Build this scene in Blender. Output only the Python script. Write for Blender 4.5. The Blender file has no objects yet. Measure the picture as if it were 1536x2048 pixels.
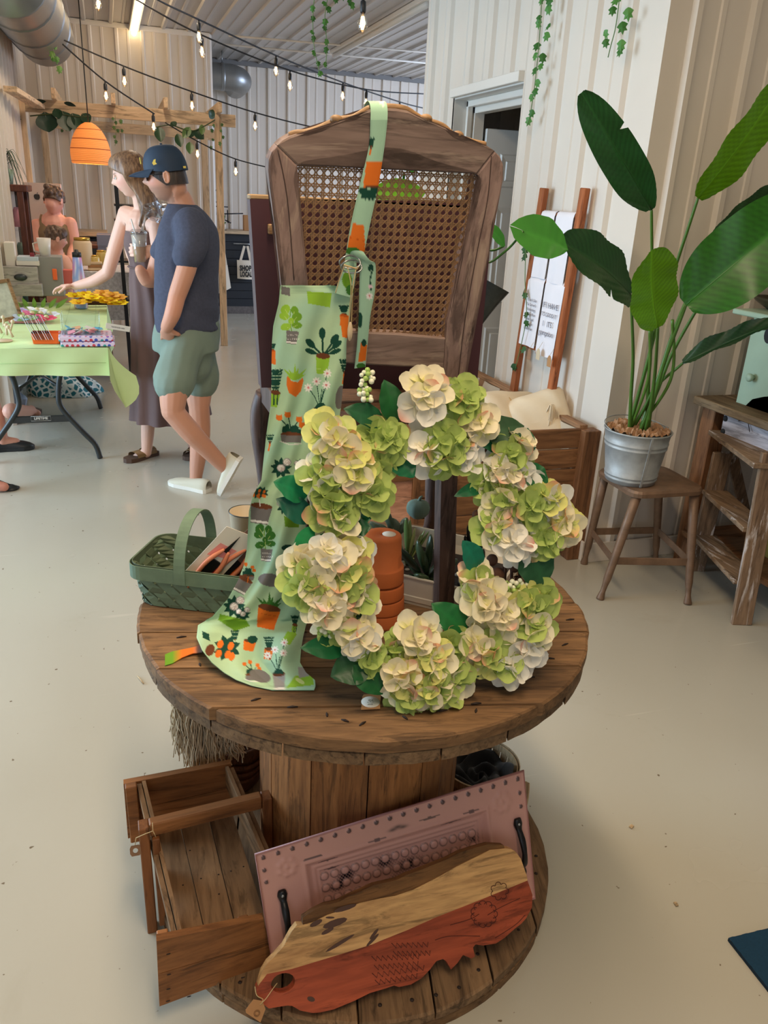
import bpy, bmesh, math, random
import numpy as np
from mathutils import Vector, Matrix, Euler, Quaternion
random.seed(7); rng = np.random.RandomState(7)
PI = math.pi
SC = bpy.context.scene; C = SC.collection

def lin(r, g, b):
    def f(c):
        c /= 255.0
        return c/12.92 if c <= 0.04045 else ((c+0.055)/1.055)**2.4
    return (f(r), f(g), f(b), 1.0)

# ---------------------------------------------------------------- camera
FOC = 1590.6; CAMH = 1.6
WC = np.array([[0.949659, -0.309517, 0.04845], [-0.070878, -0.362906, -0.929126], [0.305163, 0.878919, -0.366575]])
cd = bpy.data.cameras.new('camera'); cam = bpy.data.objects.new('camera', cd); C.objects.link(cam)
cd.sensor_fit = 'HORIZONTAL'; cd.sensor_width = 36.0; cd.lens = FOC/1536*36.0
cd.clip_start = 0.05; cd.clip_end = 200
_R = Matrix(((WC[0][0], -WC[1][0], -WC[2][0]), (WC[0][1], -WC[1][1], -WC[2][1]), (WC[0][2], -WC[1][2], -WC[2][2])))
cam.matrix_world = Matrix.Translation((0, 0, CAMH)) @ _R.to_4x4()
SC.camera = cam

def ray(px, py):
    return np.array([px-768.0, py-1024.0, FOC]) @ WC
def aX(px, py, x):
    d = ray(px, py); return np.array([0, 0, CAMH]) + d*(x/d[0])
def aY(px, py, y):
    d = ray(px, py); return np.array([0, 0, CAMH]) + d*(y/d[1])
def aZ(px, py, z):
    d = ray(px, py); return np.array([0, 0, CAMH]) + d*((z-CAMH)/d[2])
def aP(px, py, o, n):          # pixel ray onto the plane through o with normal n
    d = ray(px, py); o = np.array(o, float); n = np.array(n, float)
    return np.array([0, 0, CAMH]) + d*(((o-np.array([0, 0, CAMH]))@n)/(d@n))

# ---------------------------------------------------------------- world, lights, exposure
w = bpy.data.worlds.new('sky'); SC.world = w; w.use_nodes = True
bg = w.node_tree.nodes['Background']; bg.inputs[0].default_value = (0.62, 0.80, 1.0, 1); bg.inputs[1].default_value = 0.7
SC.view_settings.view_transform = 'Standard'; SC.view_settings.look = 'None'
SC.view_settings.exposure = -0.08; SC.view_settings.gamma = 1.0; SC.view_settings.use_curve_mapping = False

def area(name, loc, target, sx, sy, power, color):
    l = bpy.data.lights.new(name, 'AREA'); l.shape = 'RECTANGLE'; l.size = sx; l.size_y = sy; l.energy = power; l.color = color
    o = bpy.data.objects.new(name, l); C.objects.link(o); o.location = loc
    o.rotation_euler = (Vector(target)-Vector(loc)).to_track_quat('-Z', 'Y').to_euler()
    return o
area('daylight_left_door', (-4.3, 4.3, 1.45), (1.0, 3.9, 0.9), 2.8, 2.5, 330, (0.54, 0.77, 1.0))
area('daylight_front_door', (-1.6, -3.2, 1.9), (0.6, 2.0, 0.7), 3.0, 2.4, 20, (0.95, 0.96, 1.0))
area('daylight_far_windows', (6.4, 9.0, 2.0), (2.0, 10.5, 1.2), 2.5, 2.0, 210, (0.60, 0.74, 1.0))
area('shop_light_1', (0.3, 1.0, 3.1), (0.3, 1.0, 0), 0.3, 3.4, 84, (1.0, 0.78, 0.54))
area('shop_light_2', (2.9, 1.2, 3.1), (2.9, 1.2, 0), 0.25, 2.4, 9, (1.0, 0.78, 0.54))
area('shop_light_3', (-1.8, 4.0, 3.1), (-1.8, 4.0, 0), 0.25, 3.0, 24, (1.0, 0.80, 0.58))
area('shop_light_4', (0.42, 7.8, 3.1), (0.42, 8.2, 0), 0.12, 4.0, 50, (1.0, 0.80, 0.60))

# ---------------------------------------------------------------- mesh helpers
class MB:
    def __init__(s): s.v = []; s.f = []; s.c = []; s.s = []; s.n = 0
    def add(s, vs, fs, smooth=False, col=None):
        vs = np.asarray(vs, float); k = s.n; s.v.append(vs); s.n += len(vs)
        s.f += [tuple(i+k for i in f) for f in fs]; s.s += [smooth]*len(fs)
        if col is None: col = (1, 1, 1)
        col = np.asarray(col, float)
        if col.ndim == 1: col = np.tile(col[:3], (len(vs), 1))
        s.c.append(col[:, :3]); return s
    def merge(s, o, M=None):
        for a, c in zip(o.v, o.c):
            if M is not None: a = a @ np.array(M.to_3x3()).T + np.array(M.translation)
            s.v.append(a); s.c.append(c)
        s.f += [tuple(i+s.n for i in f) for f in o.f]; s.s += o.s; s.n += o.n; return s
    def mesh(s, name, off=(0, 0, 0)):
        me = bpy.data.meshes.new(name); v = np.concatenate(s.v) - np.array(off)
        me.from_pydata(v.tolist(), [], s.f)
        me.polygons.foreach_set('use_smooth', s.s)
        c = np.concatenate(s.c)
        if (c != 1).any():
            a = me.color_attributes.new('Col', 'FLOAT_COLOR', 'POINT')
            a.data.foreach_set('color', np.concatenate([c, np.ones((len(c), 1))], 1).ravel())
        me.update(); return me
OFF = {}
def setp(o, label=None, cat=None, group=None, kind=None):
    if label: o['label'] = label
    if cat: o['category'] = cat
    if group: o['group'] = group
    if kind: o['kind'] = kind
    return o
def thing(name, label, cat, loc=(0, 0, 0), group=None):
    o = bpy.data.objects.new(name, None); C.objects.link(o); o.location = loc; o.empty_display_size = 0.05
    OFF[o.name] = np.array(loc, float); return setp(o, label, cat, group)
def obj(name, mb, m, parent=None, **kw):
    off = OFF.get(parent.name, np.zeros(3)) if parent else np.zeros(3)
    me = mb.mesh(name, off) if isinstance(mb, MB) else mb
    o = bpy.data.objects.new(name, me); C.objects.link(o)
    for mm in (m if isinstance(m, (list, tuple)) else [m]): me.materials.append(mm)
    if parent: o.parent = parent; OFF[o.name] = off
    return setp(o, **kw)
def solo(name, mb, m, label, cat, group=None, loc=None):     # a thing that is one mesh
    v = np.concatenate(mb.v)
    if loc is None: loc = np.array([v[:, 0].mean(), v[:, 1].mean(), v[:, 2].min()])
    me = mb.mesh(name, loc); o = bpy.data.objects.new(name, me); C.objects.link(o); o.location = loc
    me.materials.append(m); OFF[o.name] = np.array(loc); return setp(o, label, cat, group)
def struct(name, mb, m, parent=None):
    o = obj(name, mb, m, parent)
    if not parent: o['kind'] = 'structure'
    return o
def dup(o, loc=None, rz=None, parent=None, label=None, scale=None):
    c = o.copy(); C.objects.link(c)
    if parent is not None: c.parent = parent
    if loc is not None: c.location = loc
    if rz is not None: c.rotation_euler = (0, 0, rz)
    if scale is not None: c.scale = (scale,)*3
    if label: c['label'] = label
    for ch in [q for q in ALLCH(o)]: dup(ch, parent=c)
    return c
def ALLCH(o): return [q for q in bpy.data.objects if q.parent == o]

def nrm(a): a = np.asarray(a, float); return a/(np.linalg.norm(a)+1e-12)
def box(mb, c, s, M=None, b=0.002, col=None):
    hx, hy, hz = np.array(s)/2.0; b = min(b, hx*0.45, hy*0.45, hz*0.45); vs = []; idx = {}
    for sx in (-1, 1):
        for sy in (-1, 1):
            for sz in (-1, 1):
                for a in range(3):
                    p = [sx*hx, sy*hy, sz*hz]
                    for q in range(3):
                        if q != a: p[q] -= (sx, sy, sz)[q]*b
                    idx[(sx, sy, sz, a)] = len(vs); vs.append(p)
    fs = []
    for a in range(3):
        o = [q for q in range(3) if q != a]
        for sg in (-1, 1):
            q = []
            for u, v in ((-1, -1), (1, -1), (1, 1), (-1, 1)):
                k = [0, 0, 0]; k[a] = sg; k[o[0]] = u; k[o[1]] = v; q.append(idx[(*k, a)])
            if (sg > 0) != (a != 1): q.reverse()
            fs.append(q)
        for u in (-1, 1):
            for v in (-1, 1):
                e = []
                for sg in (-1, 1):
                    k = [0, 0, 0]; k[a] = sg; k[o[0]] = u; k[o[1]] = v; e.append(k)
                fs.append([idx[(*e[0], o[0])], idx[(*e[1], o[0])], idx[(*e[1], o[1])], idx[(*e[0], o[1])]])
    for sx in (-1, 1):
        for sy in (-1, 1):
            for sz in (-1, 1): fs.append([idx[(sx, sy, sz, a)] for a in range(3)])
    vs = np.array(vs)
    # outward winding
    out = []
    for f in fs:
        p = vs[f]; n = np.cross(p[1]-p[0], p[2]-p[0])
        out.append(f if n@p.mean(0) > 0 else f[::-1])
    if M is not None: vs = vs @ np.array(M.to_3x3()).T
    return mb.add(vs+np.array(c), out, False, col)
def bar(mb, p, q, wdt, hgt, up=(0, 0, 1), b=0.002, col=None):       # box from p to q
    p = np.array(p, float); q = np.array(q, float); z = nrm(q-p); x = nrm(np.cross(up, z)); y = np.cross(z, x)
    M = Matrix(np.stack([x, y, z], 1).tolist())
    return box(mb, (p+q)/2, (wdt, hgt, np.linalg.norm(q-p)), M, b, col)
def tube(mb, pts, r, n=8, flat=1.0, up=None, caps=True, col=None, closed=False):
    P = np.array(pts, float); m = len(P); r = np.broadcast_to(np.asarray(r, float), (m,))
    T = np.zeros_like(P)
    for i in range(m):
        a = P[(i+1) % m] if (closed or i < m-1) else P[i]; b_ = P[i-1] if (closed or i > 0) else P[i]
        T[i] = nrm(a-b_)
    u = np.array(up, float) if up is not None else np.array([0, 0, 1.0] if abs(T[0][2]) < .9 else [1.0, 0, 0])
    rings = []; X = nrm(np.cross(u, T[0]))
    for i in range(m):
        if up is not None and abs(nrm(up)@T[i]) < .98: X = nrm(np.cross(u, T[i]))
        else: X = nrm(X-(X@T[i])*T[i])
        Y = np.cross(T[i], X); a = np.arange(n)*2*PI/n
        rings.append(P[i]+r[i]*(np.cos(a)[:, None]*X+flat*np.sin(a)[:, None]*Y))
    vs = np.concatenate(rings); fs = []
    for i in range(m if closed else m-1):
        j = (i+1) % m
        for k in range(n): l = (k+1) % n; fs.append((i*n+k, i*n+l, j*n+l, j*n+k))
    if caps and not closed: fs.append(tuple(range(n))[::-1]); fs.append(tuple((m-1)*n+k for k in range(n)))
    return mb.add(vs, fs, True, col)
def rsweep(mb, pts, w_, h_, up, col=None):     # rectangular section swept along a path
    P = np.array(pts, float); m = len(P); w_ = np.broadcast_to(np.asarray(w_, float), (m,)); h_ = np.broadcast_to(np.asarray(h_, float), (m,)); vs = []
    for i in range(m):
        T = nrm(P[min(i+1, m-1)]-P[max(i-1, 0)]); X = nrm(np.cross(up, T)); Y = np.cross(T, X)
        for a, b_ in ((-1, -1), (1, -1), (1, 1), (-1, 1)): vs.append(P[i]+X*a*w_[i]/2+Y*b_*h_[i]/2)
    fs = [(i*4+k, i*4+(k+1) % 4, i*4+4+(k+1) % 4, i*4+4+k) for i in range(m-1) for k in range(4)]+[(3, 2, 1, 0), tuple(4*(m-1)+k for k in range(4))]
    return mb.add(vs, fs, False, col)
def lathe(mb, prof, n=24, c=(0, 0, 0), M=None, sx=1, sy=1, col=None, smooth=True):
    a = np.arange(n)*2*PI/n; vs = []
    for r, z in prof: vs.append(np.stack([r*np.cos(a)*sx, r*np.sin(a)*sy, 0*a+z], 1))
    vs = np.concatenate(vs); fs = []
    for i in range(len(prof)-1):
        for k in range(n): l = (k+1) % n; fs.append((i*n+k, i*n+l, (i+1)*n+l, (i+1)*n+k))
    if prof[0][0] > 1e-6: fs.append(tuple(range(n))[::-1])
    if prof[-1][0] > 1e-6: fs.append(tuple((len(prof)-1)*n+k for k in range(n)))
    if M is not None: vs = vs @ np.array(M.to_3x3()).T
    return mb.add(vs+np.array(c), fs, smooth, col)
def prism(mb, out, th, o=(0, 0, 0), ex=(1, 0, 0), ey=(0, 0, 1), ez=(0, -1, 0), col=None, smooth=False):   # 2D outline in (ex,ey) from o, thickness along ez, tri-fan safe via bmesh
    bm = bmesh.new(); V = [bm.verts.new((p[0], p[1], 0)) for p in out]
    f = bm.faces.new(V); bmesh.ops.triangulate(bm, faces=[f], ngon_method='EAR_CLIP')
    tri = [[v.index for v in q.verts] for q in bm.faces]; bm.verts.index_update(); tri = [[v.index for v in q.verts] for q in bm.faces]; bm.free()
    o = np.array(o, float); ex = np.array(ex, float); ey = np.array(ey, float); ez = np.array(ez, float)
    A = np.array([o+p[0]*ex+p[1]*ey for p in out]); B = A+ez*th; n = len(out)
    fs = [tuple(i+n for i in t) for t in tri]+[tuple(t[::-1]) for t in tri]
    fs += [(i, (i+1) % n, (i+1) % n+n, i+n) for i in range(n)]
    return mb.add(np.concatenate([A, B]), fs, smooth, col)
def prism_hole(mb, out, hole, th, o, ex, ey, ez, col=None):
    from mathutils.geometry import tessellate_polygon
    tri = [list(t) for t in tessellate_polygon([[Vector((p[0], p[1], 0)) for p in L] for L in (out, hole)])]; P = list(out)+list(hole); n = len(P); no = len(out)
    o, ex, ey, ez = [np.array(q, float) for q in (o, ex, ey, ez)]; A = np.array([o+p[0]*ex+p[1]*ey for p in P]); B = A+ez*th
    fs = [tuple(t) for t in tri]+[tuple(i+n for i in t[::-1]) for t in tri]
    fs += [(i, (i+1) % no, (i+1) % no+n, i+n) for i in range(no)]+[(no+i, no+(i+1) % (n-no), no+(i+1) % (n-no)+n, no+i+n) for i in range(n-no)]
    return mb.add(np.concatenate([A, B]), fs, False, col)
def grid(mb, G, smooth=True, col=None, closed_u=False, flip=False):
    G = np.asarray(G, float); m, n = G.shape[:2]; fs = []
    for i in range(m if closed_u else m-1):
        j = (i+1) % m
        for k in range(n-1):
            q = (i*n+k, i*n+k+1, j*n+k+1, j*n+k); fs.append(q[::-1] if flip else q)
    if col is not None and np.ndim(col) == 3: col = np.asarray(col).reshape(-1, 3)
    return mb.add(G.reshape(-1, 3), fs, smooth, col)
def sphere(mb, c, r, n=10, m=6, sc=(1, 1, 1), col=None, M=None):
    prof = [(max(math.sin(PI*i/m), 0)*1.0, -math.cos(PI*i/m)) for i in range(m+1)]
    prof[0] = (1e-7, -1); prof[-1] = (1e-7, 1)
    t = MB(); lathe(t, prof, n); v = t.v[0]*np.array(sc)*r
    if M is not None: v = v @ np.array(M.to_3x3()).T
    return mb.add(v+np.array(c), t.f, True, col)
def smooth_pts(pts, k=6, closed=False):       # Catmull-Rom
    P = [np.array(p, float) for p in pts]; n = len(P); out = []
    for i in range(n if closed else n-1):
        if closed: a, b, c, d = P[i-1], P[i], P[(i+1) % n], P[(i+2) % n]
        else: a, b, c, d = P[max(i-1, 0)], P[i], P[i+1], P[min(i+2, n-1)]
        for j in range(k):
            t = j/k; out.append(0.5*((2*b)+(-a+c)*t+(2*a-5*b+4*c-d)*t*t+(-a+3*b-3*c+d)*t**3))
    if not closed: out.append(P[-1])
    return np.array(out)
def text_mesh(body, size, ex=0.0006, align='CENTER', bold=0.0):
    cu = bpy.data.curves.new('t', 'FONT'); cu.body = body; cu.size = size; cu.extrude = ex; cu.align_x = align; cu.align_y = 'CENTER'; cu.offset = bold; cu.resolution_u = 2
    o = bpy.data.objects.new('t', cu); C.objects.link(o); dg = bpy.context.evaluated_depsgraph_get()
    me = bpy.data.meshes.new_from_object(o.evaluated_get(dg)); bpy.data.objects.remove(o)
    mb = MB(); v = np.zeros(len(me.vertices)*3); me.vertices.foreach_get('co', v)
    mb.add(v.reshape(-1, 3), [tuple(p.vertices) for p in me.polygons]); return mb
def frame(x, y, z, o=(0, 0, 0)):
    M = Matrix(np.stack([nrm(x), nrm(y), nrm(z)], 1).tolist()).to_4x4(); M.translation = Vector(o); return M
def remesh(parts, vox, name, smooth_it=2):      # many closed shells -> one continuous skin
    mb = MB()
    for p in parts: mb.merge(p)
    me = mb.mesh('tmp'); o = bpy.data.objects.new('tmp', me); C.objects.link(o)
    m = o.modifiers.new('r', 'REMESH'); m.mode = 'VOXEL'; m.voxel_size = vox; m.use_smooth_shade = True
    if smooth_it: s = o.modifiers.new('s', 'SMOOTH'); s.iterations = smooth_it; s.factor = 0.5
    dg = bpy.context.evaluated_depsgraph_get(); r = bpy.data.meshes.new_from_object(o.evaluated_get(dg))
    bpy.data.objects.remove(o); r.name = name
    v = np.zeros(len(r.vertices)*3); r.vertices.foreach_get('co', v); out = MB()
    out.add(v.reshape(-1, 3), [tuple(p.vertices) for p in r.polygons], True); return out

# ---------------------------------------------------------------- materials
def _nt(name):
    m = bpy.data.materials.new(name); m.use_nodes = True; nt = m.node_tree; return m, nt, nt.nodes['Principled BSDF']
def N(nt, t, **kw):
    n = nt.nodes.new(t)
    for k, v in kw.items(): setattr(n, k, v)
    return n
def ramp(nt, fac, stops):
    r = N(nt, 'ShaderNodeValToRGB'); e = r.color_ramp.elements
    while len(e) < len(stops): e.new(0.5)
    for i, (p, c) in enumerate(stops): e[i].position = p; e[i].color = c
    nt.links.new(fac, r.inputs[0]); return r.outputs[0]
def mixc(nt, fac, a, b, mode='MIX'):
    m = N(nt, 'ShaderNodeMix', data_type='RGBA', blend_type=mode)
    for s, v in ((0, fac), (6, a), (7, b)):
        if hasattr(v, 'is_linked') or hasattr(v, 'links'): nt.links.new(v, m.inputs[s])
        else: m.inputs[s].default_value = v
    return m.outputs[2]
def noise(nt, scale, vec=None, detail=4, rough=.6, dist=0):
    n = N(nt, 'ShaderNodeTexNoise'); n.inputs['Scale'].default_value = scale; n.inputs['Detail'].default_value = detail
    n.inputs['Roughness'].default_value = rough; n.inputs['Distortion'].default_value = dist
    if vec is not None: nt.links.new(vec, n.inputs['Vector'])
    return n.outputs['Fac']
def objvec(nt, scale=(1, 1, 1), rot=(0, 0, 0)):
    t = N(nt, 'ShaderNodeTexCoord'); mp = N(nt, 'ShaderNodeMapping'); nt.links.new(t.outputs['Object'], mp.inputs[0])
    mp.inputs['Scale'].default_value = scale; mp.inputs['Rotation'].default_value = rot; return mp.outputs[0]
def bump(nt, b, h, strength=.3, dist=.002):
    n = N(nt, 'ShaderNodeBump'); n.inputs['Strength'].default_value = strength; n.inputs['Distance'].default_value = dist
    nt.links.new(h, n.inputs['Height']); nt.links.new(n.outputs[0], b.inputs['Normal'])
def mat(name, rgb, rough=.5, metal=0, var=0.0, vs=8, bmp=0, bs=60, spec=.5, emit=None, es=0, sss=0, trans=0, coat=0, sheen=0):
    m, nt, b = _nt(name); c = lin(*rgb)
    if var > 0:
        f = noise(nt, vs, objvec(nt)); lo = tuple(x*(1-var) for x in c[:3])+(1,); hi = tuple(min(x*(1+var*.6), 1) for x in c[:3])+(1,)
        nt.links.new(ramp(nt, f, [(.3, lo), (.7, hi)]), b.inputs['Base Color'])
    else: b.inputs['Base Color'].default_value = c
    b.inputs['Roughness'].default_value = rough; b.inputs['Metallic'].default_value = metal; b.inputs['Specular IOR Level'].default_value = spec
    if bmp: bump(nt, b, noise(nt, bs, objvec(nt)), bmp)
    if emit: b.inputs['Emission Color'].default_value = lin(*emit); b.inputs['Emission Strength'].default_value = es
    if sss: b.inputs['Subsurface Weight'].default_value = sss; b.inputs['Subsurface Radius'].default_value = (.02, .008, .005); b.inputs['Subsurface Scale'].default_value = .3
    if trans: b.inputs['Transmission Weight'].default_value = trans
    if coat: b.inputs['Coat Weight'].default_value = coat
    if sheen: b.inputs['Sheen Weight'].default_value = sheen
    return m
def vmat(name, rough=.6, bmp=0, bs=300, thin=0, var=0, vs=30, spec=.4, coat=0):      # colour of each piece from its colour attribute; thin > 0 lets light through (petals, leaves)
    m, nt, b = _nt(name); a = N(nt, 'ShaderNodeAttribute', attribute_name='Col'); c = a.outputs['Color']
    if var:
        f = noise(nt, vs, objvec(nt)); c = mixc(nt, 1.0, c, ramp(nt, f, [(.3, (1-var,)*3+(1,)), (.7, (1, 1, 1, 1))]), 'MULTIPLY')
    nt.links.new(c, b.inputs['Base Color']); b.inputs['Roughness'].default_value = rough; b.inputs['Specular IOR Level'].default_value = spec
    if coat: b.inputs['Coat Weight'].default_value = coat
    if bmp: bump(nt, b, noise(nt, bs, objvec(nt)), bmp, .001)
    if thin:
        t = N(nt, 'ShaderNodeBsdfTranslucent'); nt.links.new(c, t.inputs[0]); x = N(nt, 'ShaderNodeMixShader'); x.inputs[0].default_value = thin
        nt.links.new(b.outputs[0], x.inputs[1]); nt.links.new(t.outputs[0], x.inputs[2]); nt.links.new(x.outputs[0], nt.nodes['Material Output'].inputs[0])
    return m
def wood(name, dark, light, grain='X', sc=14.0, rough=.65, str_=10.0, knots=True, var=.25, bmp=.35, scratch=None):
    m, nt, b = _nt(name); s = [sc, sc, sc]; s['XYZ'.index(grain)] = sc/str_
    oi = N(nt, 'ShaderNodeObjectInfo'); t = N(nt, 'ShaderNodeTexCoord')
    add = N(nt, 'ShaderNodeVectorMath', operation='ADD'); sc3 = N(nt, 'ShaderNodeVectorMath', operation='SCALE')
    cmb = N(nt, 'ShaderNodeCombineXYZ')
    for i in range(3): nt.links.new(oi.outputs['Random'], cmb.inputs[i])
    nt.links.new(cmb.outputs[0], sc3.inputs[0]); sc3.inputs['Scale'].default_value = 17.0
    nt.links.new(t.outputs['Object'], add.inputs[0]); nt.links.new(sc3.outputs[0], add.inputs[1])
    mp = N(nt, 'ShaderNodeMapping'); nt.links.new(add.outputs[0], mp.inputs[0]); mp.inputs['Scale'].default_value = s
    f = noise(nt, 1.0, mp.outputs[0], 6, .62, 1.2)
    fine = noise(nt, 6.0, mp.outputs[0], 3, .6, .3)
    dk, lt = lin(*dark), lin(*light); mid = tuple((a*.45+c*.55) for a, c in zip(dk, lt))
    c = ramp(nt, f, [(.30, dk), (.5, mid), (.68, lt)])
    c = mixc(nt, .45, c, ramp(nt, fine, [(.35, tuple(x*.6 for x in mid[:3])+(1,)), (.62, lt)]), 'MIX')
    big = noise(nt, .22, mp.outputs[0], 3, .5)
    c = mixc(nt, 1.0, c, ramp(nt, big, [(.3, (1-var,)*3+(1,)), (.7, (1+var*.4,)*3+(1,))]), 'MULTIPLY')
    c = mixc(nt, 1.0, c, ramp(nt, noise(nt, 2.4, mp.outputs[0], 5, .7, 1.6), [(.36, (.50,)*3+(1,)), (.47, (1, 1, 1, 1))]), 'MULTIPLY')
    if scratch:
        sn = noise(nt, 2.2, mp.outputs[0], 5, .7, .6); c = mixc(nt, ramp(nt, sn, [(.56, (0, 0, 0, 1)), (.66, (1, 1, 1, 1))]), c, lin(*scratch))
    vr = ramp(nt, oi.outputs['Random'], [(0, (.86,)*3+(1,)), (1, (1.08,)*3+(1,))]); c = mixc(nt, 1.0, c, vr, 'MULTIPLY')
    nt.links.new(c, b.inputs['Base Color']); b.inputs['Roughness'].default_value = rough; b.inputs['Specular IOR Level'].default_value = .3
    if bmp: bump(nt, b, fine, bmp, .0015)
    return m
def glass(name, rough=0.0, tint=(1, 1, 1, 1)):
    m, nt, b = _nt(name); nt.nodes.remove(b); g = N(nt, 'ShaderNodeBsdfGlossy'); g.inputs['Roughness'].default_value = rough
    t = N(nt, 'ShaderNodeBsdfTransparent'); t.inputs[0].default_value = tint; lw = N(nt, 'ShaderNodeLayerWeight'); lw.inputs[0].default_value = .25; fr = N(nt, 'ShaderNodeMath', operation='MULTIPLY_ADD'); nt.links.new(lw.outputs['Facing'], fr.inputs[0]); fr.inputs[1].default_value = .45; fr.inputs[2].default_value = .04
    x = N(nt, 'ShaderNodeMixShader'); nt.links.new(fr.outputs[0], x.inputs[0]); nt.links.new(t.outputs[0], x.inputs[1]); nt.links.new(g.outputs[0], x.inputs[2])
    nt.links.new(x.outputs[0], nt.nodes['Material Output'].inputs[0]); return m

M_white = mat('painted steel siding', (218, 207, 193), .38, var=.04, vs=1.5, bmp=.04, bs=3)
M_trim = mat('white trim', (226, 219, 208), .35)
M_ceil = mat('ceiling steel', (186, 180, 174), .42, var=.05, vs=1.0)
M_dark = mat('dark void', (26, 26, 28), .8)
M_galv = mat('galvanised steel', (168, 172, 172), .32, .85, var=.22, vs=30, bmp=.05, bs=40)
M_black = mat('black plastic', (30, 32, 34), .45)
M_blackmetal = mat('black iron', (38, 38, 40), .35, .6)
M_vc = vmat('coloured pieces', .6)
M_vcgloss = vmat('coloured glossy pieces', .25)
M_cloth = vmat('printed cloth', .85, .15, 900, var=.06, spec=.15)
M_petal = vmat('silk petals', .75, .1, 500, thin=.28, spec=.2)
M_leaf = vmat('silk leaves', .42, .25, 160, thin=.12, var=.18, vs=60, spec=.45)
M_plant = vmat('plant leaves', .30, .12, 120, thin=.25, var=.12, vs=14, spec=.5)
# ---------------------------------------------------------------- setting
def floor_mat():
    m, nt, b = _nt('epoxy floor'); v = objvec(nt)
    f = noise(nt, .55, v, 3, .5); c = ramp(nt, f, [(.3, lin(176, 170, 154)), (.7, lin(190, 186, 172))])
    sp = noise(nt, 38, v, 2, .5); c = mixc(nt, ramp(nt, sp, [(.735, (0, 0, 0, 1)), (.76, (1, 1, 1, 1))]), c, lin(112, 98, 78))
    st = noise(nt, 2.3, v, 5, .7, .8); c = mixc(nt, ramp(nt, st, [(.60, (0, 0, 0, 1)), (.9, (.30, .30, .30, 1))]), c, lin(150, 138, 112))
    mp = objvec(nt, (1.0, 14, 1), (0, 0, .75)); sc = noise(nt, 1.6, mp, 2, .4, .15)
    c = mixc(nt, ramp(nt, sc, [(.745, (0, 0, 0, 1)), (.78, (.28, .28, .28, 1))]), c, lin(214, 208, 192))
    nt.links.new(c, b.inputs['Base Color']); r = ramp(nt, noise(nt, 1.3, v, 4), [(.3, (.17,)*3+(1,)), (.7, (.30,)*3+(1,))])
    nt.links.new(r, b.inputs['Roughness']); b.inputs['Specular IOR Level'].default_value = .55; bump(nt, b, noise(nt, 2.0, v, 3), .05, .01)
    return m
mb = MB(); G = np.zeros((12, 17, 3))
for i, x in enumerate(np.linspace(-4.6, 7.4, 12)):
    for j, y in enumerate(np.linspace(-4, 12.2, 17)): G[i, j] = (x, y, 0)
grid(mb, G, False, flip=True); struct('floor', mb, floor_mat())

def ribs(mb, a, b, z0, z1, nout, per=.27, depth=.022, ph=0.0):
    """Steel siding with raised ribs from a=(x,y) to b=(x,y); nout = outward normal; z0,z1 extent."""
    a = np.array(a, float); b = np.array(b, float); L = np.linalg.norm(b-a); t = (b-a)/L; n = np.array(nout, float); pr = [(0, 0)]
    s = ph
    while s < L-.05:
        for ds, dd in ((.0, 0), (.012, 1), (.036, 1), (.048, 0), (.13, 0), (.136, .28), (.158, .28), (.164, 0)):
            if 0 < s+ds < L: pr.append((s+ds, dd*depth))
        s += per
    pr.append((L, 0)); P = np.array([a+t*s_+n*d_ for s_, d_ in pr]); k = len(P)
    vs = np.concatenate([np.c_[P, np.full(k, z0)], np.c_[P, np.full(k, z1)]])
    flip = (t[0]*n[1]-t[1]*n[0]) > 0
    fs = [(i, i+1, k+i+1, k+i) for i in range(k-1)]
    if flip: fs = [f[::-1] for f in fs]
    return mb.add(vs, fs)
H = 3.2
# right partition: a small room that stands out from the back of the shop; its door is open
mb = MB(); DY0, DY1, DZ = 4.2, 5.12, 2.2
ribs(mb, (2.1, 3.03), (2.1, DY0), 0, H, (-1, 0), ph=.21); ribs(mb, (2.1, DY1), (2.1, 5.68), 0, H, (-1, 0), ph=.1)
ribs(mb, (2.1, DY0), (2.1, DY1), DZ, H, (-1, 0), ph=.12)
struct('wall_right', mb, M_white)
mb = MB(); ribs(mb, (2.1, 3.03), (7.2, 3.03), 0, H, (0, -1), ph=.10); struct('wall_right_front', mb, M_white)
mb = MB(); ribs(mb, (2.1, 5.68), (7.2, 5.68), 0, H, (0, 1)); struct('wall_right_rear', mb, M_white)
mb = MB(); ribs(mb, (1.3, 12.0), (7.4, 12.0), 0, H, (0, -1), ph=.07); struct('wall_back', mb, M_white)
mb = MB(); ribs(mb, (-.72, 10.2), (1.22, 10.2), 0, H, (0, -1), ph=.12); struct('wall_back_near', mb, M_white)
mb = MB(); ribs(mb, (1.22, 10.2), (1.22, 12.0), 0, H, (1, 0)); struct('wall_back_return', mb, M_white)
mb = MB(); ribs(mb, (-.72, 5.9), (-.72, 10.2), 0, H, (1, 0)); struct('wall_left', mb, M_white)
mb = MB(); ribs(mb, (-4.6, 5.9), (-.72, 5.9), 0, H, (0, -1)); struct('wall_left_front', mb, M_white)
mb = MB(); ribs(mb, (-4.6, -4), (-4.6, 2.6), 0, H, (1, 0)); ribs(mb, (-4.6, 2.6), (-4.6, 5.9), 2.75, H, (1, 0)); struct('wall_left_far', mb, M_white)
mb = MB(); ribs(mb, (7.4, -4), (7.4, 12.0), 0, H, (-1, 0)); struct('wall_right_far', mb, M_white)
mb = MB(); ribs(mb, (-4.6, -4), (-3.2, -4), 0, H, (0, 1)); ribs(mb, (-3.2, -4), (0.2, -4), 2.9, H, (0, 1)); ribs(mb, (.2, -4), (7.4, -4), 0, H, (0, 1)); struct('wall_behind', mb, M_white)
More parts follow.
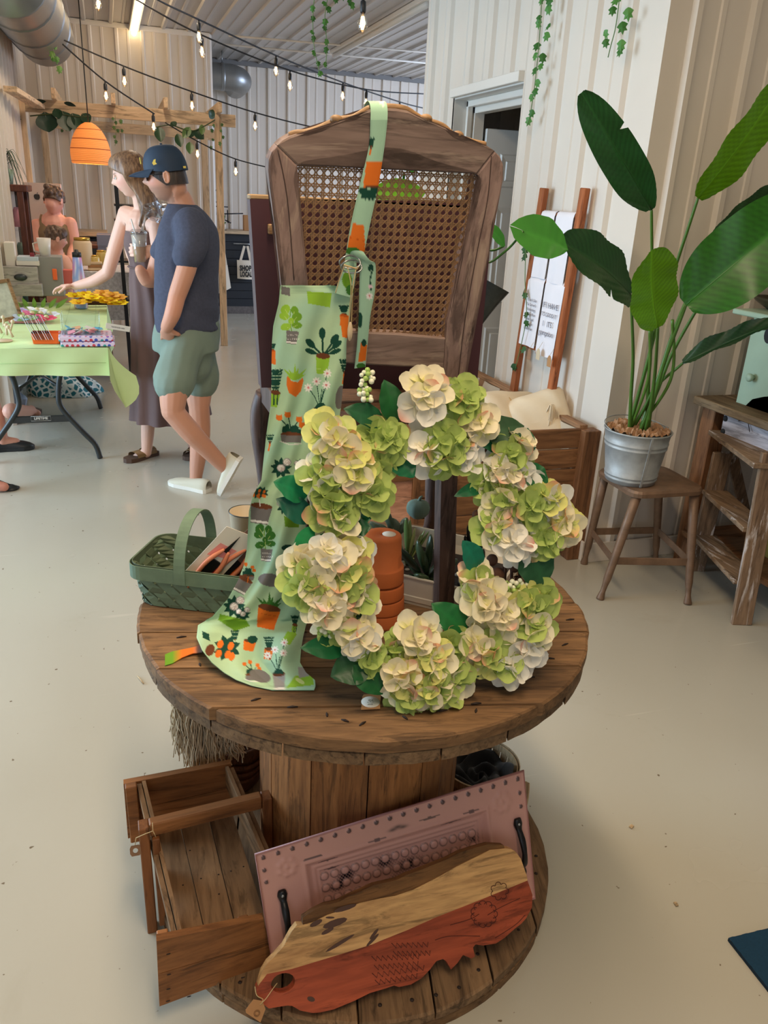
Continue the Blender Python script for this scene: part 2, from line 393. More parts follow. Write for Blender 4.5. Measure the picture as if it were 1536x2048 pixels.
# ceiling: ribs run the length of the room
mb = MB(); pr = []; x = -4.7
while x < 7.5:
    pr += [(x, 0), (x+.012, -.022), (x+.04, -.022), (x+.052, 0), (x+.13, 0), (x+.136, -.006), (x+.158, -.006), (x+.164, 0)]; x += .27
k = len(pr); vs = [(a, -4.1, H+c) for a, c in pr]+[(a, 12.2, H+c) for a, c in pr]
mb.add(vs, [(i, i+1, k+i+1, k+i) for i in range(k-1)]); struct('ceiling', mb, M_ceil)
# trims
def trim(n, p, q, a, b_, m=None, up=(0, 0, 1)):
    t = MB(); bar(t, p, q, a, b_, up, .003); return struct('trim_%d' % n, t, m or M_trim)
trim(1, (2.094, 3.02, 0), (2.094, 3.02, H), .06, .05)          # corner of the partition
trim(2, (2.09, 5.69, 0), (2.09, 5.69, H), .05, .05)
trim(3, (1.235, 10.19, 0), (1.235, 10.19, H), .05, .05)
trim(4, (-.70, 10.19, H-.03), (1.22, 10.19, H-.03), .03, .05)
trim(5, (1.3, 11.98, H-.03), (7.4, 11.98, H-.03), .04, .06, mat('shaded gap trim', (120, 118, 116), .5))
trim(6, (2.60, 11.955, 0), (2.60, 11.955, 3.12), .05, .05); trim(7, (4.1, 11.955, 0), (4.1, 11.955, 3.12), .05, .05)
# door surround in the right wall
trim(8, (2.09, DY0, 0), (2.09, DY0, DZ+.045), .045, .05); trim(9, (2.09, DY1, 0), (2.09, DY1, DZ), .045, .05)
trim(10, (2.09, DY0, DZ+.02), (2.09, DY1, DZ+.02), .05, .05)
M_jamb = mat('door jamb', (214, 211, 204), .4)
def slab(n, c, s, m): t = MB(); box(t, c, s, None, .003); return struct('trim_%d' % n, t, m)
slab(11, (2.20, DY1+.012, DZ/2), (.20, .024, DZ), M_jamb); slab(12, (2.20, DY0-.012, DZ/2), (.20, .024, DZ), M_jamb)
slab(13, (2.20, (DY0+DY1)/2, DZ+.0), (.20, DY1-DY0, .024), M_jamb)
slab(14, (2.20, DY1-.012, DZ/2), (.035, .024, DZ), M_trim); slab(15, (2.265, DY1-.014, DZ/2), (.07, .028, DZ), M_trim)
slab(16, (2.20, (DY0+DY1)/2, DZ-.03), (.035, DY1-DY0, .035), M_trim); slab(17, (2.265, (DY0+DY1)/2, DZ-.05), (.07, DY1-DY0, .06), M_trim)
# door leaf, swung into the small room, six raised panels
mb = MB(); dw = .80; dz = 2.03
box(mb, (dw/2, 0, dz/2+.01), (dw, .036, dz), None, .003)
door = struct('door_1', mb, mat('door leaf', (214, 213, 208), .4)); door.location = (2.315, 5.09, 0); door.rotation_euler = (0, 0, math.radians(-5))
for zc, zh in ((1.80, .20), (1.28, .62), (.48, .66)):
    for xc in (.22, .58):
        t = MB(); 
        for sgn in (-1, 1):
            prof = [(.115, zh/2, 0), (.105, zh/2-.01, .010), (.075, zh/2-.04, .004), (.068, zh/2-.047, .012)]
            A = [[(xc+sx*a, sgn*(.018+d), zc+sz*b_) for sx, sz in ((-1, -1), (1, -1), (1, 1), (-1, 1))] for a, b_, d in prof]
            vs = [p for r in A for p in r]; fs = [(i*4+k, i*4+(k+1) % 4, i*4+4+(k+1) % 4, i*4+4+k) for i in range(3) for k in range(4)]+[(12, 13, 14, 15)]
            t.add(vs, fs)
        o = struct('panel', t, door.data.materials[0], door)
mb = MB(); sphere(mb, (.07+.68, -.05, .96), .028); tube(mb, [(.75, -.018, .96), (.75, -.05, .96)], .011); struct('handle', mb, M_galv, door)
# baseboards along the partition
for n, p, q in (('right', (2.085, 3.03, .05), (2.085, 4.2, .05)), ('front', (2.1, 3.012, .05), (5.0, 3.012, .05))):
    t = MB(); bar(t, p, q, .012, .10) if n == 'front' else bar(t, p, q, .012, .10); struct('baseboard_'+n, t, M_white)
# ---------------------------------------------------------------- cable spool
M_spool = wood('weathered spool wood', (70, 50, 34), (160, 120, 80), 'X', 16, .7, 9, var=.35, bmp=.6)
M_spool_y = wood('weathered spool wood, cross', (84, 62, 44), (150, 118, 84), 'Y', 16, .75, 9, var=.3, bmp=.6)
M_stave = wood('barrel stave wood', (112, 66, 34), (186, 124, 70), 'Z', 15, .6, 9, var=.3, bmp=.3)
M_nail = mat('rusty nail', (46, 34, 28), .7, .3)
SX, SY, SR, SZ = 0.496, 1.524, 0.496, 0.747
spool = thing('cable_spool', 'large wooden cable spool used as a round display table', 'spool table', (SX, SY, 0))
def planks(z0, z1, R, ang, widths, m, hole=0, gap=.0035, jit=.004, name='plank'):
    ca, sa = math.cos(ang), math.sin(ang); v = -R
    for wd in widths:
        v0, v1 = v+gap/2, min(v+wd-gap/2, R-.0001); v += wd
        if v0 >= R: break
        Rr = R+random.uniform(-jit, jit*.4); L = []; Rt = []
        for k in range(9):
            t = v0+(v1-v0)*k/8; h = math.sqrt(max(Rr*Rr-t*t, 1e-5)); L.append((-h+random.uniform(-.0012, .0012), t)); Rt.append((h+random.uniform(-.0012, .0012), t))
        out = L+Rt[::-1]; zj = random.uniform(-.0012, .0012); mb = MB()
        W = [(SX+a*ca-b*sa, SY+a*sa+b*ca) for a, b in out]
        # rounded top edge
        n = len(W); c = np.mean(W, 0); ins = [tuple(np.array(p)+(c-np.array(p))*.006/max(np.linalg.norm(c-np.array(p)), .02)) for p in W]
        vs = [(x, y, z0) for x, y in W]+[(x, y, z1-.004+zj) for x, y in W]+[(x, y, z1+zj) for x, y in ins]
        fs = [tuple(range(n))]+[tuple(range(2*n, 3*n))[::-1]]
        for r in (0, 1): fs += [(r*n+i, r*n+n+i, r*n+n+(i+1) % n, r*n+(i+1) % n) for i in range(n)]
        mb.add(vs, fs); o = obj(name, mb, m, spool)
        # grain must follow the plank: bake the rotation into the object, not the mesh
        o.data.transform(Matrix.Rotation(-ang if m is M_spool else -(ang-PI/2), 4, 'Z')); o.rotation_euler = (0, 0, ang if m is M_spool else ang-PI/2)
TA = math.radians(-13)
W8 = [.10, .128, .135, .13, .14, .132, .128, .11]
planks(SZ-.027, SZ, SR, TA, W8, M_spool); planks(SZ-.056, SZ-.0285, SR-.004, TA+PI/2, [.12, .14, .13, .135, .14, .13, .12, .09], M_spool_y)
planks(.0285, .052, SR, TA+PI/2, [.09, .13, .135, .16, .155, .13, .12, .10], M_spool_y); planks(.0, .027, SR-.003, TA, W8, M_spool)
for k in range(12):
    a0 = 2*PI*k/12+.31; a1 = a0+2*PI/12-.012; r0 = .241; mb = MB(); vs = []
    for z in (.052, SZ-.056):
        for a, r in ((a0, r0), ((a0+a1)/2, r0-.0015), (a1, r0), (a1, r0-.025), (a0, r0-.025)): vs.append((SX+r*math.cos(a), SY+r*math.sin(a), z))
    mb.add(vs, [(0, 1, 2, 3, 4)[::-1], (5, 6, 7, 8, 9)]+[(i, (i+1) % 5, 5+(i+1) % 5, 5+i) for i in range(5)]); obj('stave', mb, M_stave, spool)
mb = MB()
for px, py in [(363, 1275), (455, 1345), (585, 1415), (654, 1430), (810, 1436), (885, 1422), (952, 1422), (952, 1408), (1100, 1318), (1060, 1355), (1140, 1240), (725, 1448), (512, 1400), (1130, 1290), (400, 1330), (690, 1442)]:
    p = aZ(px, py, SZ); a = random.uniform(0, PI)
    tube(mb, [p+[-.010*math.cos(a), -.006*math.sin(a), .0012], p+[0, 0, .0016], p+[.010*math.cos(a), .006*math.sin(a), .0008]], [.0012, .0024, .0010], 6)
for px, py in [(872, 1990), (824, 2000), (957, 1940), (955, 1908), (918, 1975), (1037, 1860), (1072, 1712), (1072, 1747), (760, 2010), (480, 1965)]:
    p = aZ(px, py, .052); sphere(mb, p+[0, 0, .0006], .0045, 8, 4, (1, 1, .35))
obj('nail', mb, M_nail, spool, kind='stuff')

# ---------------------------------------------------------------- cane-backed chair standing on the spool
M_chair = wood('worn walnut chair wood', (116, 90, 80), (172, 146, 132), 'X', 10, .55, 8, var=.22, bmp=.2, scratch=(176, 154, 136))
M_chairz = wood('worn walnut chair wood, upright', (110, 84, 76), (166, 138, 126), 'Z', 10, .55, 8, var=.22, bmp=.2, scratch=(170, 146, 128))
M_crest = wood('golden worn edge', (126, 92, 60), (180, 142, 100), 'X', 14, .5, 6, bmp=.1)
M_groove = mat('dark groove', (74, 54, 46), .7)
M_cane = mat('woven cane', (146, 110, 74), .6, var=.25, vs=40)
chair = thing('cane_back_chair', 'carved wooden cane-back chair standing on the spool table, seen from behind', 'chair', (.5, 1.6, SZ))
CO = np.array([.5, 1.485, 1.2]); Ct = nrm([0, -.095, .55]); Cn = nrm([-.03, -.98, -.17]); Cx = nrm(np.cross(Ct, [0, 1, 0])); Cn = nrm(np.cross(Cx, Ct)); Cn = Cn if Cn[1] < 0 else -Cn
def cp(px, py, d=0): return aP(px, py, CO+Cn*d, Cn)
def cpoly(pix, d0, th, name, m, parent=chair):     # outline on the chair-back plane, thickness going away from the viewer
    P = [cp(*p) for p in pix]; L = [((q-CO)@Cx, (q-CO)@Ct) for q in P]; mb = MB()
    prism(mb, L, th-.004, CO+Cn*(d0-.002), Cx, Ct, -Cn)
    c = np.mean(L, 0); ins = []; n = len(L)
    for i in range(n):       # small chamfer ring on the near face
        a, b_, e = np.array(L[i-1]), np.array(L[i]), np.array(L[(i+1) % n]); t = nrm(e-a); nn = np.array([-t[1], t[0]]); ins.append(b_+nn*.003*SGN)
    A = [CO+Cn*(d0-.002)+x*Cx+y*Ct for x, y in L]; B = [CO+Cn*d0+x*Cx+y*Ct for x, y in ins]
    prism(mb, [tuple(p) for p in ins], .002, CO+Cn*d0, Cx, Ct, -Cn)
    mb.add(A+B, [(i, (i+1) % n, n+(i+1) % n, n+i) for i in range(n)])
    return obj(name, mb, m, parent)
def area2(L): return sum(L[i-1][0]*L[i][1]-L[i][0]*L[i-1][1] for i in range(len(L)))
top_out = [(555, 291), (566, 281), (580, 273), (593, 269), (615, 268), (642, 260), (665, 249), (684, 242), (707, 238), (729, 226), (744, 219), (767, 217), (793, 218), (816, 222), (835, 233), (854, 243), (873, 248), (892, 257), (907, 271), (929, 281), (952, 288), (975, 292), (990, 302)]
top_in = [(954, 348), (941, 344), (910, 337), (880, 329), (854, 320), (827, 308), (801, 301), (775, 299), (752, 301), (725, 306), (688, 314), (650, 320), (612, 325), (595, 331)]
SGN = 1 if area2([((cp(*p)-CO)@Cx, (cp(*p)-CO)@Ct) for p in top_out+top_in]) > 0 else -1
cpoly(top_out+top_in, 0, .034, 'top_rail', M_chair)
st_r = [(990, 303), (1001, 314), (1007, 331), (1007, 357), (1001, 391), (994, 422), (986, 448), (980, 501), (971, 542), (960, 588), (948, 644), (939, 697), (933, 746), (929, 780), (890, 775), (888, 735), (895, 645), (907, 592), (918, 539), (933, 478), (950, 414), (959, 376), (960, 359), (954, 349)]
st_l = [(595, 332), (590, 361), (597, 399), (603, 437), (608, 482), (612, 527), (617, 573), (625, 668), (630, 735), (628, 780), (588, 780), (583, 746), (577, 697), (573, 640), (568, 585), (561, 520), (555, 463), (548, 414), (542, 376), (537, 342), (538, 320), (544, 305), (555, 292)]
cpoly(st_r, 0, .034, 'stile', M_chairz); cpoly(st_l, 0, .034, 'stile', M_chairz)
cpoly([(625, 662), (706, 666), (800, 669), (893, 678), (889, 738), (800, 735), (700, 728), (629, 726)], -.004, .026, 'bottom_rail', M_chair)
P = np.array([cp(px, py, -.004) for px, py in top_out[2:-1]]); P = smooth_pts(P, 4)
mb = MB(); r = .0042+.0018*np.abs(np.sin(np.linspace(0, 9, len(P)))); tube(mb, P+Cn*-.010+Ct*.001, r, 8)
for i in (18, 52, 66): 
    if i < len(P): sphere(mb, P[i]+Ct*.004-Cn*.006, .009, 8, 6, (1.3, 1, .8))
obj('crest_moulding', mb, M_crest, chair, label='golden worn carved crest edge')
# beads of the inner frame lines
for pl in ([(556, 300), (575, 400), (588, 560)], [(983, 312), (975, 400), (955, 500), (930, 640), (915, 770)]):
    mb = MB(); tube(mb, smooth_pts([cp(x, y, .0006) for x, y in pl], 6), .0009, 6); obj('groove_bead', mb, M_groove, chair)
# cane: strands run between the frame, six ways, clipped to the opening
op = [((cp(*p)-CO)@Cx, (cp(*p)-CO)@Ct) for p in [(593, 326), (612, 322), (650, 317), (688, 311), (725, 303), (775, 296), (801, 298), (827, 305), (854, 317), (880, 326), (912, 334), (956, 344), (964, 360), (962, 378), (954, 414), (937, 478), (922, 540), (911, 592), (899, 645), (895, 684), (800, 675), (700, 670), (622, 668), (612, 573), (604, 482), (598, 437), (588, 361)]]
op = np.array(op); mb = MB(); pitch = .0137; x0, x1 = op[:, 0].min(), op[:, 0].max(); y0, y1 = op[:, 1].min(), op[:, 1].max()
def clip(o, d):
    ts = []; n = len(op)
    for i in range(n):
        a = op[i]; e = op[(i+1) % n]-a; den = d[0]*e[1]-d[1]*e[0]
        if abs(den) < 1e-12: continue
        q = a-o; t = (q[0]*e[1]-q[1]*e[0])/den; s = (q[0]*d[1]-q[1]*d[0])/den
        if 0 <= s < 1: ts.append(t)
    ts.sort(); return [(ts[i], ts[i+1]) for i in range(0, len(ts)-1, 2)]
def strand(o, d, wd, off):
    o = np.array(o); d = np.array(d); nn = np.array([-d[1], d[0]])*wd/2
    for t0, t1 in clip(o, d):
        a, b_ = o+d*t0, o+d*t1; vs = []
        for q in (a-nn, a+nn, b_+nn, b_-nn):
            for dz in (0, -.0008): vs.append(CO+Cx*q[0]+Ct*q[1]+Cn*(off+dz))
        mb.add(vs, [(0, 2, 4, 6), (1, 7, 5, 3), (0, 1, 3, 2), (2, 3, 5, 4), (4, 5, 7, 6), (6, 7, 1, 0)])
i = 0
while x0+i*pitch < x1+.01:
    for e in (-.0015, .0015): strand((x0+i*pitch+e, 0), (0, 1), .0019, -.012)
    i += 1
i = 0
while y0+i*pitch < y1+.01:
    for e in (-.0015, .0015): strand((0, y0+i*pitch+e), (1, 0), .0019, -.013)
    i += 1
s2 = math.sqrt(.5)
for i in range(-60, 90):
    c0 = np.array([x0+(i+.5)*pitch, y0]); strand(c0, (s2, s2), .0017, -.0145); c1 = np.array([x0+(i+.5)*pitch, y0]); strand(c1, (-s2, s2), .0017, -.011)
obj('cane_webbing', mb, M_cane, chair, kind='stuff')
# seat, rear legs and front legs
F = {'rl': [cp(608, 770)+[0, .017, 0], (.29, 1.49, 1.0), (.262, 1.475, SZ)], 'rr': [cp(908, 770)+[0, .017, 0], aY(893, 940, 1.455), aY(886, 1238, 1.425)]}
for k in ('rl', 'rr'):
    a, b_, c_ = [np.array(q, float) for q in F[k]]; c_[2] = SZ+.001; mb = MB(); Q = smooth_pts([a+[0, 0, .03], a, b_, c_], 5)
    rsweep(mb, Q, np.linspace(.040, .035, len(Q)), .034, (0, 1, 0))
    obj('leg', mb, wood('dark leg wood', (58, 40, 36), (112, 86, 76), 'Z', 12, .5, 8, scratch=(128, 104, 92)) if k == 'rl' else bpy.data.materials['dark leg wood'], chair)
for x, y in ((.335, 1.87), (.785, 1.87)):
    mb = MB(); tube(mb, smooth_pts([(x, y, 1.15), (x+(.012 if x > .5 else -.012), y+.012, 1.08), (x, y, .93), (x, y-.004, .80), (x, y+.01, .757), (x, y+.014, SZ+.001)], 5), np.interp(np.linspace(0, 1, 26), [0, .25, .6, .85, 1], [.026, .027, .018, .014, .019]), 10)
    obj('leg', mb, bpy.data.materials['dark leg wood'], chair)
mb = MB(); box(mb, (.53, 1.515, 1.165), (.40, .028, .055), None, .004); box(mb, (.56, 1.875, 1.155), (.47, .032, .06), None, .004)
bar(mb, (.335, 1.52, 1.16), (.335, 1.87, 1.16), .03, .055); bar(mb, (.735, 1.52, 1.16), (.785, 1.87, 1.16), .03, .055); obj('seat_frame', mb, bpy.data.materials['dark leg wood'], chair)
mb = MB(); 
for k in range(30): tube(mb, [(.345, 1.54+k*.0108, 1.187), (.735+k*.0016, 1.54+k*.0108, 1.187)], .0045, 5)
obj('seat_cane', mb, wood('seat cane', (62, 38, 26), (122, 84, 56), 'X', 20, .6, 8), chair, kind='stuff')

# plum board standing on the chair seat, behind the cane
brd = thing('plum_board', 'dark plum painted board leaning inside the cane-back chair', 'board', (.52, 1.58, 1.2))
a, b_ = aY(498, 398, 1.60), aY(521, 773, 1.60); c_ = aY(949, 779, 1.60); d_ = aY(985, 402, 1.60)
mb = MB(); zb = 1.196; A = [a, b_, c_, d_]
vs = [(p[0], 1.590+(.0 if i in (1, 2) else -.0), max(p[2], zb)) for i, p in enumerate(A)]+[(p[0], 1.625, max(p[2], zb)) for p in A]
mb.add(vs, [(0, 1, 2, 3), (7, 6, 5, 4), (0, 4, 5, 1), (1, 5, 6, 2), (2, 6, 7, 3), (3, 7, 4, 0)])
obj('panel', mb, mat('plum paint', (70, 36, 42), .5, var=.12, vs=4), brd)
mb = MB(); bar(mb, (a[0], 1.6075, a[2]+.004), (d_[0], 1.6075, d_[2]+.004), .008, .035, (0, 1, 0), .001) if 0 else box(mb, ((a[0]+d_[0])/2, 1.6075, a[2]+.0045), (d_[0]-a[0], .035, .009), None, .002)
obj('edge_strip', mb, wood('bare board edge', (150, 118, 84), (198, 166, 124), 'X', 20), brd, label='bare wooden top edge')
mb = MB(); box(mb, (aY(545, 458, 1.588)[0], 1.583, aY(545, 458, 1.588)[2]), (.02, .012, .018), None, .002); obj('cleat', mb, M_crest, brd)
# philodendron and metal pitcher standing on the seat behind the board
M_dkmetal = mat('dark weathered metal', (78, 84, 84), .4, .7, var=.4, vs=22)
pit = thing('metal_pitcher', 'dark galvanised pitcher whose flared spout sticks out right of the chair back', 'pitcher', (.73, 1.75, 1.19))
mb = MB(); c0 = np.array([.735, 1.755, 1.19]); lathe(mb, [(.0, 0), (.062, 0), (.066, .01), (.062, .12), (.05, .20), (.052, .21), (.048, .20), (.058, .12), (.058, .02), (0, .015)], 24, c0); obj('body', mb, M_dkmetal, pit)
tip = aY(990, 566, 1.74); bs = c0+[.05, 0, .10]; G = []
for i, t in enumerate(np.linspace(0, 1, 8)):
    c = bs*(1-t)+(tip+[-.008, 0, .0])*t; rr = .018+.030*t**1.6; ax = nrm(tip-bs); X = nrm(np.cross(ax, [0, 1, 0])); Y = np.cross(ax, X)
    G.append([c+rr*(math.cos(a)*X+math.sin(a)*Y*.8) for a in np.linspace(0, 2*PI, 19)])
mb = MB(); grid(mb, G); obj('spout', mb, M_dkmetal, pit)
def leaf(mb, base, tip, width, nrm_, col, bend=.15, fold=.10, n=9, m=5, heart=0.0, tipcol=None, vein=.82, wave=0.0, peak=.42):
    """One leaf from base to tip; nrm_ = the side that faces up."""
    base = np.array(base, float); tip = np.array(tip, float); L = np.linalg.norm(tip-base); t_ = (tip-base)/L
    nn = np.array(nrm_, float); nn = nrm(nn-(nn@t_)*t_); sd = np.cross(t_, nn); G = []; CC = []
    for i in range(n):
        t = i/(n-1); wv = (math.sin(PI*min(max(t, 0.0), 1)**(.69/max(-math.log(peak), .1)*1.0))**.8) if 0 < t < 1 else .02
        row = []; cr = []
        for k in range(2*m+1):
            s = (k-m)/m; back = heart*abs(s)**1.2*(1-t)**3*width*.8
            p = base+t_*(L*t-back)+sd*s*width/2*wv+nn*(bend*L*math.sin(PI*t)*.5-bend*L*t*t*.6-fold*width*(1-abs(s))*wv*-1*-1)
            p = p+nn*(wave*width*math.sin(t*22+abs(s)*3)*abs(s)*.06)
            row.append(p); f = 1.0 if abs(s) > .01 else 1.18
            f *= (vein if (k % 2 == 0 and False) else 1); cc = np.array(col[:3])*f*(1-.10*math.sin(t*40)*(abs(s) > 0))
            if tipcol is not None: cc = cc*(1-t**2)+np.array(tipcol[:3])*t**2
            cr.append(cc)
        G.append(row); CC.append(cr)
    grid(mb, G, True, CC)
phil = thing('potted_philodendron', 'potted philodendron behind the chair back, one stem reaching out to the right', 'plant', (.60, 1.78, 1.19))
mb = MB(); c0 = np.array([.60, 1.765, 1.19]); lathe(mb, [(0, 0), (.05, 0), (.065, .11), (.068, .115), (.062, .115), (.05, .10), (0, .10)], 20, c0); obj('pot', mb, mat('grey pot', (110, 108, 100), .6), phil)
g1 = lin(66, 132, 48); g2 = lin(44, 104, 34)
stems = [([c0+[0, 0, .1], aY(860, 470, 1.76), aY(960, 525, 1.72), aY(1010, 503, 1.70), aY(1047, 462, 1.68)]), ([c0+[.01, 0, .1], aY(900, 470, 1.76), aY(975, 500, 1.72), aY(1008, 492, 1.70)]), ([c0+[-.01, 0, .1], aY(780, 440, 1.74), aY(775, 400, 1.70)]), ([c0+[0, .02, .1], aY(800, 440, 1.74), aY(808, 345, 1.70)])]
mb = MB()
for st in stems: tube(mb, smooth_pts(st, 6), .0028, 6, col=lin(62, 110, 40)[:3])
obj('stem', mb, M_plant, phil)
for bs_, tp_, wd_, hv, cl in [((1048, 462), (1140, 497), .098, .45, g1), ((1010, 492), (968, 440), .030, 0, g1), ((840, 385), (735, 385), .055, .3, lin(96, 150, 30)), ((835, 335), (790, 325), .03, .2, g2), ((560, 470), (600, 420), .03, 0, g2)]:
    mb = MB(); leaf(mb, aY(*bs_, 1.68), aY(*tp_, 1.66), wd_, (0, -.9, .4), cl, .12, .08, 14, 5, hv, wave=.4); obj('leaf', mb, M_plant, phil)
# ---------------------------------------------------------------- apron with a printed pattern of potted plants
rows = [(571, 562, 669), (585, 560, 705), (607, 558, 702), (652, 547, 698), (684, 544, 693), (731, 543, 692), (758, 543, 687), (809, 542, 683), (877, 532, 672), (920, 527, 664), (960, 523, 655), (989, 507, 650), (1023, 499, 650), (1096, 495, 645), (1132, 487, 640), (1161, 476, 635), (1199, 455, 628), (1234, 425, 620), (1250, 396, 612), (1275, 393, 606), (1300, 404, 602), (1325, 424, 600), (1345, 448, 612), (1360, 473, 630), (1372, 505, 631), (1380, 545, 628)]
R_ = np.array(rows, float)
def apron_pt(u, v):      # u across 0..1, v = row pixel
    xl, xr = np.interp(v, R_[:, 0], R_[:, 1]), np.interp(v, R_[:, 0], R_[:, 2]); x = xl+(xr-xl)*u
    if v < 1240:
        Y = 1.425+.006*math.sin(u*9+v*.012)+.010*math.cos(u*PI*2)*((v-571)/670)-.012*abs(u-.5)**2*0
        Y += .004*math.sin(u*23+v*.03)*min((v-571)/300, 1); p = aY(x, v, Y)
        if p[2] < .80:
            pass
        return x, p
    z0 = .792; t = (v-1240)/140.0
    pz = z0+(.7505-z0)*min(t*1.05, 1)**.7+.010*math.sin(u*8+1.0)*math.sin(PI*t)+.006*math.sin(u*15+t*5)*math.sin(PI*t)
    Yz = aZ(x, v, max(pz, .7505)); b_ = min((v-1240)/25, 1); Ph = aY(x, v, 1.425+.006*math.sin(u*9+v*.012)+.010*math.cos(u*PI*2))
    return x, Yz*b_+Ph*(1-b_)
NU, NV = 150, 520
vv = np.linspace(571, 1380, NV); uu = np.linspace(0, 1, NU); G = np.zeros((NV, NU, 3)); PX = np.zeros((NV, NU, 2))
for i, v in enumerate(vv):
    for j, u in enumerate(uu):
        ve = v+(1-u)*0
        x, p = apron_pt(u, ve); G[i, j] = p; PX[i, j] = (x, ve)
class Print:
    def __init__(s, PX, base):
        s.P = PX.reshape(-1, 2); s.c = np.tile(np.array(base[:3]), (len(s.P), 1))
    def ell(s, cx, cy, rx, ry, a, col):
        ca, sa = math.cos(math.radians(a)), math.sin(math.radians(a)); d = s.P-[cx, cy]
        x = d[:, 0]*ca+d[:, 1]*sa; y = -d[:, 0]*sa+d[:, 1]*ca; s.c[(x/rx)**2+(y/ry)**2 < 1] = col[:3]
    def poly(s, pts, col):
        pts = np.array(pts, float); x, y = s.P[:, 0], s.P[:, 1]; lo, hi = pts.min(0), pts.max(0)
        k = np.where((x > lo[0]) & (x < hi[0]) & (y > lo[1]) & (y < hi[1]))[0]; x, y = x[k], y[k]; ins = np.zeros(len(k), bool)
        for i in range(len(pts)):
            x1, y1 = pts[i-1]; x2, y2 = pts[i]
            if y1 == y2: continue
            c = ((y1 > y) != (y2 > y)) & (x < (x2-x1)*(y-y1)/(y2-y1)+x1); ins ^= c
        s.c[k[ins]] = col[:3]
    def line(s, pts, wd, col):
        for (x1, y1), (x2, y2) in zip(pts[:-1], pts[1:]):
            d = np.array([x2-x1, y2-y1], float); L = np.hypot(*d)+1e-9; d /= L; q = s.P-[x1, y1]; t = np.clip(q@d, 0, L)
            s.c[np.hypot(*(q-t[:, None]*d).T) < wd/2] = col[:3]
    def lf(s, x, y, L, wd, a, col):      # pointed leaf from (x,y)
        A = math.radians(a); d = np.array([math.cos(A), -math.sin(A)]); n = np.array([-d[1], d[0]]); b = np.array([x, y])
        s.poly([b, b+d*L*.3+n*wd*.5, b+d*L*.65+n*wd*.42, b+d*L, b+d*L*.65-n*wd*.42, b+d*L*.3-n*wd*.5], col)
mint = lin(168, 206, 176); mint2 = lin(190, 214, 166); OR = lin(226, 116, 40); OR2 = lin(196, 88, 30); LM = lin(150, 196, 62); LM2 = lin(112, 160, 46); DG = lin(28, 72, 58); DG2 = lin(18, 54, 46); GR = lin(120, 116, 114); GR2 = lin(158, 154, 152); BR = lin(112, 66, 42); WH = lin(236, 232, 226); PK = lin(214, 130, 130); GN = lin(60, 116, 48)
def pot(p, x, y, w, h, a, c, rim=None, soil=True):
    A = math.radians(a); R = lambda u, v: (x+u*math.cos(A)-v*math.sin(A), y+u*math.sin(A)+v*math.cos(A))
    p.poly([R(-w/2, 0), R(w/2, 0), R(w*.38, h), R(-w*.38, h)], c)
    if soil: p.ell(*R(0, 0), w/2, h*.16, a, BR)
    if rim: p.poly([R(-w*.42, h*.82), R(w*.42, h*.82), R(w*.41, h*.94), R(-w*.41, h*.94)], rim)
def roundplant(p, x, y, s, a, c, c2):
    p.line([(x, y), (x-4*s, y-30*s), (x-2*s, y-52*s)], 2.4*s, LM2)
    for dx, dy, rx, ry, r in [(-15, -52, 11, 13, 30), (8, -50, 9, 11, -20), (-18, -36, 12, 9, 10), (13, -34, 13, 11, -20), (-14, -10, 13, 9, -10), (13, -14, 13, 8, 5), (-1, -24, 7, 8, 0)]:
        p.ell(x+dx*s, y+dy*s, rx*s, ry*s, r, c if (dx < 0) else c2); p.line([(x, y+dy*s*.5), (x+dx*s, y+dy*s)], .9*s, lin(196, 216, 130))
    pot(p, x+3*s, y, 31*s, 32*s, a, GR, WH, False)
    for i in range(6): p.lf(x-9*s+i*5*s, y+22*s, 5*s, 2*s, 60, WH); p.line([(x-8*s+i*4*s, y+12*s), (x-7*s+i*4*s, y+9*s)], .9*s, WH)
def bigleaf(p, x, y, s):
    for L, w, a in [(58, 17, 92), (46, 17, 135), (52, 18, 55), (34, 13, 160), (34, 12, 20), (46, 15, 40)]:
        A = math.radians(a); tx, ty = x+L*s*math.cos(A), y-L*s*math.sin(A); p.line([(x, y), (tx, ty)], 5*s, DG); p.ell(tx, ty, 15*s, w*.5*s, -a, DG)
    pot(p, x, y, 36*s, 46*s, 4, LM, None); p.line([(x-14*s, y+33*s), (x+13*s, y+35*s)], 1.2*s, lin(190, 220, 120))
def daisies(p, x, y, s, a=0):
    pot(p, x+2*s, y+12*s, 32*s, 42*s, -3, GR2, WH)
    for dx, dy in [(-26, -34), (-8, -48), (16, -66), (14, -40), (4, -30)]:
        p.line([(x, y+10*s), (x+dx*.5*s, y+dy*.45*s), (x+dx*s, y+dy*s)], 1.8*s, DG)
    for k in range(12): p.lf(x-12*s+k*2.4*s, y+14*s, 16*s, 3*s, 60+k*5, DG)
    for dx, dy in [(-26, -34), (-8, -48), (16, -66), (14, -40)]:
        for k in range(8): p.lf(x+dx*s, y+dy*s, 11*s, 4.6*s, k*45+10, WH)
        p.ell(x+dx*s, y+dy*s, 2.6*s, 2.6*s, 0, PK)
def spiky(p, x, y, s, c=LM2, potc=OR, shape=0, pw=38, ph=44):
    for k in range(9): p.lf(x, y+4*s, (30+10*math.sin(k*2.1))*s, 6*s, 30+k*15, c)
    if shape: p.poly([(x-20*s, y), (x-17*s, y-6*s), (x-8*s, y+6*s), (x+6*s, y+9*s), (x+18*s, y-2*s), (x+20*s, y+6*s), (x+14*s, y+30*s), (x+2*s, y+44*s), (x-14*s, y+34*s), (x-20*s, y+16*s)], potc)
    else: pot(p, x, y, pw*s, ph*s, 12, potc, None); p.line([(x-17*s, y+12*s), (x+17*s, y+18*s)], 1.2*s, OR2)
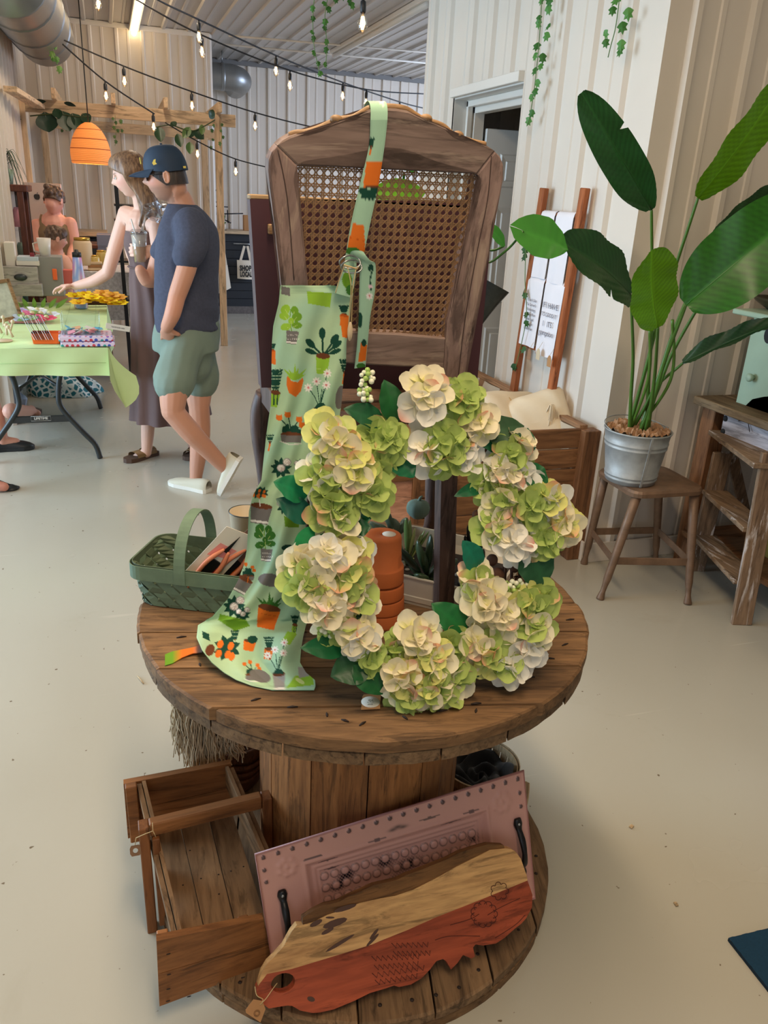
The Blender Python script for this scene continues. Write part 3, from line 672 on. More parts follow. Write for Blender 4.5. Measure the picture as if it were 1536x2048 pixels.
def tulips(p, x, y, s, a=0):
    for dx, dy in [(-26, -32), (-8, -38), (16, -28), (22, -16)]:
        p.line([(x, y), (x+dx*.5*s, y+dy*.6*s), (x+dx*s, y+dy*s)], 2.2*s, DG)
        p.ell(x+dx*s, y+dy*s, 7*s, 6*s, 20, OR); p.lf(x+dx*s, y+dy*s+3*s, 12*s, 6*s, 60, OR); p.lf(x+dx*s, y+dy*s+3*s, 12*s, 6*s, 120, OR)
    for k in range(7): p.ell(x-15*s+k*5*s, y-6*s-5*s*math.sin(k*2), 5*s, 9*s, 20*k, DG)
    p.ell(x, y+4*s, 23*s, 6*s, 4, BR); p.poly([(x-23*s, y+4*s), (x+23*s, y+6*s), (x+19*s, y+21*s), (x-21*s, y+19*s)], GR); p.line([(x-25*s, y+17*s), (x-5*s, y+24*s), (x+20*s, y+23*s)], 2*s, WH)
def rose(p, x, y, s):
    for k in range(9): p.lf(x, y, 26*s, 12*s, k*40+8, DG)
    for dx, dy in [(0, 0), (14, -14), (-14, -8)][:2 if s > .8 else 3]:
        p.ell(x+dx*s, y+dy*s, 10*s, 9*s, 0, GR2)
        for r in (8, 5.4, 2.8): p.ell(x+dx*s, y+dy*s, r*s, r*.85*s, 20, WH); p.ell(x+dx*s+.6, y+dy*s+.4, (r-1.2)*s, (r-1.2)*.8*s, 20, lin(196, 178, 172))
def sprig(p, x, y, s, c=DG, pc=LM, h=7, potw=24):
    for dx in (-12, 0, 11):
        p.line([(x, y), (x+dx*s, y-(h*8)*s)], 1.4*s, c)
        for k in range(h):
            for sg in (-1, 1): p.lf(x+dx*s*(k/h), y-k*8*s, 11*s, 6*s, 90-sg*50, c)
    pot(p, x, y, potw*s, 34*s, 10, pc, None); 
    if pc is LM: p.line([(x-4*s, y+5*s), (x-4*s, y+28*s)], 3*s, DG); p.line([(x+5*s, y+5*s), (x+4*s, y+28*s)], 3*s, DG)
def oranges(p, x, y, s):
    for k in range(8): p.lf(x, y, 30*s, 15*s, k*45+20, DG)
    for dx, dy in [(-14, -8), (8, -4), (2, 14), (-18, 12), (10, 18)]: p.ell(x+dx*s, y+dy*s, 6.5*s, 9*s, 20, OR)
def slimpot(p, x, y, s):     # dark sprig in tall orange pot
    sprig(p, x, y, s*.8, DG, OR, 4, 20); p.poly([(x-11*s, y), (x+12*s, y+2*s), (x+13*s, y+60*s), (x-4*s, y+55*s)], OR); p.ell(x, y+1, 11*s, 3*s, 8, OR2)
pr = Print(PX, mint)
t = .5+.5*np.sin(pr.P[:, 0]*.035+np.sin(pr.P[:, 1]*.021)*2.2+pr.P[:, 1]*.012); pr.c = pr.c*(1-t[:, None]*.6)+np.array(mint2[:3])*t[:, None]*.6
pr.poly([(563, 572), (580, 576), (580, 592), (562, 588)], GR)
pr.poly([(614, 583), (664, 586), (660, 615), (616, 607)], LM)
roundplant(pr, 583, 662, .82, 6, LM, LM2); bigleaf(pr, 646, 712, .78)
slimpot(pr, 688, 630, .8); spiky(pr, 590, 757, .85, LM, OR, 1); sprig(pr, 551, 785, .85)
daisies(pr, 640, 806, .9); tulips(pr, 583, 866, .95); rose(pr, 562, 936, .85); rose(pr, 600, 930, .5)
slimpot(pr, 545, 700, .5); sprig(pr, 690, 745, .7, DG, OR, 5, 8); pr.ell(680, 795, 9, 24, 8, GR)
spiky(pr, 640, 852, .7, GN, GR2); sprig(pr, 540, 885, .5, DG, OR, 4, 8)
oranges(pr, 515, 985, .45); pot(pr, 523, 1012, 44, 36, 8, GR, WH); pr.line([(520, 1012), (519, 1000)], 2, WH); oranges(pr, 525, 985, .42)
rose(pr, 570, 1012, .7); pr.poly([(568, 1032), (600, 1038), (598, 1055), (570, 1054)], LM2)
roundplant(pr, 531, 1098, .78, 4, GN, GN); pr.ell(574, 1095, 11, 6, -10, DG); pr.ell(572, 1120, 9, 6, -30, DG)
tulips(pr, 496, 1150, .55); pot(pr, 490, 1158, 34, 30, 28, GR, WH); sprig(pr, 497, 1152, .4, DG, OR, 5, 6)
pr.ell(540, 1160, 24, 13, 8, GR); rose(pr, 468, 1213, .9); rose(pr, 486, 1228, .6)
spiky(pr, 539, 1216, .95, GN, OR, 0, 48, 44)
pr.poly([(440, 1228), (492, 1240), (500, 1252), (470, 1262), (436, 1240)], LM2); sprig(pr, 470, 1280, .5, DG, mint2, 5, 4)
oranges(pr, 454, 1296, .95); sprig(pr, 538, 1298, .62, DG, OR, 5, 30); pot(pr, 500, 1282, 26, 20, 10, OR, None); pr.ell(505, 1279, 10, 8, 0, DG)
sprig(pr, 590, 1250, .5, DG, LM, 5, 22); pr.poly([(575, 1262), (594, 1268), (580, 1290), (562, 1284)], LM)
daisies(pr, 556, 1338, .8); tulips(pr, 505, 1348, .62); pr.ell(520, 1352, 22, 12, 20, GR); pr.poly([(590, 1352), (625, 1350), (628, 1370), (572, 1376)], LM); pr.ell(600, 1362, 10, 4, 30, lin(210, 226, 150))
pr.poly([(596, 1334), (618, 1334), (618, 1352), (598, 1356)], GR2); pr.poly([(404, 1262), (418, 1268), (420, 1282), (406, 1276)], DG)
pr.ell(420, 1300, 9, 12, 20, BR)
# hem seams
CC = pr.c.reshape(NV, NU, 3); CC[3:4] *= .82; CC[10:11] *= .86; CC[-6:-5] *= .85; CC[:, 3:4] *= .9
apron = thing('printed_apron', 'mint green apron printed with potted plants, hanging from the chair back', 'apron', tuple(aZ(520, 1300, SZ)))
mb = MB(); grid(mb, G, True, CC); du = np.gradient(G, axis=1); dv = np.gradient(G, axis=0); NN = np.cross(du, dv); NN /= np.linalg.norm(NN, axis=2, keepdims=True)+1e-9; NN *= np.sign(NN[..., 1:2]*1.0+NN[..., 2:3]*-1.0); back = G+NN*.0014; grid(mb, back, True, np.tile(np.array(mint[:3])*.92, (NV, NU, 1)), flip=True)
obj('body', mb, M_cloth, apron)
def ribbon(pl, depth, motifs, name, nu=18, per=3, thick=.0012):      # pl: list of (xl,yl,xr,yr), depth: Y per row
    A = smooth_pts([np.array([*p, d]) for p, d in zip(pl, depth)], per*6); nv = len(A); G = np.zeros((nv, nu, 3)); PX = np.zeros((nv, nu, 2))
    for i, (xl, yl, xr, yr, d) in enumerate(A):
        for j in range(nu):
            u = j/(nu-1); x, y = xl+(xr-xl)*u, yl+(yr-yl)*u; G[i, j] = cp(x, y, d+.002*math.sin(PI*u)); PX[i, j] = (x, y)
    p = Print(PX, mint); 
    for f in motifs: f(p)
    CC = p.c.reshape(nv, nu, 3); CC[:, 1:2] *= .88; CC[:, -2:-1] *= .88
    mb = MB(); grid(mb, G, True, CC); grid(mb, G+np.array([0, thick, 0]), True, CC*.9, flip=True); return mb
cb = [1.39, 1.389, 1.392, 1.395, 1.40, 1.403, 1.405]
mb = ribbon([(741, 240, 775, 240), (738, 293, 769, 293), (720, 369, 757, 369), (703, 444, 741, 444), (693, 501, 729, 501), (690, 525, 722, 525)], [.005, .006, .008, .010, .012, .012],
            [lambda p: sprig(p, 742, 295, .5, DG, OR, 5, 10), lambda p: p.ell(760, 334, 10, 11, 0, DG), lambda p: p.poly([(733, 322), (765, 324), (757, 375), (726, 374)], OR), lambda p: p.line([(728, 372), (756, 374)], 2, BR),
             lambda p: [p.lf(738, 380, 24, 10, -90+k*22, DG) for k in range(-4, 5)], lambda p: p.poly([(706, 447), (728, 449), (731, 505), (694, 496)], OR), lambda p: p.line([(702, 476), (728, 482)], 1.2, OR2), lambda p: p.ell(705, 502, 14, 8, 0, GN)], 'neck_strap')
# over the crest to the far side
Gt = []
for t in np.linspace(0, 1, 14):
    a = t*PI; Gt.append([cp(741+34*u, 240, .005)+np.array([0, .024*(1-math.cos(a)), .030*math.sin(a)**.7])+np.array([0, 0, -.05*max(t-.75, 0)]) for u in np.linspace(0, 1, 10)])
P2 = Print(np.array([[(742+32*u, 240-26*t) for u in np.linspace(0, 1, 10)] for t in np.linspace(0, 1, 14)]), mint)
for k in range(8): P2.lf(766, 226, 10, 4.6, k*45+10, WH)
P2.ell(766, 226, 2.4, 2.4, 0, OR); grid(mb, Gt, True, P2.c.reshape(14, 10, 3))
obj('neck_strap', mb, M_cloth, apron)
mb = ribbon([(669, 586, 705, 596), (676, 566, 708, 574), (684, 543, 712, 548), (689, 524, 713, 526)], [.03, .026, .022, .018], [lambda p: p.ell(694, 560, 10, 16, 0, LM2), lambda p: p.ell(700, 580, 8, 10, 0, GN)], 'bib_corner')
obj('bib_corner', mb, M_cloth, apron)
mb = ribbon([(699, 512, 707, 524), (703, 503, 716, 518), (715, 501, 730, 522), (728, 506, 742, 524), (721, 530, 751, 530), (719, 580, 750, 580), (718, 626, 741, 630), (715, 679, 736, 680), (712, 712, 733, 712), (709, 737, 731, 734)], [.02, .03, .035, .035, .03, .028, .026, .024, .022, .022],
            [lambda p: p.line([(746, 535), (740, 560), (742, 580)], 3, DG), lambda p: p.ell(741, 535, 5, 7, 20, DG), lambda p: [p.lf(739, 592, 9, 4, k*45, WH) for k in range(8)], lambda p: [p.lf(741, 570, 8, 4, 230+k*26, lin(226, 200, 206)) for k in range(4)], lambda p: p.ell(739, 592, 2, 2, 0, PK),
             lambda p: p.ell(720, 640, 5, 16, 0, DG), lambda p: p.poly([(722, 684), (735, 690), (731, 722), (716, 724)], OR), lambda p: p.ell(728, 686, 5, 7, 0, DG), lambda p: p.ell(722, 732, 9, 6, 0, GN)], 'loose_strap')
obj('loose_strap', mb, M_cloth, apron)
for dx, dy in ((0, 0), (3, 9)):
    c = cp(700+dx, 524+dy, .036); mb = MB(); tube(mb, [c+[.019*math.cos(a), .004*math.sin(a*2), .011*math.sin(a)] for a in np.linspace(0, 2*PI, 20)[:-1]], .0016, 6, closed=True); obj('d_ring', mb, M_galv, apron, label='metal ring')
twm = mat('jute twine', (196, 168, 120), .9)
mb = MB(); c = cp(702, 532, .04); tube(mb, [cp(688, 530, .043), cp(694, 532, .043), cp(715, 538, .043), cp(716, 533, .043)], .0016, 5); tube(mb, smooth_pts([cp(695, 534, .043), cp(702, 570, .055), cp(700, 612, .055), cp(697, 650, .055)], 5), .0009, 5); tube(mb, smooth_pts([cp(712, 537, .043), cp(705, 580, .055), cp(704, 612, .055), cp(703, 650, .055)], 5), .0009, 5); tube(mb, smooth_pts([cp(689, 531, .043), cp(680, 556, .04), cp(671, 586, .04)], 4), .0009, 5)
obj('tag_string', mb, twm, apron)
mb = MB(); c = cp(700, 663, .06); lathe(mb, [(1e-4, -.0012), (.011, -.0012), (.0115, 0), (.011, .0012), (1e-4, .0012)], 18, c, Matrix.Rotation(PI/2, 3, 'X') @ Matrix.Rotation(0, 3, 'Z'), .42, 1.5); obj('wooden_tag', mb, mat('pale tag wood', (206, 184, 150), .7), apron)
# waist tie end lying on the table
A = [(1296, 341, 1328), (1305, 366, 1322), (1302, 386, 1306), (1297, 402, 1303)]
G2 = []; PX2 = []
for x, yt, yb in [(330, 1310, 1332), (345, 1304, 1328), (365, 1300, 1316), (385, 1296, 1308), (404, 1290, 1306)]:
    G2.append([aZ(x, yt+(yb-yt)*k/5, .7505+.003*math.sin(x*.05)) for k in range(6)]); PX2.append([(x, yt+(yb-yt)*k/5) for k in range(6)])
P3 = Print(np.array(PX2), LM2); P3.c[:] = np.repeat(np.array([LM2[:3], LM2[:3], OR[:3], OR[:3], GR[:3]]), 6, 0); mb = MB(); grid(mb, G2, True, P3.c.reshape(5, 6, 3)); mb2 = MB(); grid(mb, np.array(G2)+[0, 0, .0015], True, P3.c.reshape(5, 6, 3)); obj('waist_tie', mb, M_cloth, apron)
# ---------------------------------------------------------------- hydrangea wreath leaning on the chair
WO = np.array([.49, 1.15, .76]); Wt = nrm([.02, .23, .52]); Wx = nrm(np.cross(Wt, [0, 1, 0])); Wn = nrm(np.cross(Wx, Wt)); Wn = Wn if Wn[1] < 0 else -Wn
def wp(px, py, d=0): return aP(px, py, WO+Wn*d, Wn)
wreath = thing('hydrangea_wreath', 'round wreath of green and cream silk hydrangeas leaning against the chair', 'wreath', tuple(aZ(840, 1400, SZ)))
wc = wp(848, 1098, -.02); wR = .205
for k in range(9):
    mb = MB(); a0 = k*.7; P = [wc+Wx*(wR+.016*math.sin(3*a+a0)+.006*k-.02)*math.cos(a)+Wt*(wR*1.12+.016*math.sin(3*a+a0)+.006*k-.02)*math.sin(a)+Wn*.014*math.cos(3*a+a0) for a in np.linspace(0, 2*PI, 60)[:-1]]
    tube(mb, P, .0032, 5, closed=True); obj('twig_hoop', mb, mat('grapevine twig', (86, 52, 34), .8, var=.3, vs=60) if k == 0 else bpy.data.materials['grapevine twig'], wreath)
CR = lin(246, 236, 204); CW = lin(246, 243, 232); YG = lin(230, 228, 140); GR1 = lin(186, 204, 116); GRD = lin(150, 178, 84); PKT = lin(238, 166, 142)
def floret_mesh(kind, seed):
    r = np.random.RandomState(seed); mb = MB(); npet = 4; R0 = .034
    for k in range(npet):
        a = k*PI/2+r.uniform(-.2, .2); L = R0*r.uniform(.85, 1.12); W = L*r.uniform(1.0, 1.2); lift = r.uniform(.0, .30); G = []; CC = []
        base, tip, mid = {'cream': (YG, CR, CR), 'white': (CR, CW, CW), 'yellow': (GR1, YG, YG), 'green': (GRD, GR1, GR1), 'lime': (GRD, YG, GR1)}[kind]
        pink = r.rand() < (.22 if kind in ('yellow', 'cream', 'lime') else .04)
        for i in range(7):
            t = i/6; wv = .5*max(1-abs((t-.56)/.50)**2.6, 0)**.6 if t > .05 else .05; row = []; cr = []
            for j in range(7):
                s = (j-3)/3; ln = L*(t-.10*(abs(s)**2)*t*(1 if t > .6 else .2)); x = ln; y = W*wv*s
                z = lift*L*t*t-.10*L*math.sin(PI*t)+.10*W*s*s*(1-.6*t)+.022*L*math.sin(9*t+5*s+a*3)
                row.append((x*math.cos(a)-y*math.sin(a), x*math.sin(a)+y*math.cos(a), z))
                f = min(t*1.6, 1); c = np.array(base[:3])*(1-f)+np.array(mid[:3])*f
                if pink: q = max(0, (t-.45)/.55)**1.3*(1-.3*abs(s)); c = c*(1-q)+np.array(PKT[:3])*q
                if abs(s) < .05: c = c*.95
                cr.append(c*r.uniform(.975, 1.0))
            G.append(row); CC.append(cr)
        grid(mb, G, True, CC)
    mb.add([(.0022*math.cos(a)*(1 if i % 2 else .4), .0022*math.sin(a)*(1 if i % 2 else .4), .0035) for i, a in enumerate(np.linspace(0, 2*PI, 9)[:-1])]+[(0, 0, .0052)], [(i, (i+1) % 8, 8) for i in range(8)], False, lin(214, 226, 190)[:3])
    me = mb.mesh('floret'); me.materials.append(M_petal); return me
FM = {k: [floret_mesh(k, 11*i+len(k)) for i in range(5)] for k in ('cream', 'white', 'yellow', 'green', 'lime')}
wloc = OFF[wreath.name]
heads = [ # px, py, radius px, depth out of plane, kinds
 (846, 798, 50, .055, 'cream cream white'), (915, 812, 46, .045, 'green lime yellow'), (948, 848, 34, .05, 'yellow cream'), (882, 898, 52, .035, 'green green lime'), (850, 905, 36, .03, 'white green'), (915, 905, 34, .03, 'green white'),
 (770, 885, 42, .03, 'lime green'), (745, 875, 26, .02, 'green lime'), (655, 882, 50, .045, 'yellow cream yellow'), (700, 940, 48, .06, 'yellow cream cream'), (636, 960, 44, .04, 'green white'), (655, 1012, 46, .03, 'lime green'), (735, 985, 38, .03, 'green green'), (668, 1040, 32, .03, 'cream lime'), (735, 925, 30, .03, 'green'),
 (655, 1118, 46, .05, 'cream white'), (612, 1172, 46, .045, 'lime cream'), (690, 1152, 46, .04, 'green green yellow'), (648, 1212, 46, .055, 'white cream'), (700, 1110, 30, .03, 'yellow white'), (600, 1130, 28, .03, 'cream'), (712, 1200, 28, .03, 'cream lime'), (675, 1250, 22, .03, 'green'),
 (712, 1272, 34, .05, 'white cream'), (738, 1312, 24, .04, 'lime'), (828, 1275, 44, .05, 'cream cream'), (855, 1318, 44, .07, 'yellow cream'), (800, 1350, 40, .06, 'cream yellow'), (848, 1372, 44, .06, 'yellow green cream'), (880, 1385, 30, .04, 'green cream'), (812, 1385, 28, .04, 'lime'), (905, 1345, 30, .03, 'green cream'), (790, 1300, 26, .03, 'green'),
 (935, 1292, 36, .045, 'cream'), (968, 1308, 34, .045, 'lime yellow'), (900, 1290, 24, .04, 'green'), (1010, 1330, 34, .04, 'white green'), (965, 1205, 44, .045, 'cream cream'), (1000, 1235, 38, .05, 'cream'), (1045, 1210, 44, .045, 'yellow lime cream'), (1055, 1262, 42, .05, 'cream green'), (1040, 1295, 38, .04, 'white'), (945, 1165, 30, .035, 'cream lime'), (1075, 1195, 26, .03, 'lime'),
 (1010, 915, 38, .035, 'lime green'), (1030, 895, 26, .03, 'green cream'), (995, 950, 38, .03, 'white cream'), (1032, 955, 28, .03, 'white'), (972, 968, 26, .02, 'lime'), (1000, 1005, 40, .03, 'green cream'), (1050, 1015, 44, .045, 'green lime'), (1090, 1005, 36, .05, 'yellow cream white'), (1115, 1048, 32, .05, 'yellow cream'), (985, 1055, 34, .03, 'lime cream'), (1018, 1085, 40, .04, 'white'), (1080, 1080, 34, .04, 'lime green'), (990, 1120, 26, .035, 'cream'), (1000, 1150, 34, .045, 'white cream'), (1035, 1135, 24, .04, 'white'), (960, 1030, 24, .02, 'white')]
nf = 0; GA = 2.39996
for hi, (hx, hy, hr, dep, kinds) in enumerate(heads):
    kinds = kinds.split(); c = wp(hx, hy, dep*.35); R = hr/930.0
    hd = MB(); sphere(hd, c-Wn*.012, R*.42, 8, 5); ho = obj('flower_head', hd, bpy.data.materials['grapevine twig'], wreath)
    n = 2+int(hr/9.5)
    for i in range(n):
        u = (i+.35)/n; th = GA*i+hi; rr = math.sqrt(u)*.98; el = math.sqrt(max(1-rr*rr, 0))
        d = Wx*rr*math.cos(th)+Wt*rr*math.sin(th)+Wn*(el*.8+.1); p = c+d*R*.72+Wn*.006
        if nf < 298:
            k = kinds[(i+rng.randint(2)) % len(kinds)]; me = FM[k][rng.randint(5)]
            o = bpy.data.objects.new('floret', me); C.objects.link(o); o.parent = ho
            z = nrm(d+Wn*.7+rng.uniform(-.2, .2, 3)); x = nrm(np.cross([.3, .1, 1], z)); y = np.cross(z, x)
            M = Matrix(np.stack([x, y, z], 1).tolist()) @ Matrix.Rotation(rng.uniform(0, 6.28), 3, 'Z'); s = rng.uniform(.82, 1.12)
            M = M.to_4x4(); M.translation = Vector(p-wloc); o.matrix_local = M @ Matrix.Scale(s, 4); nf += 1
LV = [((793, 848), (772, 759), 50, (26, 92, 44)), ((770, 848), (692, 814), 44, (22, 84, 46)), ((962, 872), (1052, 848), 52, (52, 84, 52)), ((1004, 896), (942, 862), 44, (14, 104, 62)), ((1040, 915), (1058, 856), 44, (20, 104, 60)), ((1045, 930), (1098, 980), 50, (26, 100, 52)), ((968, 972), (912, 990), 24, (16, 96, 56)), ((958, 1142), (930, 1082), 46, (18, 110, 84)),
      ((1048, 1090), (1098, 1172), 84, (44, 92, 58)), ((614, 992), (552, 962), 46, (24, 118, 74)), ((625, 1042), (556, 996), 44, (18, 86, 66)), ((648, 1052), (596, 1140), 60, (18, 128, 68)), ((702, 1048), (754, 1018), 24, (12, 104, 56)), ((786, 912), (830, 952), 48, (14, 104, 66)), ((934, 1268), (868, 1206), 54, (26, 104, 48)), ((694, 1296), (606, 1294), 40, (20, 98, 52)), ((740, 1318), (664, 1352), 62, (38, 84, 46)), ((706, 1330), (768, 1388), 46, (28, 92, 46)), ((922, 1322), (968, 1348), 40, (14, 80, 50)), ((700, 1060), (742, 1052), 34, (16, 80, 40)), ((720, 1205), (690, 1240), 34, (24, 70, 40)), ((1070, 905), (1042, 868), 34, (24, 84, 50))]
for i, (b_, t_, wd, cl) in enumerate(LV):
    mb = MB(); leaf(mb, wp(*b_, .012+.006*(i % 3)), wp(*t_, .03+.008*(i % 2)), wd/930.0, Wn+[0, 0, .35], lin(*cl), .16, .09, 14, 4, 0, wave=.5, peak=.45)
    tube(mb, [wp(*b_, .0), wp(*b_, .013)], .0012, 5, col=lin(60, 80, 40)[:3]); obj('leaf', mb, M_leaf, wreath)
def berries(pts, name='berry_spray', r=.0048, d=.03, hang=None):
    st = MB(); c = np.mean(pts, 0); root = wp(c[0], c[1]-20, 0) if hang is None else wp(*hang, 0)
    for p in pts: tube(st, smooth_pts([root, (root+wp(*p, d))/2+[0, 0, .004], wp(*p, d)], 3), .0007, 4)
    o = obj(name, st, bpy.data.materials['grapevine twig'], wreath)
    for i, p in enumerate(pts):
        mb = MB(); q = wp(*p, d+rng.uniform(-.006, .006)); sphere(mb, q, r*rng.uniform(.85, 1.1), 10, 6, col=(lin(232, 232, 204) if i % 3 else lin(166, 196, 104))[:3]); obj('berry', mb, M_vcgloss, o)
def spot(cx, cy, n, rx, ry): return [(cx+rx*math.sqrt((i+.4)/n)*math.cos(GA*i), cy+ry*math.sqrt((i+.4)/n)*math.sin(GA*i)) for i in range(n)]
berries([(735, 740), (745, 745), (742, 755), (738, 757), (747, 757), (728, 745), (731, 757), (724, 762), (723, 750), (730, 769), (722, 769), (743, 763), (736, 748)], hang=(735, 800)); berries([(719, 780), (726, 780), (734, 776), (739, 779), (719, 788), (727, 786), (734, 788), (727, 793), (741, 794), (735, 799), (727, 799), (742, 800), (733, 782)], hang=(740, 815))
berries(spot(655, 1262, 13, 20, 11)); berries(spot(782, 1306, 15, 22, 14)); berries(spot(1000, 1192, 20, 26, 16)); berries(spot(1032, 1172, 14, 22, 14)); berries(spot(1052, 1088, 8, 18, 14))
# ---------------------------------------------------------------- price tag lying in front of the wreath
tag = thing('gift_tag', 'small kraft paper tag with a white round sticker on the table edge', 'tag', tuple(aZ(740, 1408, SZ)))
o_, a_, b_ = aZ(722, 1420, SZ+.002), aZ(760, 1418, SZ+.002), aZ(725, 1390, SZ+.002); ex, ey = a_-o_, b_-o_
mb = MB(); prism(mb, [(0, 0), (1, 0), (1, .85), (.93, 1), (.06, 1), (0, .86)], .0012, o_, ex, ey, (0, 0, 1)); obj('card', mb, mat('kraft card', (176, 128, 82), .8), tag)
c = aZ(741, 1404, SZ+.0036); mb = MB(); lathe(mb, [(1e-4, 0), (.017, 0), (.017, .0004), (1e-4, .0004)], 24, c); st = obj('sticker', mb, mat('paper white', (232, 226, 214), .7), tag)
mb = MB(); R9 = frame(ex, np.cross([0, 0, 1], ex), (0, 0, 1))
for body, dy, sz in (('HOME', .005, .007), ('&', -.001, .006), ('GARDEN', -.0075, .005)):
    t = text_mesh('~'*3 if 0 else {'HOME': 'the', '&': '~ * ~', 'GARDEN': 'shop'}[body], sz, .0001); M = frame(ex, np.cross([0, 0, 1], ex), (0, 0, 1), c+nrm(ey)*dy+[0, 0, .0006]); mb.merge(t, M)
obj('print', mb, mat('sticker print', (110, 112, 100), .8), tag, kind='stuff')
# ---------------------------------------------------------------- stack of terracotta pots, upside down
M_terra = mat('terracotta', (206, 110, 56), .8, var=.12, vs=9, bmp=.08, bs=200)
pc = aZ(767, 1247, SZ)+[0, .018, 0]; pc[2] = SZ; z = 0
for k, (dz, lab) in enumerate([(0, 'terracotta pot, bottom rim of the upside down stack'), (.031, 'second terracotta pot rim from the bottom of the stack'), (.063, 'third terracotta pot rim from the bottom of the stack'), (.098, 'terracotta pot on top of the stack with a white price sticker')]):
    t = thing('terracotta_pot', lab, 'pot', (pc[0], pc[1], SZ+dz), 'upside down terracotta pots'); mb = MB(); lean = np.array([-.0018*k, 0, 0])
    rim = .030 if k < 3 else .036; zt = .105; R1 = .0505-.0007*k
    prof = [(R1-.006, 0), (R1, 0), (R1+.0006, .003), (R1-.0006, rim-.003), (R1-.002, rim), (R1-.0068, rim+.001), (.0395, zt-.006), (.0375, zt-.001), (.035, zt), (.0065, zt), (.0055, zt-.004), (.0055, zt-.006), (.034, zt-.006), (R1-.012, rim), (R1-.006, .002)]
    lathe(mb, prof, 40, pc+[lean[0], 0, dz]); obj('body', mb, M_terra, t)
    if k == 3: mb = MB(); lathe(mb, [(1e-4, 0), (.0145, 0), (.0145, .0004), (1e-4, .0004)], 20, pc+[lean[0]+.012, -.004, dz+zt+.0005]); obj('sticker', mb, bpy.data.materials['paper white'], t)
# ---------------------------------------------------------------- cream metal planter with succulents
M_cream = mat('cream enamel', (222, 208, 184), .45, var=.08, vs=10)
ua = math.radians(-41); eu = np.array([math.cos(ua), math.sin(ua), 0]); ev = np.array([-math.sin(ua), math.cos(ua), 0]); pl0 = np.array([.602, 1.475, SZ])
pl = thing('cream_planter', 'cream metal trough planter full of succulents under the chair', 'planter', tuple(pl0+ev*.14))
LU, LV2, PH = .30, .27, .075; ctr = pl0+ev*(LV2/2)+eu*.02
def rrect(lu, lv, r, n=5):
    out = []
    for cx, cy, a0 in ((lu-r, lv-r, 0), (-lu+r, lv-r, PI/2), (-lu+r, -lv+r, PI), (lu-r, -lv+r, 1.5*PI)):
        for i in range(n+1): a = a0+PI/2*i/n; out.append((cx+r*math.cos(a), cy+r*math.sin(a)))
    return out
def tub(mb, c, eu, ev, levels):      # levels of (half u, half v, radius, z)
    G = [[c+eu*x+ev*y+np.array([0, 0, z]) for x, y in rrect(hu, hv, r)+[rrect(hu, hv, r)[0]]] for hu, hv, r, z in levels]; grid(mb, G, False, flip=True)
    k = len(G[0])-1; mb.add(G[0][:k], [tuple(range(k))[::-1]]); mb.add(G[-1][:k], [tuple(range(k))]); return mb
mb = MB(); tub(mb, ctr, eu, ev, [(.142, .128, .02, 0), (.143, .129, .02, .008), (.146, .132, .02, .010), (.147, .133, .02, .022), (.145, .131, .02, .024), (.150, .136, .022, PH-.004), (.156, .142, .024, PH-.003), (.156, .142, .024, PH), (.150, .136, .022, PH), (.147, .132, .02, .05), (.14, .12, .02, .028)])
obj('trough', mb, M_cream, pl)
mb = MB(); tub(mb, ctr, eu, ev, [(.139, .119, .02, .0285), (.138, .118, .02, .032), (.12, .10, .02, .034)]); obj('soil', mb, mat('dark soil', (40, 32, 28), .9, bmp=.5, bs=120), pl)
mb = MB()
for i in range(26): q = ctr+eu*rng.uniform(-.12, .12)+ev*rng.uniform(-.11, .11)+[0, 0, .036]; sphere(mb, q, rng.uniform(.006, .012), 7, 4, (1, .8, .5))
obj('pebble', mb, mat('pale pebble', (150, 148, 140), .6), pl, kind='stuff')
def fat(mb, b, t, r, col, n=8):      # plump succulent leaf
    b = np.array(b, float); t = np.array(t, float); P = [b+(t-b)*s for s in (0, .15, .4, .7, .92, 1)]; tube(mb, P, np.array([.35, .7, 1, .95, .5, .05])*r, n, flat=.45, up=(0, 0, 1), col=col[:3])
def succ(name, lab, root, tips, r, cols):
    t = thing(name, lab, 'succulent', tuple(root)); mb = MB(); tube(mb, [root, np.array(root)+[0, 0, .03], np.mean(tips, 0)*.3+np.array(root)*.7], .005, 6, col=lin(66, 84, 50)[:3]); obj('stem', mb, M_plant, t)
    for i, tp in enumerate(tips):
        mb = MB(); bb = np.array(root)*.75+np.array(tp)*.25; fat(mb, bb, tp, r*(.8+.35*((i*7) % 5)/5), lin(*cols[i % len(cols)])); obj('leaf', mb, M_plant, t)
dj = [(58, 78, 54), (74, 96, 64), (44, 62, 46)]
YS = 1.50
succ('jade_succulent', 'dark jade succulent with paddle leaves beside the terracotta stack', aY(853, 1162, YS), [aY(862, 1068, YS), aY(835, 1080, YS), aY(795, 1092, YS-.02), aY(818, 1128, YS), aY(838, 1150, YS-.03), aY(815, 1152, YS), aY(880, 1130, YS), aY(915, 1118, YS), aY(905, 1140, YS), aY(845, 1100, YS), aY(870, 1150, YS)], .019, dj)
succ('variegated_succulent', 'pale variegated succulent with thin drooping leaves behind the pots', aY(815, 1130, 1.60), [aY(x, y, 1.59) for x, y in [(786, 1056), (796, 1080), (812, 1035), (820, 1038), (830, 1056), (800, 1100), (813, 1120), (828, 1116), (842, 1068), (850, 1060), (838, 1090), (858, 1062), (792, 1070)]], .0075, [(150, 170, 110), (190, 196, 130), (120, 148, 84)])
succ('sage_succulent', 'sage green succulent with round pads at the back of the planter', aY(790, 1078, 1.72), [aY(x, y, 1.71) for x, y in [(768, 1012), (786, 1036), (815, 1036), (756, 1048), (740, 1045)]], .022, [(112, 134, 112), (134, 152, 132)])
t = thing('sage_pumpkin', 'round sage green felt pumpkin behind the succulents', 'ornament', tuple(aY(836, 1036, 1.80)-np.array([0, 0, .05])))
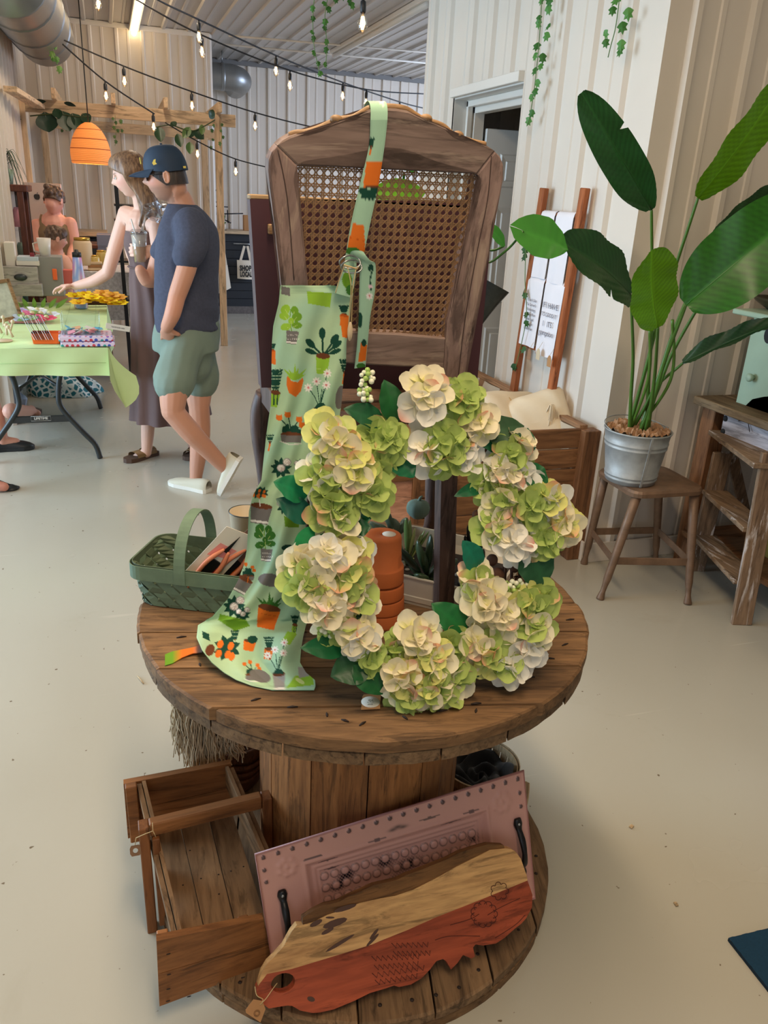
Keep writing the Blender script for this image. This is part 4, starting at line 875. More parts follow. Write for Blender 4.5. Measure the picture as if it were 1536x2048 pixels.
mb = MB(); c = aY(836, 1020, 1.80); A = []
for i in range(9):
    ph = PI*i/8; row = []
    for j in range(33):
        th = 2*PI*j/32; rr = (.029*math.sin(ph)+.0)*(1+.07*abs(math.cos(4*th)))+.001; row.append(c+np.array([rr*math.cos(th), rr*math.sin(th), -.026*math.cos(ph)+.006*math.sin(ph)]))
    A.append(row)
grid(mb, A, flip=True); obj('body', mb, mat('sage felt', (112, 134, 122), .95, var=.12), t)
mb = MB(); tube(mb, [c+[0, 0, .02], c+[.004, 0, .034], c+[.010, 0, .038]], [.005, .0035, .0025], 6); obj('stalk', mb, bpy.data.materials['sage felt'], t)
dk = [(38, 38, 34), (52, 50, 42), (30, 34, 30)]
succ('black_succulent', 'nearly black succulent in a small pot behind the right side of the wreath', aY(948, 1165, 1.42), [aY(x, y, 1.42) for x, y in [(935, 1050), (955, 1055), (930, 1070), (925, 1082), (945, 1075), (965, 1065), (928, 1098), (968, 1098), (920, 1135), (932, 1140), (925, 1150), (950, 1120), (972, 1130), (940, 1110)]], .0125, dk)
t = thing('nursery_pot', 'small black nursery pot of the dark succulent beside the planter', 'pot', tuple(aZ(946, 1222, SZ)))
mb = MB(); c = aZ(946, 1222, SZ); lathe(mb, [(0, 0), (.022, 0), (.030, .055), (.032, .055), (.032, .062), (.029, .062), (.028, .055), (0, .05)], 20, c+[0, .02, 0]); obj('body', mb, M_black, t)
# copper bowl peeking out right of the wreath, small clay saucer
t = thing('copper_snail', 'small copper coloured curl ornament right of the wreath on the spool', 'ornament', tuple(aZ(1085, 1180, SZ)))
mb = MB(); c = aZ(1088, 1184, SZ+.014); tube(mb, [c+[.022*(1-i/26)*math.cos(i*.5)-.006, 0, .022*(1-i/26)*math.sin(i*.5)+.006] for i in range(22)], [.008*(1-i/30) for i in range(22)], 8); tube(mb, smooth_pts([c+[-.03, 0, -.008], c+[0, 0, -.010], c+[.026, 0, -.010], c+[.036, 0, -.002]], 4), [.005]*6+[.006]*6+[.003], 8); obj('body', mb, mat('copper', (196, 128, 92), .35, .5), t)
# ---------------------------------------------------------------- enamel mug and green woven basket
t = thing('enamel_mug', 'cream enamel mug with a dark rim behind the green basket', 'mug', tuple(aY(490, 1110, 1.80)*[1, 1, 0]+[0, 0, SZ]))
mc = aY(492, 1022, 1.80); mb = MB(); h = mc[2]-SZ; lathe(mb, [(0, 0), (.030, 0), (.031, .004), (.040, h-.002), (.0415, h), (.0385, h), (.030, .008), (0, .007)], 36, (mc[0], 1.80, SZ)); obj('cup', mb, mat('cream mug', (200, 182, 152), .5), t)
mb = MB(); tube(mb, [(mc[0]+.041*math.cos(a), 1.80+.041*math.sin(a), mc[2]) for a in np.linspace(0, 2*PI, 37)[:-1]], .0013, 6, closed=True); obj('rim', mb, M_dkmetal, t)
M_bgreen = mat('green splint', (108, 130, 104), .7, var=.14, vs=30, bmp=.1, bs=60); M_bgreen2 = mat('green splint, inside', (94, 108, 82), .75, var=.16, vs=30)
ba = math.radians(-27); bu = np.array([math.cos(ba), math.sin(ba), 0]); bv = np.array([-math.sin(ba), math.cos(ba), 0]); bc = np.array([.152, 1.640, SZ+.002])
bk = thing('green_basket', 'green woven splint basket with an arched handle on the spool', 'basket', tuple(bc))
HU, HV, BH = .140, .090, .095
def bpt(u, v, z): return bc+bu*u+bv*v+np.array([0, 0, z])
def ring_band(z0, z1, off, th, m, name, bulge=0):
    P = rrect(HU+off, HV+off, .035, 6); P = P+[P[0]]; mb = MB(); Q = rrect(HU+off-th, HV+off-th, .033, 6); Q = Q+[Q[0]]
    s0 = 1 if bulge == 0 else .90
    G = [[bpt(x*s, y*s, z) for x, y in pts] for pts, z, s in ((Q, z0, s0), (P, z0, s0), (P, z1, 1), (Q, z1, 1), (Q, z0, s0))]; grid(mb, G, False, flip=True); return obj(name, mb, m, bk)
# diagonal woven walls: two layers of slanted splints
def wall_pt(s, z):       # s along the rounded outline 0..1
    P = np.array(WP); d = np.r_[0, np.cumsum(np.linalg.norm(np.diff(P, axis=0), axis=1))]; q = (s % 1)*d[-1]; x = np.interp(q, d, P[:, 0]); y = np.interp(q, d, P[:, 1]); k = .88+.12*z/BH; return x*k, y*k, d[-1]
WP = rrect(HU, HV, .035, 6); WP.append(WP[0]); per = wall_pt(0, 0)[2]; NS = 22
for lay, sg in ((0, 1), (1, -1)):
    for i in range(NS):
        mb = MB(); G = []
        for e in (-.5, .5):
            row = []
            for k in range(9):
                z = BH*k/8; s = (i+e*.86)/NS+sg*(z/per)*1.0; x, y, _ = wall_pt(s, z); wv = .0010*math.cos(PI*(k*NS*BH/per/4+i+lay)); off = 1+(wv+(.0003 if lay else -.0003))/.11
                row.append(bpt(x*off, y*off, z))
            G.append(row)
        grid(mb, G, False); obj('splint', mb, M_bgreen if lay else M_bgreen2, bk)
mb = MB(); P = rrect(HU*.87, HV*.87, .03, 6); n = len(P); mb.add([bpt(x, y, .002) for x, y in P]+[bpt(x, y, .004) for x, y in P], [tuple(range(n))[::-1], tuple(range(n, 2*n))]+[(i, (i+1) % n, n+(i+1) % n, n+i) for i in range(n)]); obj('base', mb, M_bgreen2, bk)
ring_band(BH-.030, BH+.002, .0035, .0016, M_bgreen, 'rim_band'); ring_band(BH-.027, BH+.004, -.001, .0016, M_bgreen2, 'rim_band')
mb = MB(); G = []; hu0 = -.018
for i in range(29):
    a = PI*i/28; v = -math.cos(a)*(HV+.0065); z = BH-.026+(.128)*math.sin(a)**.75 if 0 < i < 28 else BH-.028; G.append([bpt(hu0-.0125, v, z), bpt(hu0+.0125, v, z)])
T = []
for i, (p, q) in enumerate(G):
    a = PI*i/28; nn = (bv*-math.cos(a)+np.array([0, 0, math.sin(a)]))*.0012; T.append([p-nn, q-nn, q+nn, p+nn, p-nn])
grid(mb, T, False); obj('handle', mb, M_bgreen, bk)
# carded garden snips standing in the basket
M_orange = mat('orange plastic', (236, 116, 44), .4); M_or2 = mat('salmon plastic', (226, 138, 100), .5)
def card_tex(p, k):
    pass
cards = [((452, 1158), (420, 1160), (520, 1040), 'garden snips on a pink and white card at the right of the basket'), ((425, 1150), (395, 1160), (488, 1050), 'garden snips with salmon handle loops in the middle of the basket'), ((398, 1150), (372, 1160), (470, 1068), 'garden snips nearest the basket handle, orange grip'), ((470, 1160), (440, 1165), (540, 1075), 'garden snips lying lowest with a fat orange grip')]
for k, (A, B, T_, lab) in enumerate(cards):
    yb = 1.60-.02*k+.03*(k == 3)*0; b0 = bpt(-.035+.035*k, -.045+.02*(k % 3), .012); tp = b0+bu*.125+bv*.02+np.array([0, 0, .150-.016*k])
    ax = nrm(tp-b0); sd = nrm(np.cross(ax, [.25, -.9, .35])); nn = np.cross(sd, ax); nn = nn if nn[1] < 0 else -nn
    t = thing('garden_snips', lab, 'garden tool', tuple(b0), 'carded garden snips in the green basket')
    w_ = .070; L = .20; mb = MB(); prism(mb, [(-w_/2, .03), (w_/2, .03), (w_/2, L), (w_*.2, L+.012), (-w_/2, L)], .0012, b0, sd, ax, -nn); obj('card', mb, mat('snips card %d' % k, [(232, 222, 204), (120, 84, 66), (50, 44, 44), (110, 74, 58)][k], .7), t)
    if k == 0:
        for pts, cl in (([(-.02, .05), (.02, .07), (.025, .10), (-.01, .12)], (222, 90, 92)), ([(-.025, .12), (.012, .135), (.02, .165), (-.02, .16)], (236, 150, 140)), ([(.0, .04), (.028, .045), (.026, .06)], (150, 176, 196))):
            mb = MB(); prism(mb, pts, .0004, b0+nn*.0008, sd, ax, -nn); obj('card_print', mb, mat('card print', cl, .6), t)
    for sg in (-1, 1):
        mb = MB(); P = smooth_pts([b0+nn*.006+sd*.004*sg+ax*.02, b0+nn*.008+sd*.014*sg+ax*.06, b0+nn*.008+sd*(.017*sg)+ax*.11, b0+nn*.006+sd*.006*sg+ax*.155], 5)
        tube(mb, P, np.interp(np.linspace(0, 1, len(P)), [0, .3, .8, 1], [.004, .0075 if k in (2, 3) else .0045, .0055, .003]), 8); obj('handle', mb, M_orange if k in (2, 3) else M_or2, t)
    mb = MB(); prism(mb, [(-.005, .15), (.005, .15), (.001, .20)], .002, b0+nn*.007, sd, ax, -nn); prism(mb, [(-.009, .02), (.009, .02), (.012, .12), (-.012, .12)], .004, b0+nn*.004, sd, ax, -nn); obj('blade', mb, M_blackmetal, t)
# ---------------------------------------------------------------- things on and beside the bottom disc
ZB = .0525
def slabq(mb, q, th):       # quad + thickness vector -> slab
    q = [np.array(p, float) for p in q]; th = np.array(th, float); V = q+[p+th for p in q]
    n = np.cross(q[1]-q[0], q[2]-q[0]); fs = [(0, 1, 2, 3), (7, 6, 5, 4), (0, 4, 5, 1), (1, 5, 6, 2), (2, 6, 7, 3), (3, 7, 4, 0)]
    if n@th > 0: fs = [f[::-1] for f in fs]
    return mb.add(V, fs)
M_cr = wood('amber crate wood', (104, 60, 30), (176, 116, 66), 'X', 11, .55, 9, var=.3, bmp=.2); M_cry = wood('amber crate wood, long', (92, 62, 38), (178, 138, 98), 'Y', 11, .6, 9, var=.3, bmp=.2)
crt = thing('wooden_crate', 'old amber wooden crate without lid lying against the spool barrel', 'crate', (.09, 1.4, .0))
def end_board(px4, Y0, Y1, name='end_plank', th=.016, split=None, m=None, lab=None):   # px4: TL TR BR BL
    tl, tr = aY(*px4[0], Y0), aY(*px4[1], Y1); br, bl = aY(*px4[2], Y1), aY(*px4[3], Y0)
    cuts = [0]+(split or [])+[1]
    for a, b_ in zip(cuts[:-1], cuts[1:]):
        e = .0015 if b_ < 1 else 0; mb = MB(); L = lambda p, q, t: p+(q-p)*t
        slabq(mb, [L(bl, tl, 1-b_+e/.15), L(br, tr, 1-b_+e/.15), L(br, tr, 1-a), L(bl, tl, 1-a)], (0, th, 0)); obj(name, mb, m or M_cr, crt)
end_board([(313, 1882), (527, 1838), (545, 1928), (319, 2013)], 1.205, 1.232, split=[.50])
mb = MB(); a = aY(313, 1882, 1.205); bar(mb, a+[.012, .02, -.01], (a[0]+.012, a[1]+.02, ZB), .022, .03, (0, 1, 0)); obj('corner_post', mb, M_cr, crt)
mb = MB(); a = aY(470, 1845, 1.225); bar(mb, a+[.02, .02, -.022], (a[0]+.02, a[1]+.02, ZB), .022, .03, (0, 1, 0)); obj('corner_post', mb, M_cr, crt)
end_board([(247, 1568), (462, 1527), (468, 1622), (256, 1677)], 1.60, 1.60, split=[.5], m=M_cr)
mb = MB(); a = aY(249, 1572, 1.585); bar(mb, a+[.014, 0, 0], a+[.016, 0, -.165], .026, .02, (0, 1, 0)); obj('corner_post', mb, M_cr, crt)
# middle cleat frame
bl_, br_ = aY(277, 1650, 1.44), aY(541, 1588, 1.455); mb = MB(); bar(mb, bl_+[.022, 0, -.012], br_+[-.022, 0, -.012], .026, .034, (0, 0, 1), .003); obj('cross_rail', mb, M_cr, crt)
for p in (bl_+[.010, 0, 0], br_+[-.010, 0, 0]):
    mb = MB(); bar(mb, p, (p[0]+.002, p[1], .0 if p[0] < .1 else ZB), .022, .034, (0, 1, 0), .002); obj('post', mb, wood('crate post', (92, 52, 28), (162, 102, 56), 'Z', 11, .55, 9) if p[0] < .1 else bpy.data.materials['crate post'], crt)
mb = MB(); p = bl_+[.034, .004, -.03]; bar(mb, p, (p[0]+.002, p[1], .02), .016, .05, (0, 1, 0), .002); obj('post', mb, bpy.data.materials['crate post'], crt)
for (a, Ya), (b_, Yb_), hh in ((((284, 1562), 1.595), ((362, 1890), 1.222), .062), (((457, 1532), 1.595), ((568, 1790), 1.245), .06)):
    A, B = aY(*a, Ya), aY(*b_, Yb_); mb = MB(); slabq(mb, [A, B, B-[0, 0, hh], A-[0, 0, hh]], (.008 if a[0] < 400 else -.008, 0, 0)); obj('side_slat', mb, M_cry, crt)
    mb = MB(); slabq(mb, [A+[(-.012 if a[0] < 400 else .012), 0, -.006], B+[(-.012 if a[0] < 400 else .012), 0, -.006], B+[(-.012 if a[0] < 400 else .012), 0, -.028], A+[(-.012 if a[0] < 400 else .012), 0, -.028]], (.010 if a[0] < 400 else -.010, 0, 0)); obj('side_slat', mb, M_cry, crt)
fx0, fx1 = [.030, .093, .156, .222], [.012, .066, .136, .196]
for k in range(3):
    mb = MB(); z = .142; slabq(mb, [(fx0[k]+.001, 1.236, z), (fx0[k+1]-.001, 1.236, z), (fx1[k+1]-.001, 1.60, z), (fx1[k]+.001, 1.60, z)], (0, 0, -.010)); obj('floor_plank', mb, M_cry, crt)
mb = MB(); 
for px, py in [(341, 1781), (366, 1770), (402, 1757), (437, 1749), (462, 1742), (487, 1733), (380, 1701), (438, 1788), (379, 1866)]: sphere(mb, aZ(px, py, .1425), .0022, 6, 4, (1, 1, .3))
for px, py in [(337, 1908), (338, 1949), (337, 1978), (336, 2002), (378, 1993), (486, 1955)]: sphere(mb, aY(px, py, 1.2035+.0), .003, 6, 4, (1.6, .3, .6))
obj('nail', mb, M_nail, crt, kind='stuff')
t = thing('brown_tag', 'small brown paper tag with a hole tied to the left of the crate', 'tag', tuple(aY(268, 1700, 1.42)))
mb = MB(); P = [(263, 1690), (276, 1686), (279, 1714), (266, 1716)]; q = [aY(x, y, 1.42) for x, y in P]; 
c = sum(q)/4; hole = [c+(.0055*math.cos(a))*np.array([1, 0, 0])+(.0075*math.sin(a))*np.array([0, 0, 1]) for a in np.linspace(0, 2*PI, 13)[:-1]]
outr = []
for i in range(12):
    a = 2*PI*i/12; d = np.array([math.cos(a), 0, math.sin(a)]); outr.append(c+d*min(.0115/max(abs(d[0]), .01), .0145/max(abs(d[2]), .01)))
V = hole+outr; mb.add(V+[v+np.array([0, .0012, 0]) for v in V], [(i, (i+1) % 12, 12+(i+1) % 12, 12+i) for i in range(12)]+[(24+i, 36+i, 36+(i+1) % 12, 24+(i+1) % 12) for i in range(12)]); obj('card', mb, mat('brown card', (150, 112, 82), .8), t)
mb = MB(); tube(mb, [aY(272, 1676, 1.41), aY(290, 1668, 1.405), aY(306, 1662, 1.40), aY(305, 1645, 1.415)], .0010, 5); tube(mb, [aY(306, 1662, 1.40), aY(312, 1674, 1.402)], .001, 5); tube(mb, [aY(272, 1676, 1.41), aY(270, 1690, 1.419)], .001, 5); obj('string', mb, twm, t)

# embossed pink metal tray
PO = np.array([.2, 1.198, ZB]); Pu = nrm([0, .062, .303]); Pn = nrm(np.cross([1, 0, 0], Pu)); Pn = Pn if Pn[1] < 0 else -Pn
TL, TR, BR, BL = [aP(x, y, PO, Pn) for x, y in ((510, 1708), (1046, 1541), (1069, 1795), (545, 1932))]
BL[2] = max(BL[2], ZB+.001); BR[2] = max(BR[2], ZB+.001)
def tr(s, t, d=0): return (TL*(1-s)+TR*s)*(1-t)+(BL*(1-s)+BR*s)*t+Pn*d
NS_, NT_ = 300, 130; S, T = np.meshgrid(np.linspace(0, 1, NS_), np.linspace(0, 1, NT_)); W_, H_ = np.linalg.norm(TR-TL), np.linalg.norm(BL-TL)
xs, ys = S*W_, T*H_; D = np.zeros_like(S); ex_ = np.minimum(xs, W_-xs); ey_ = np.minimum(ys, H_-ys)
edge = np.minimum(ex_, ey_); D += .004*np.clip(1-edge/.004, 0, 1)
m_x, m_y = .100, .058
inn = np.minimum(ex_-m_x, ey_-m_y)
D -= .010*np.clip(inn/.012, 0, 1)
for o_, w_, h_ in ((-.004, .004, .003), (.016, .005, .004), (.026, .003, .003)): D += h_*np.exp(-((inn-o_)/w_)**2)
inlong = (ex_ > m_x-.006)
col = np.tile(np.array(lin(206, 154, 142)[:3]), (NT_, NS_, 1)); dark = np.array(lin(52, 44, 50)[:3]); blk = np.zeros_like(S)
nd = 20
domes = [((k+.5)*W_/nd, .013, .0050) for k in range(nd)]+[(k, y, .0045) for k in (.014, W_-.014) for y in (.042, .070)]+[((k+.5)*W_/nd, H_-.013, .005) for k in range(nd)]
for x, y, r in domes: q = (xs-x)**2+(ys-y)**2; D += .0042*np.exp(-q/(r*.9)**2); blk = np.maximum(blk, (q < (r*1.0)**2)*.85)
pn0 = m_x+.036; ncol = 16; sp = (W_-2*pn0)/(ncol-1)
for r_ in range(5):
    for k in range(ncol):
        x, y = pn0+k*sp, m_y+.044+r_*.027; q = np.sqrt((xs-x)**2+(ys-y)**2); D += .0038/(1+np.exp((q-.0078)/.0009)); blk = np.maximum(blk, np.exp(-((q-.0090)/.0012)**2)*.72)
sm = np.zeros_like(S)
for x, y, rx, ry in [(.30*W_, m_y+.055, .022, .018), (.44*W_, m_y+.050, .020, .016), (.53*W_, m_y+.070, .035, .015), (.80*W_, m_y+.055, .026, .016), (.83*W_, m_y+.08, .02, .012), (.48*W_, m_y+.10, .03, .014), (.26*W_, m_y+.075, .02, .012)]:
    sm += np.exp(-(((xs-x)/rx)**2+((ys-y)/ry)**2))*(1.0+.6*np.sin(xs*900)*np.sin(ys*760))
flat = np.clip(1-np.abs(D+.010)/.003, 0, 1); blk = np.maximum(blk, np.clip(sm-.22, 0, 1)*1.3*flat)
for x, y, L in [(.19, .36*0+.047, .03), (.24, .066, .028), (.42, .05, .02), (.62, .038, .03), (.70, .062, .03), (.78, .05, .02), (.25, .088, .02)]: blk = np.maximum(blk, (np.abs(xs-x*W_) < L*(1-np.abs(ys-y)/.003))*(np.abs(ys-y) < .003)*.8)
col = col*(1-blk[..., None])+dark*blk[..., None]
for cx, cy in ((.060, .050), (W_-.060, .050)):
    for k in range(7): a = k*2*PI/7; q = (xs-cx-.017*math.cos(a))**2+(ys-cy-.017*math.sin(a))**2; D += .0035*np.exp(-q/.0072**2)
    q = (xs-cx)**2+(ys-cy)**2; D += .004*np.exp(-q/.006**2)
for cx in (W_/2,):
    for dx, a_ in ((-.012, .5), (.012, -.5), (0, 0)): q = ((xs-cx-dx)/.010)**2+((ys-.036-abs(dx)*.3)/.0035)**2; k = np.exp(-q); col = col*(1-k[..., None]*.85)+dark*k[..., None]*.85
G = np.array([[tr(S[i, j], T[i, j], D[i, j]) for j in range(NS_)] for i in range(NT_)])
tray = thing('embossed_tray', 'dusty pink embossed metal tray with black handles leaning on the spool barrel', 'tray', tuple((BL+BR)/2))
mb = MB(); grid(mb, G, True, col, flip=False); Gb = G-Pn*.0016; grid(mb, Gb, True, col*.8, flip=True); mt = vmat('distressed pink enamel', .38, .06, 60, spec=.5); obj('tray_sheet', mb, mt, tray)
mb = MB(); tube(mb, [tr(0, 0, .002), tr(1, 0, .002), tr(1, 1, .002), tr(0, 1, .002)], .003, 6, closed=True, col=lin(170, 116, 110)[:3]); obj('rolled_edge', mb, mt, tray)
for s in (.068, .957):
    h = MB(); t0, t1 = (.36, .84) if s < .5 else (.34, .80); P = smooth_pts([tr(s, t0, .004), tr(s, t0+.07, .006), tr(s, t0+.14, .020), tr(s, (t0+t1)/2, .026), tr(s, t1-.14, .020), tr(s, t1-.07, .006), tr(s, t1, .004)], 5)
    tube(h, P, np.interp(np.linspace(0, 1, len(P)), [0, .1, .2, .35, .5, .65, .8, .9, 1], [.008, .011, .007, .008, .0065, .008, .007, .011, .008]), 10, flat=.6, up=tuple(Pn)); ho = obj('handle', h, M_blackmetal, tray)
    for t_ in (t0+.035, t1-.035): mb = MB(); sphere(mb, tr(s, t_, .009), .0038, 8, 5); obj('screw', mb, M_galv, ho)
# live-edge serving board with fish outline, pale sapwood over red heartwood
BO = np.array([.4, 1.078, ZB+.002]); Bu = nrm([0, .125, .25]); Bn = nrm(np.cross([1, 0, 0], Bu)); Bn = Bn if Bn[1] < 0 else -Bn; Bx = np.array([1., 0, 0])
brd2 = thing('live_edge_board', 'carved serving board, pale live edge above and red wood below, leaning on the pink tray', 'serving board', (.4, 1.08, ZB))
def bprism(pix, d, th, name, m, hole=None, parent=brd2):
    L = [((q-BO)@Bx, (q-BO)@Bu) for q in [aP(x, y, BO, Bn) for x, y in pix]]
    mb = MB()
    if hole: prism_hole(mb, L, [((q-BO)@Bx, (q-BO)@Bu) for q in [aP(x, y, BO, Bn) for x, y in hole]], th, BO+Bn*d, Bx, Bu, -Bn)
    else: prism(mb, L, th, BO+Bn*d, Bx, Bu, -Bn)
    return obj(name, mb, m, parent)
seam = [(516, 1972), (534, 1948), (583, 1938), (650, 1918), (708, 1900), (744, 1889), (760, 1882), (815, 1860), (871, 1835), (960, 1800), (1055, 1761)]
top_e = [(606, 1836), (629, 1821), (650, 1811), (677, 1805), (700, 1793), (721, 1784), (748, 1771), (771, 1766), (793, 1761), (815, 1750), (838, 1742), (865, 1731), (893, 1720), (920, 1706), (948, 1697), (977, 1689), (1008, 1691)]
inn_e = [(1010, 1697), (980, 1700), (948, 1716), (910, 1735), (871, 1757), (826, 1780), (790, 1792), (760, 1797), (720, 1806), (690, 1818), (655, 1830), (625, 1845), (606, 1852)]
M_sap = wood('pale sapwood', (150, 98, 58), (224, 178, 118), 'X', 13, .4, 7, var=.2, bmp=.1); M_heart = wood('red heartwood', (118, 50, 34), (184, 88, 56), 'X', 9, .38, 7, var=.2, bmp=.08); M_bark = wood('dark live edge', (66, 44, 28), (138, 96, 54), 'X', 18, .7, 8, var=.3, bmp=.5)
TH = .020
bprism([(606, 1850)]+inn_e[::-1][1:]+[(1022, 1698), (1031, 1703), (1042, 1718), (1054, 1753)]+seam[::-1]+[(524, 1945), (535, 1927), (550, 1912), (567, 1893), (583, 1864), (594, 1850)], 0, TH, 'sapwood', M_sap)
bprism(top_e+inn_e, -.002, TH-.003, 'live_edge', M_bark)
hc, hr_ = (566, 1966), (25, 19)
hole = [(hc[0]+hr_[0]*math.cos(a)*math.cos(-.4)-hr_[1]*math.sin(a)*math.sin(-.4), hc[1]+hr_[0]*math.cos(a)*math.sin(-.4)+hr_[1]*math.sin(a)*math.cos(-.4)) for a in np.linspace(0, 2*PI, 19)]
low = [(1055, 1761), (1065, 1790), (1064, 1815), (1052, 1837), (1042, 1848), (1030, 1857), (1010, 1875), (992, 1887), (966, 1891), (951, 1889), (946, 1895), (950, 1913), (943, 1917), (926, 1910), (915, 1926), (902, 1939), (893, 1923), (886, 1918), (873, 1922), (860, 1939), (844, 1956), (822, 1969), (798, 1974), (788, 1971), (771, 1977), (740, 1986), (708, 2002), (667, 2019), (640, 2025), (625, 2026), (600, 2021), (585, 2012)]
low2 = [(575, 2011), (562, 2013), (538, 2017), (527, 2009), (522, 1999), (513, 1987), (513, 1978)]
bprism(low+low2+seam, 0, TH, 'heartwood', M_heart, hole=hole[:-1])
M_carve = mat('burnt carving', (74, 30, 22), .8)
def bp(x, y, d=.0006): return aP(x, y, BO, Bn)+Bn*d
mb = MB()
for cx, cy, r, n in ((999, 1782, 13, 7), (968, 1828, 19, 11)):
    for k in range(n):
        a0 = 2*PI*k/n; px_ = cx+r*math.cos(a0); py_ = cy+r*math.sin(a0); rr = r*.42
        tube(mb, [bp(px_+rr*math.cos(a0+b_), py_+rr*math.sin(a0+b_)) for b_ in np.linspace(-1.7, 1.7, 7)], .0007, 4)
for (x0, y0, x1, y1, n) in [(785, 1890, 858, 1888, 7), (788, 1906, 862, 1905, 8), (745, 1916, 840, 1912, 9), (750, 1934, 838, 1926, 9), (746, 1950, 850, 1934, 9), (752, 1964, 836, 1950, 8)]:
    P = []
    for k in range(n*2+1): t = k/(n*2); P.append(bp(x0+(x1-x0)*t+(2 if k % 2 else -2), y0+(y1-y0)*t+(6 if k % 2 else -4)))
    tube(mb, P, .0008, 4)
for pl in ([(975, 1830), (1000, 1815), (1040, 1796)], [(870, 1880), (900, 1872), (960, 1872)], [(990, 1876), (1030, 1850), (1050, 1830)], [(900, 1850), (940, 1838), (958, 1828)]): tube(mb, smooth_pts([bp(*p) for p in pl], 4), .0006, 4)
obj('carving', mb, M_carve, brd2, kind='stuff')
mb = MB()
for x, y, L, w_, a in [(670, 1846, 26, 7, -.35), (655, 1862, 14, 4, -.5), (690, 1816, 24, 5, -.3), (632, 1846, 14, 5, -.5), (680, 1886, 34, 3.5, -.55), (748, 1868, 14, 3, -.9), (745, 1880, 18, 3, -.8), (660, 1835, 9, 2, 0), (622, 1998, 8, 5, .3)]:
    P = [(x+L*math.cos(b_)*math.cos(a)-w_*math.sin(b_)*math.sin(a), y+L*math.cos(b_)*math.sin(a)+w_*math.sin(b_)*math.cos(a)) for b_ in np.linspace(0, 2*PI, 11)[:-1]]
    Lp = [((q-BO)@Bx, (q-BO)@Bu) for q in [aP(u, v, BO, Bn) for u, v in P]]; prism(mb, Lp, .0006, BO+Bn*.0007, Bx, Bu, -Bn)
obj('wood_knot', mb, mat('dark burl', (82, 54, 40), .6), brd2, kind='stuff')
t = thing('price_tag', 'kraft price tag tied through the hole of the serving board', 'tag', tuple(bp(512, 2015, .01)))
P = [(507, 1999), (525, 2002), (531, 2018), (521, 2045), (492, 2026), (491, 2020)]; L = [((q-BO)@Bx, (q-BO)@Bu) for q in [aP(x, y, BO+Bn*.012, Bn) for x, y in P]]; mb = MB(); prism(mb, L, .001, BO+Bn*.012, Bx, Bu, -Bn); obj('card', mb, bpy.data.materials['kraft card'], t)
mb = MB()
for r in (.006, .004): tube(mb, [bp(512, 2020, .0128)+Bx*r*math.cos(a)+Bu*r*math.sin(a) for a in np.linspace(0, 2*PI, 13)[:-1]], .0004, 4, closed=True)
obj('stamp', mb, mat('brown ink', (120, 84, 50), .8), t)
mb = MB(); tube(mb, smooth_pts([bp(518, 2003, .0125), bp(530, 1990, .014), bp(545, 1975, .005), bp(555, 1968, -.004)], 4), .0009, 5); tube(mb, smooth_pts([bp(519, 2003, .0125), bp(524, 1992, .014), bp(512, 1985, .012), bp(509, 1970, .006)], 4), .0009, 5); obj('string', mb, twm, t)
mb = MB(); q = [tr(.05, .86, .02), tr(.03, .87, .016), tr(.02, .83, .012)]; tube(mb, smooth_pts([tr(.085, .83, .030), tr(.08, .86, .034), tr(.05, .87, .03), tr(.03, .83, .02), tr(.01, .82, .015)], 4), .0010, 5); obj('twine_tie', mb, twm, tray)

# fringed macrame hanging under the tabletop, left of the barrel
t = thing('macrame_fringe', 'cream macrame with long fringe hanging under the left of the spool top', 'macrame', (.14, 1.72, .38))
M_cot = mat('cotton cord', (206, 186, 154), .95, var=.2, vs=60)
mb = MB(); A0 = [aY(350, 1405, 1.70), aY(380, 1425, 1.68), aY(420, 1445, 1.67), aY(470, 1466, 1.68)]; AP = smooth_pts(A0, 12); 
for i in range(760):
    k = rng.uniform(0, len(AP)-1.01); b_ = AP[int(k)]*(1-k % 1)+AP[int(k)+1]*(k % 1); r = k/len(AP); b_ = b_+rng.normal(0, .006, 3)+[0, rng.uniform(-.02, .03), rng.uniform(-.01, .02)]
    L = (.075+.095*math.sin(PI*min(r*1.15+.1, 1)))*rng.uniform(.7, 1.1); dx = rng.uniform(-.012, .03)
    P = [b_+np.array([dx*t_+.004*math.sin(9*t_+i), .004*math.cos(7*t_+i), -L*t_]) for t_ in np.linspace(0, 1, 6)]; tube(mb, P, .0015, 4, caps=False)
obj('fringe', mb, M_cot, t, kind='stuff')
mb = MB()
for k in range(5): tube(mb, AP+np.array([0, rng.uniform(-.012, .012), .012+.006*k]), .0035, 6)
for k in range(0, len(AP), 3): sphere(mb, AP[k]+[0, -.01, .012], .009, 7, 5)
obj('knotted_band', mb, M_cot, t, kind='stuff')
mb = MB(); tube(mb, [AP[6]+[0, 0, .02], (.15, 1.72, SZ-.056)], .004, 6); tube(mb, [AP[-6]+[0, 0, .02], (.19, 1.72, SZ-.056)], .004, 6); obj('added_hanging_cord', mb, M_cot, t)  # cords added to hold the macrame up under the spool top
# dark carved bowl in the shade behind the crate
t = thing('dark_bowl', 'dark brown carved wooden bowl in the shade left of the barrel', 'bowl', (.24, 1.80, ZB))
mb = MB(); c0 = (.23, 1.83, ZB); lathe(mb, [(0, 0), (.06, 0), (.075, .02), (.10, .10), (.112, .17), (.105, .175), (.09, .11), (.05, .03), (0, .025)], 28, c0); obj('body', mb, wood('dark carved wood', (40, 22, 14), (98, 56, 32), 'Z', 20, .4, 3, bmp=.8), t)
mb = MB()
for k in range(3): tube(mb, [(c0[0]+(.092+.01*k)*math.cos(a), c0[1]+(.092+.01*k)*math.sin(a), ZB+.07+.03*k+.004*math.sin(6*a)) for a in np.linspace(0, 2*PI, 37)[:-1]], .006, 6, closed=True)
obj('carved_band', mb, bpy.data.materials['dark carved wood'], t, kind='stuff')
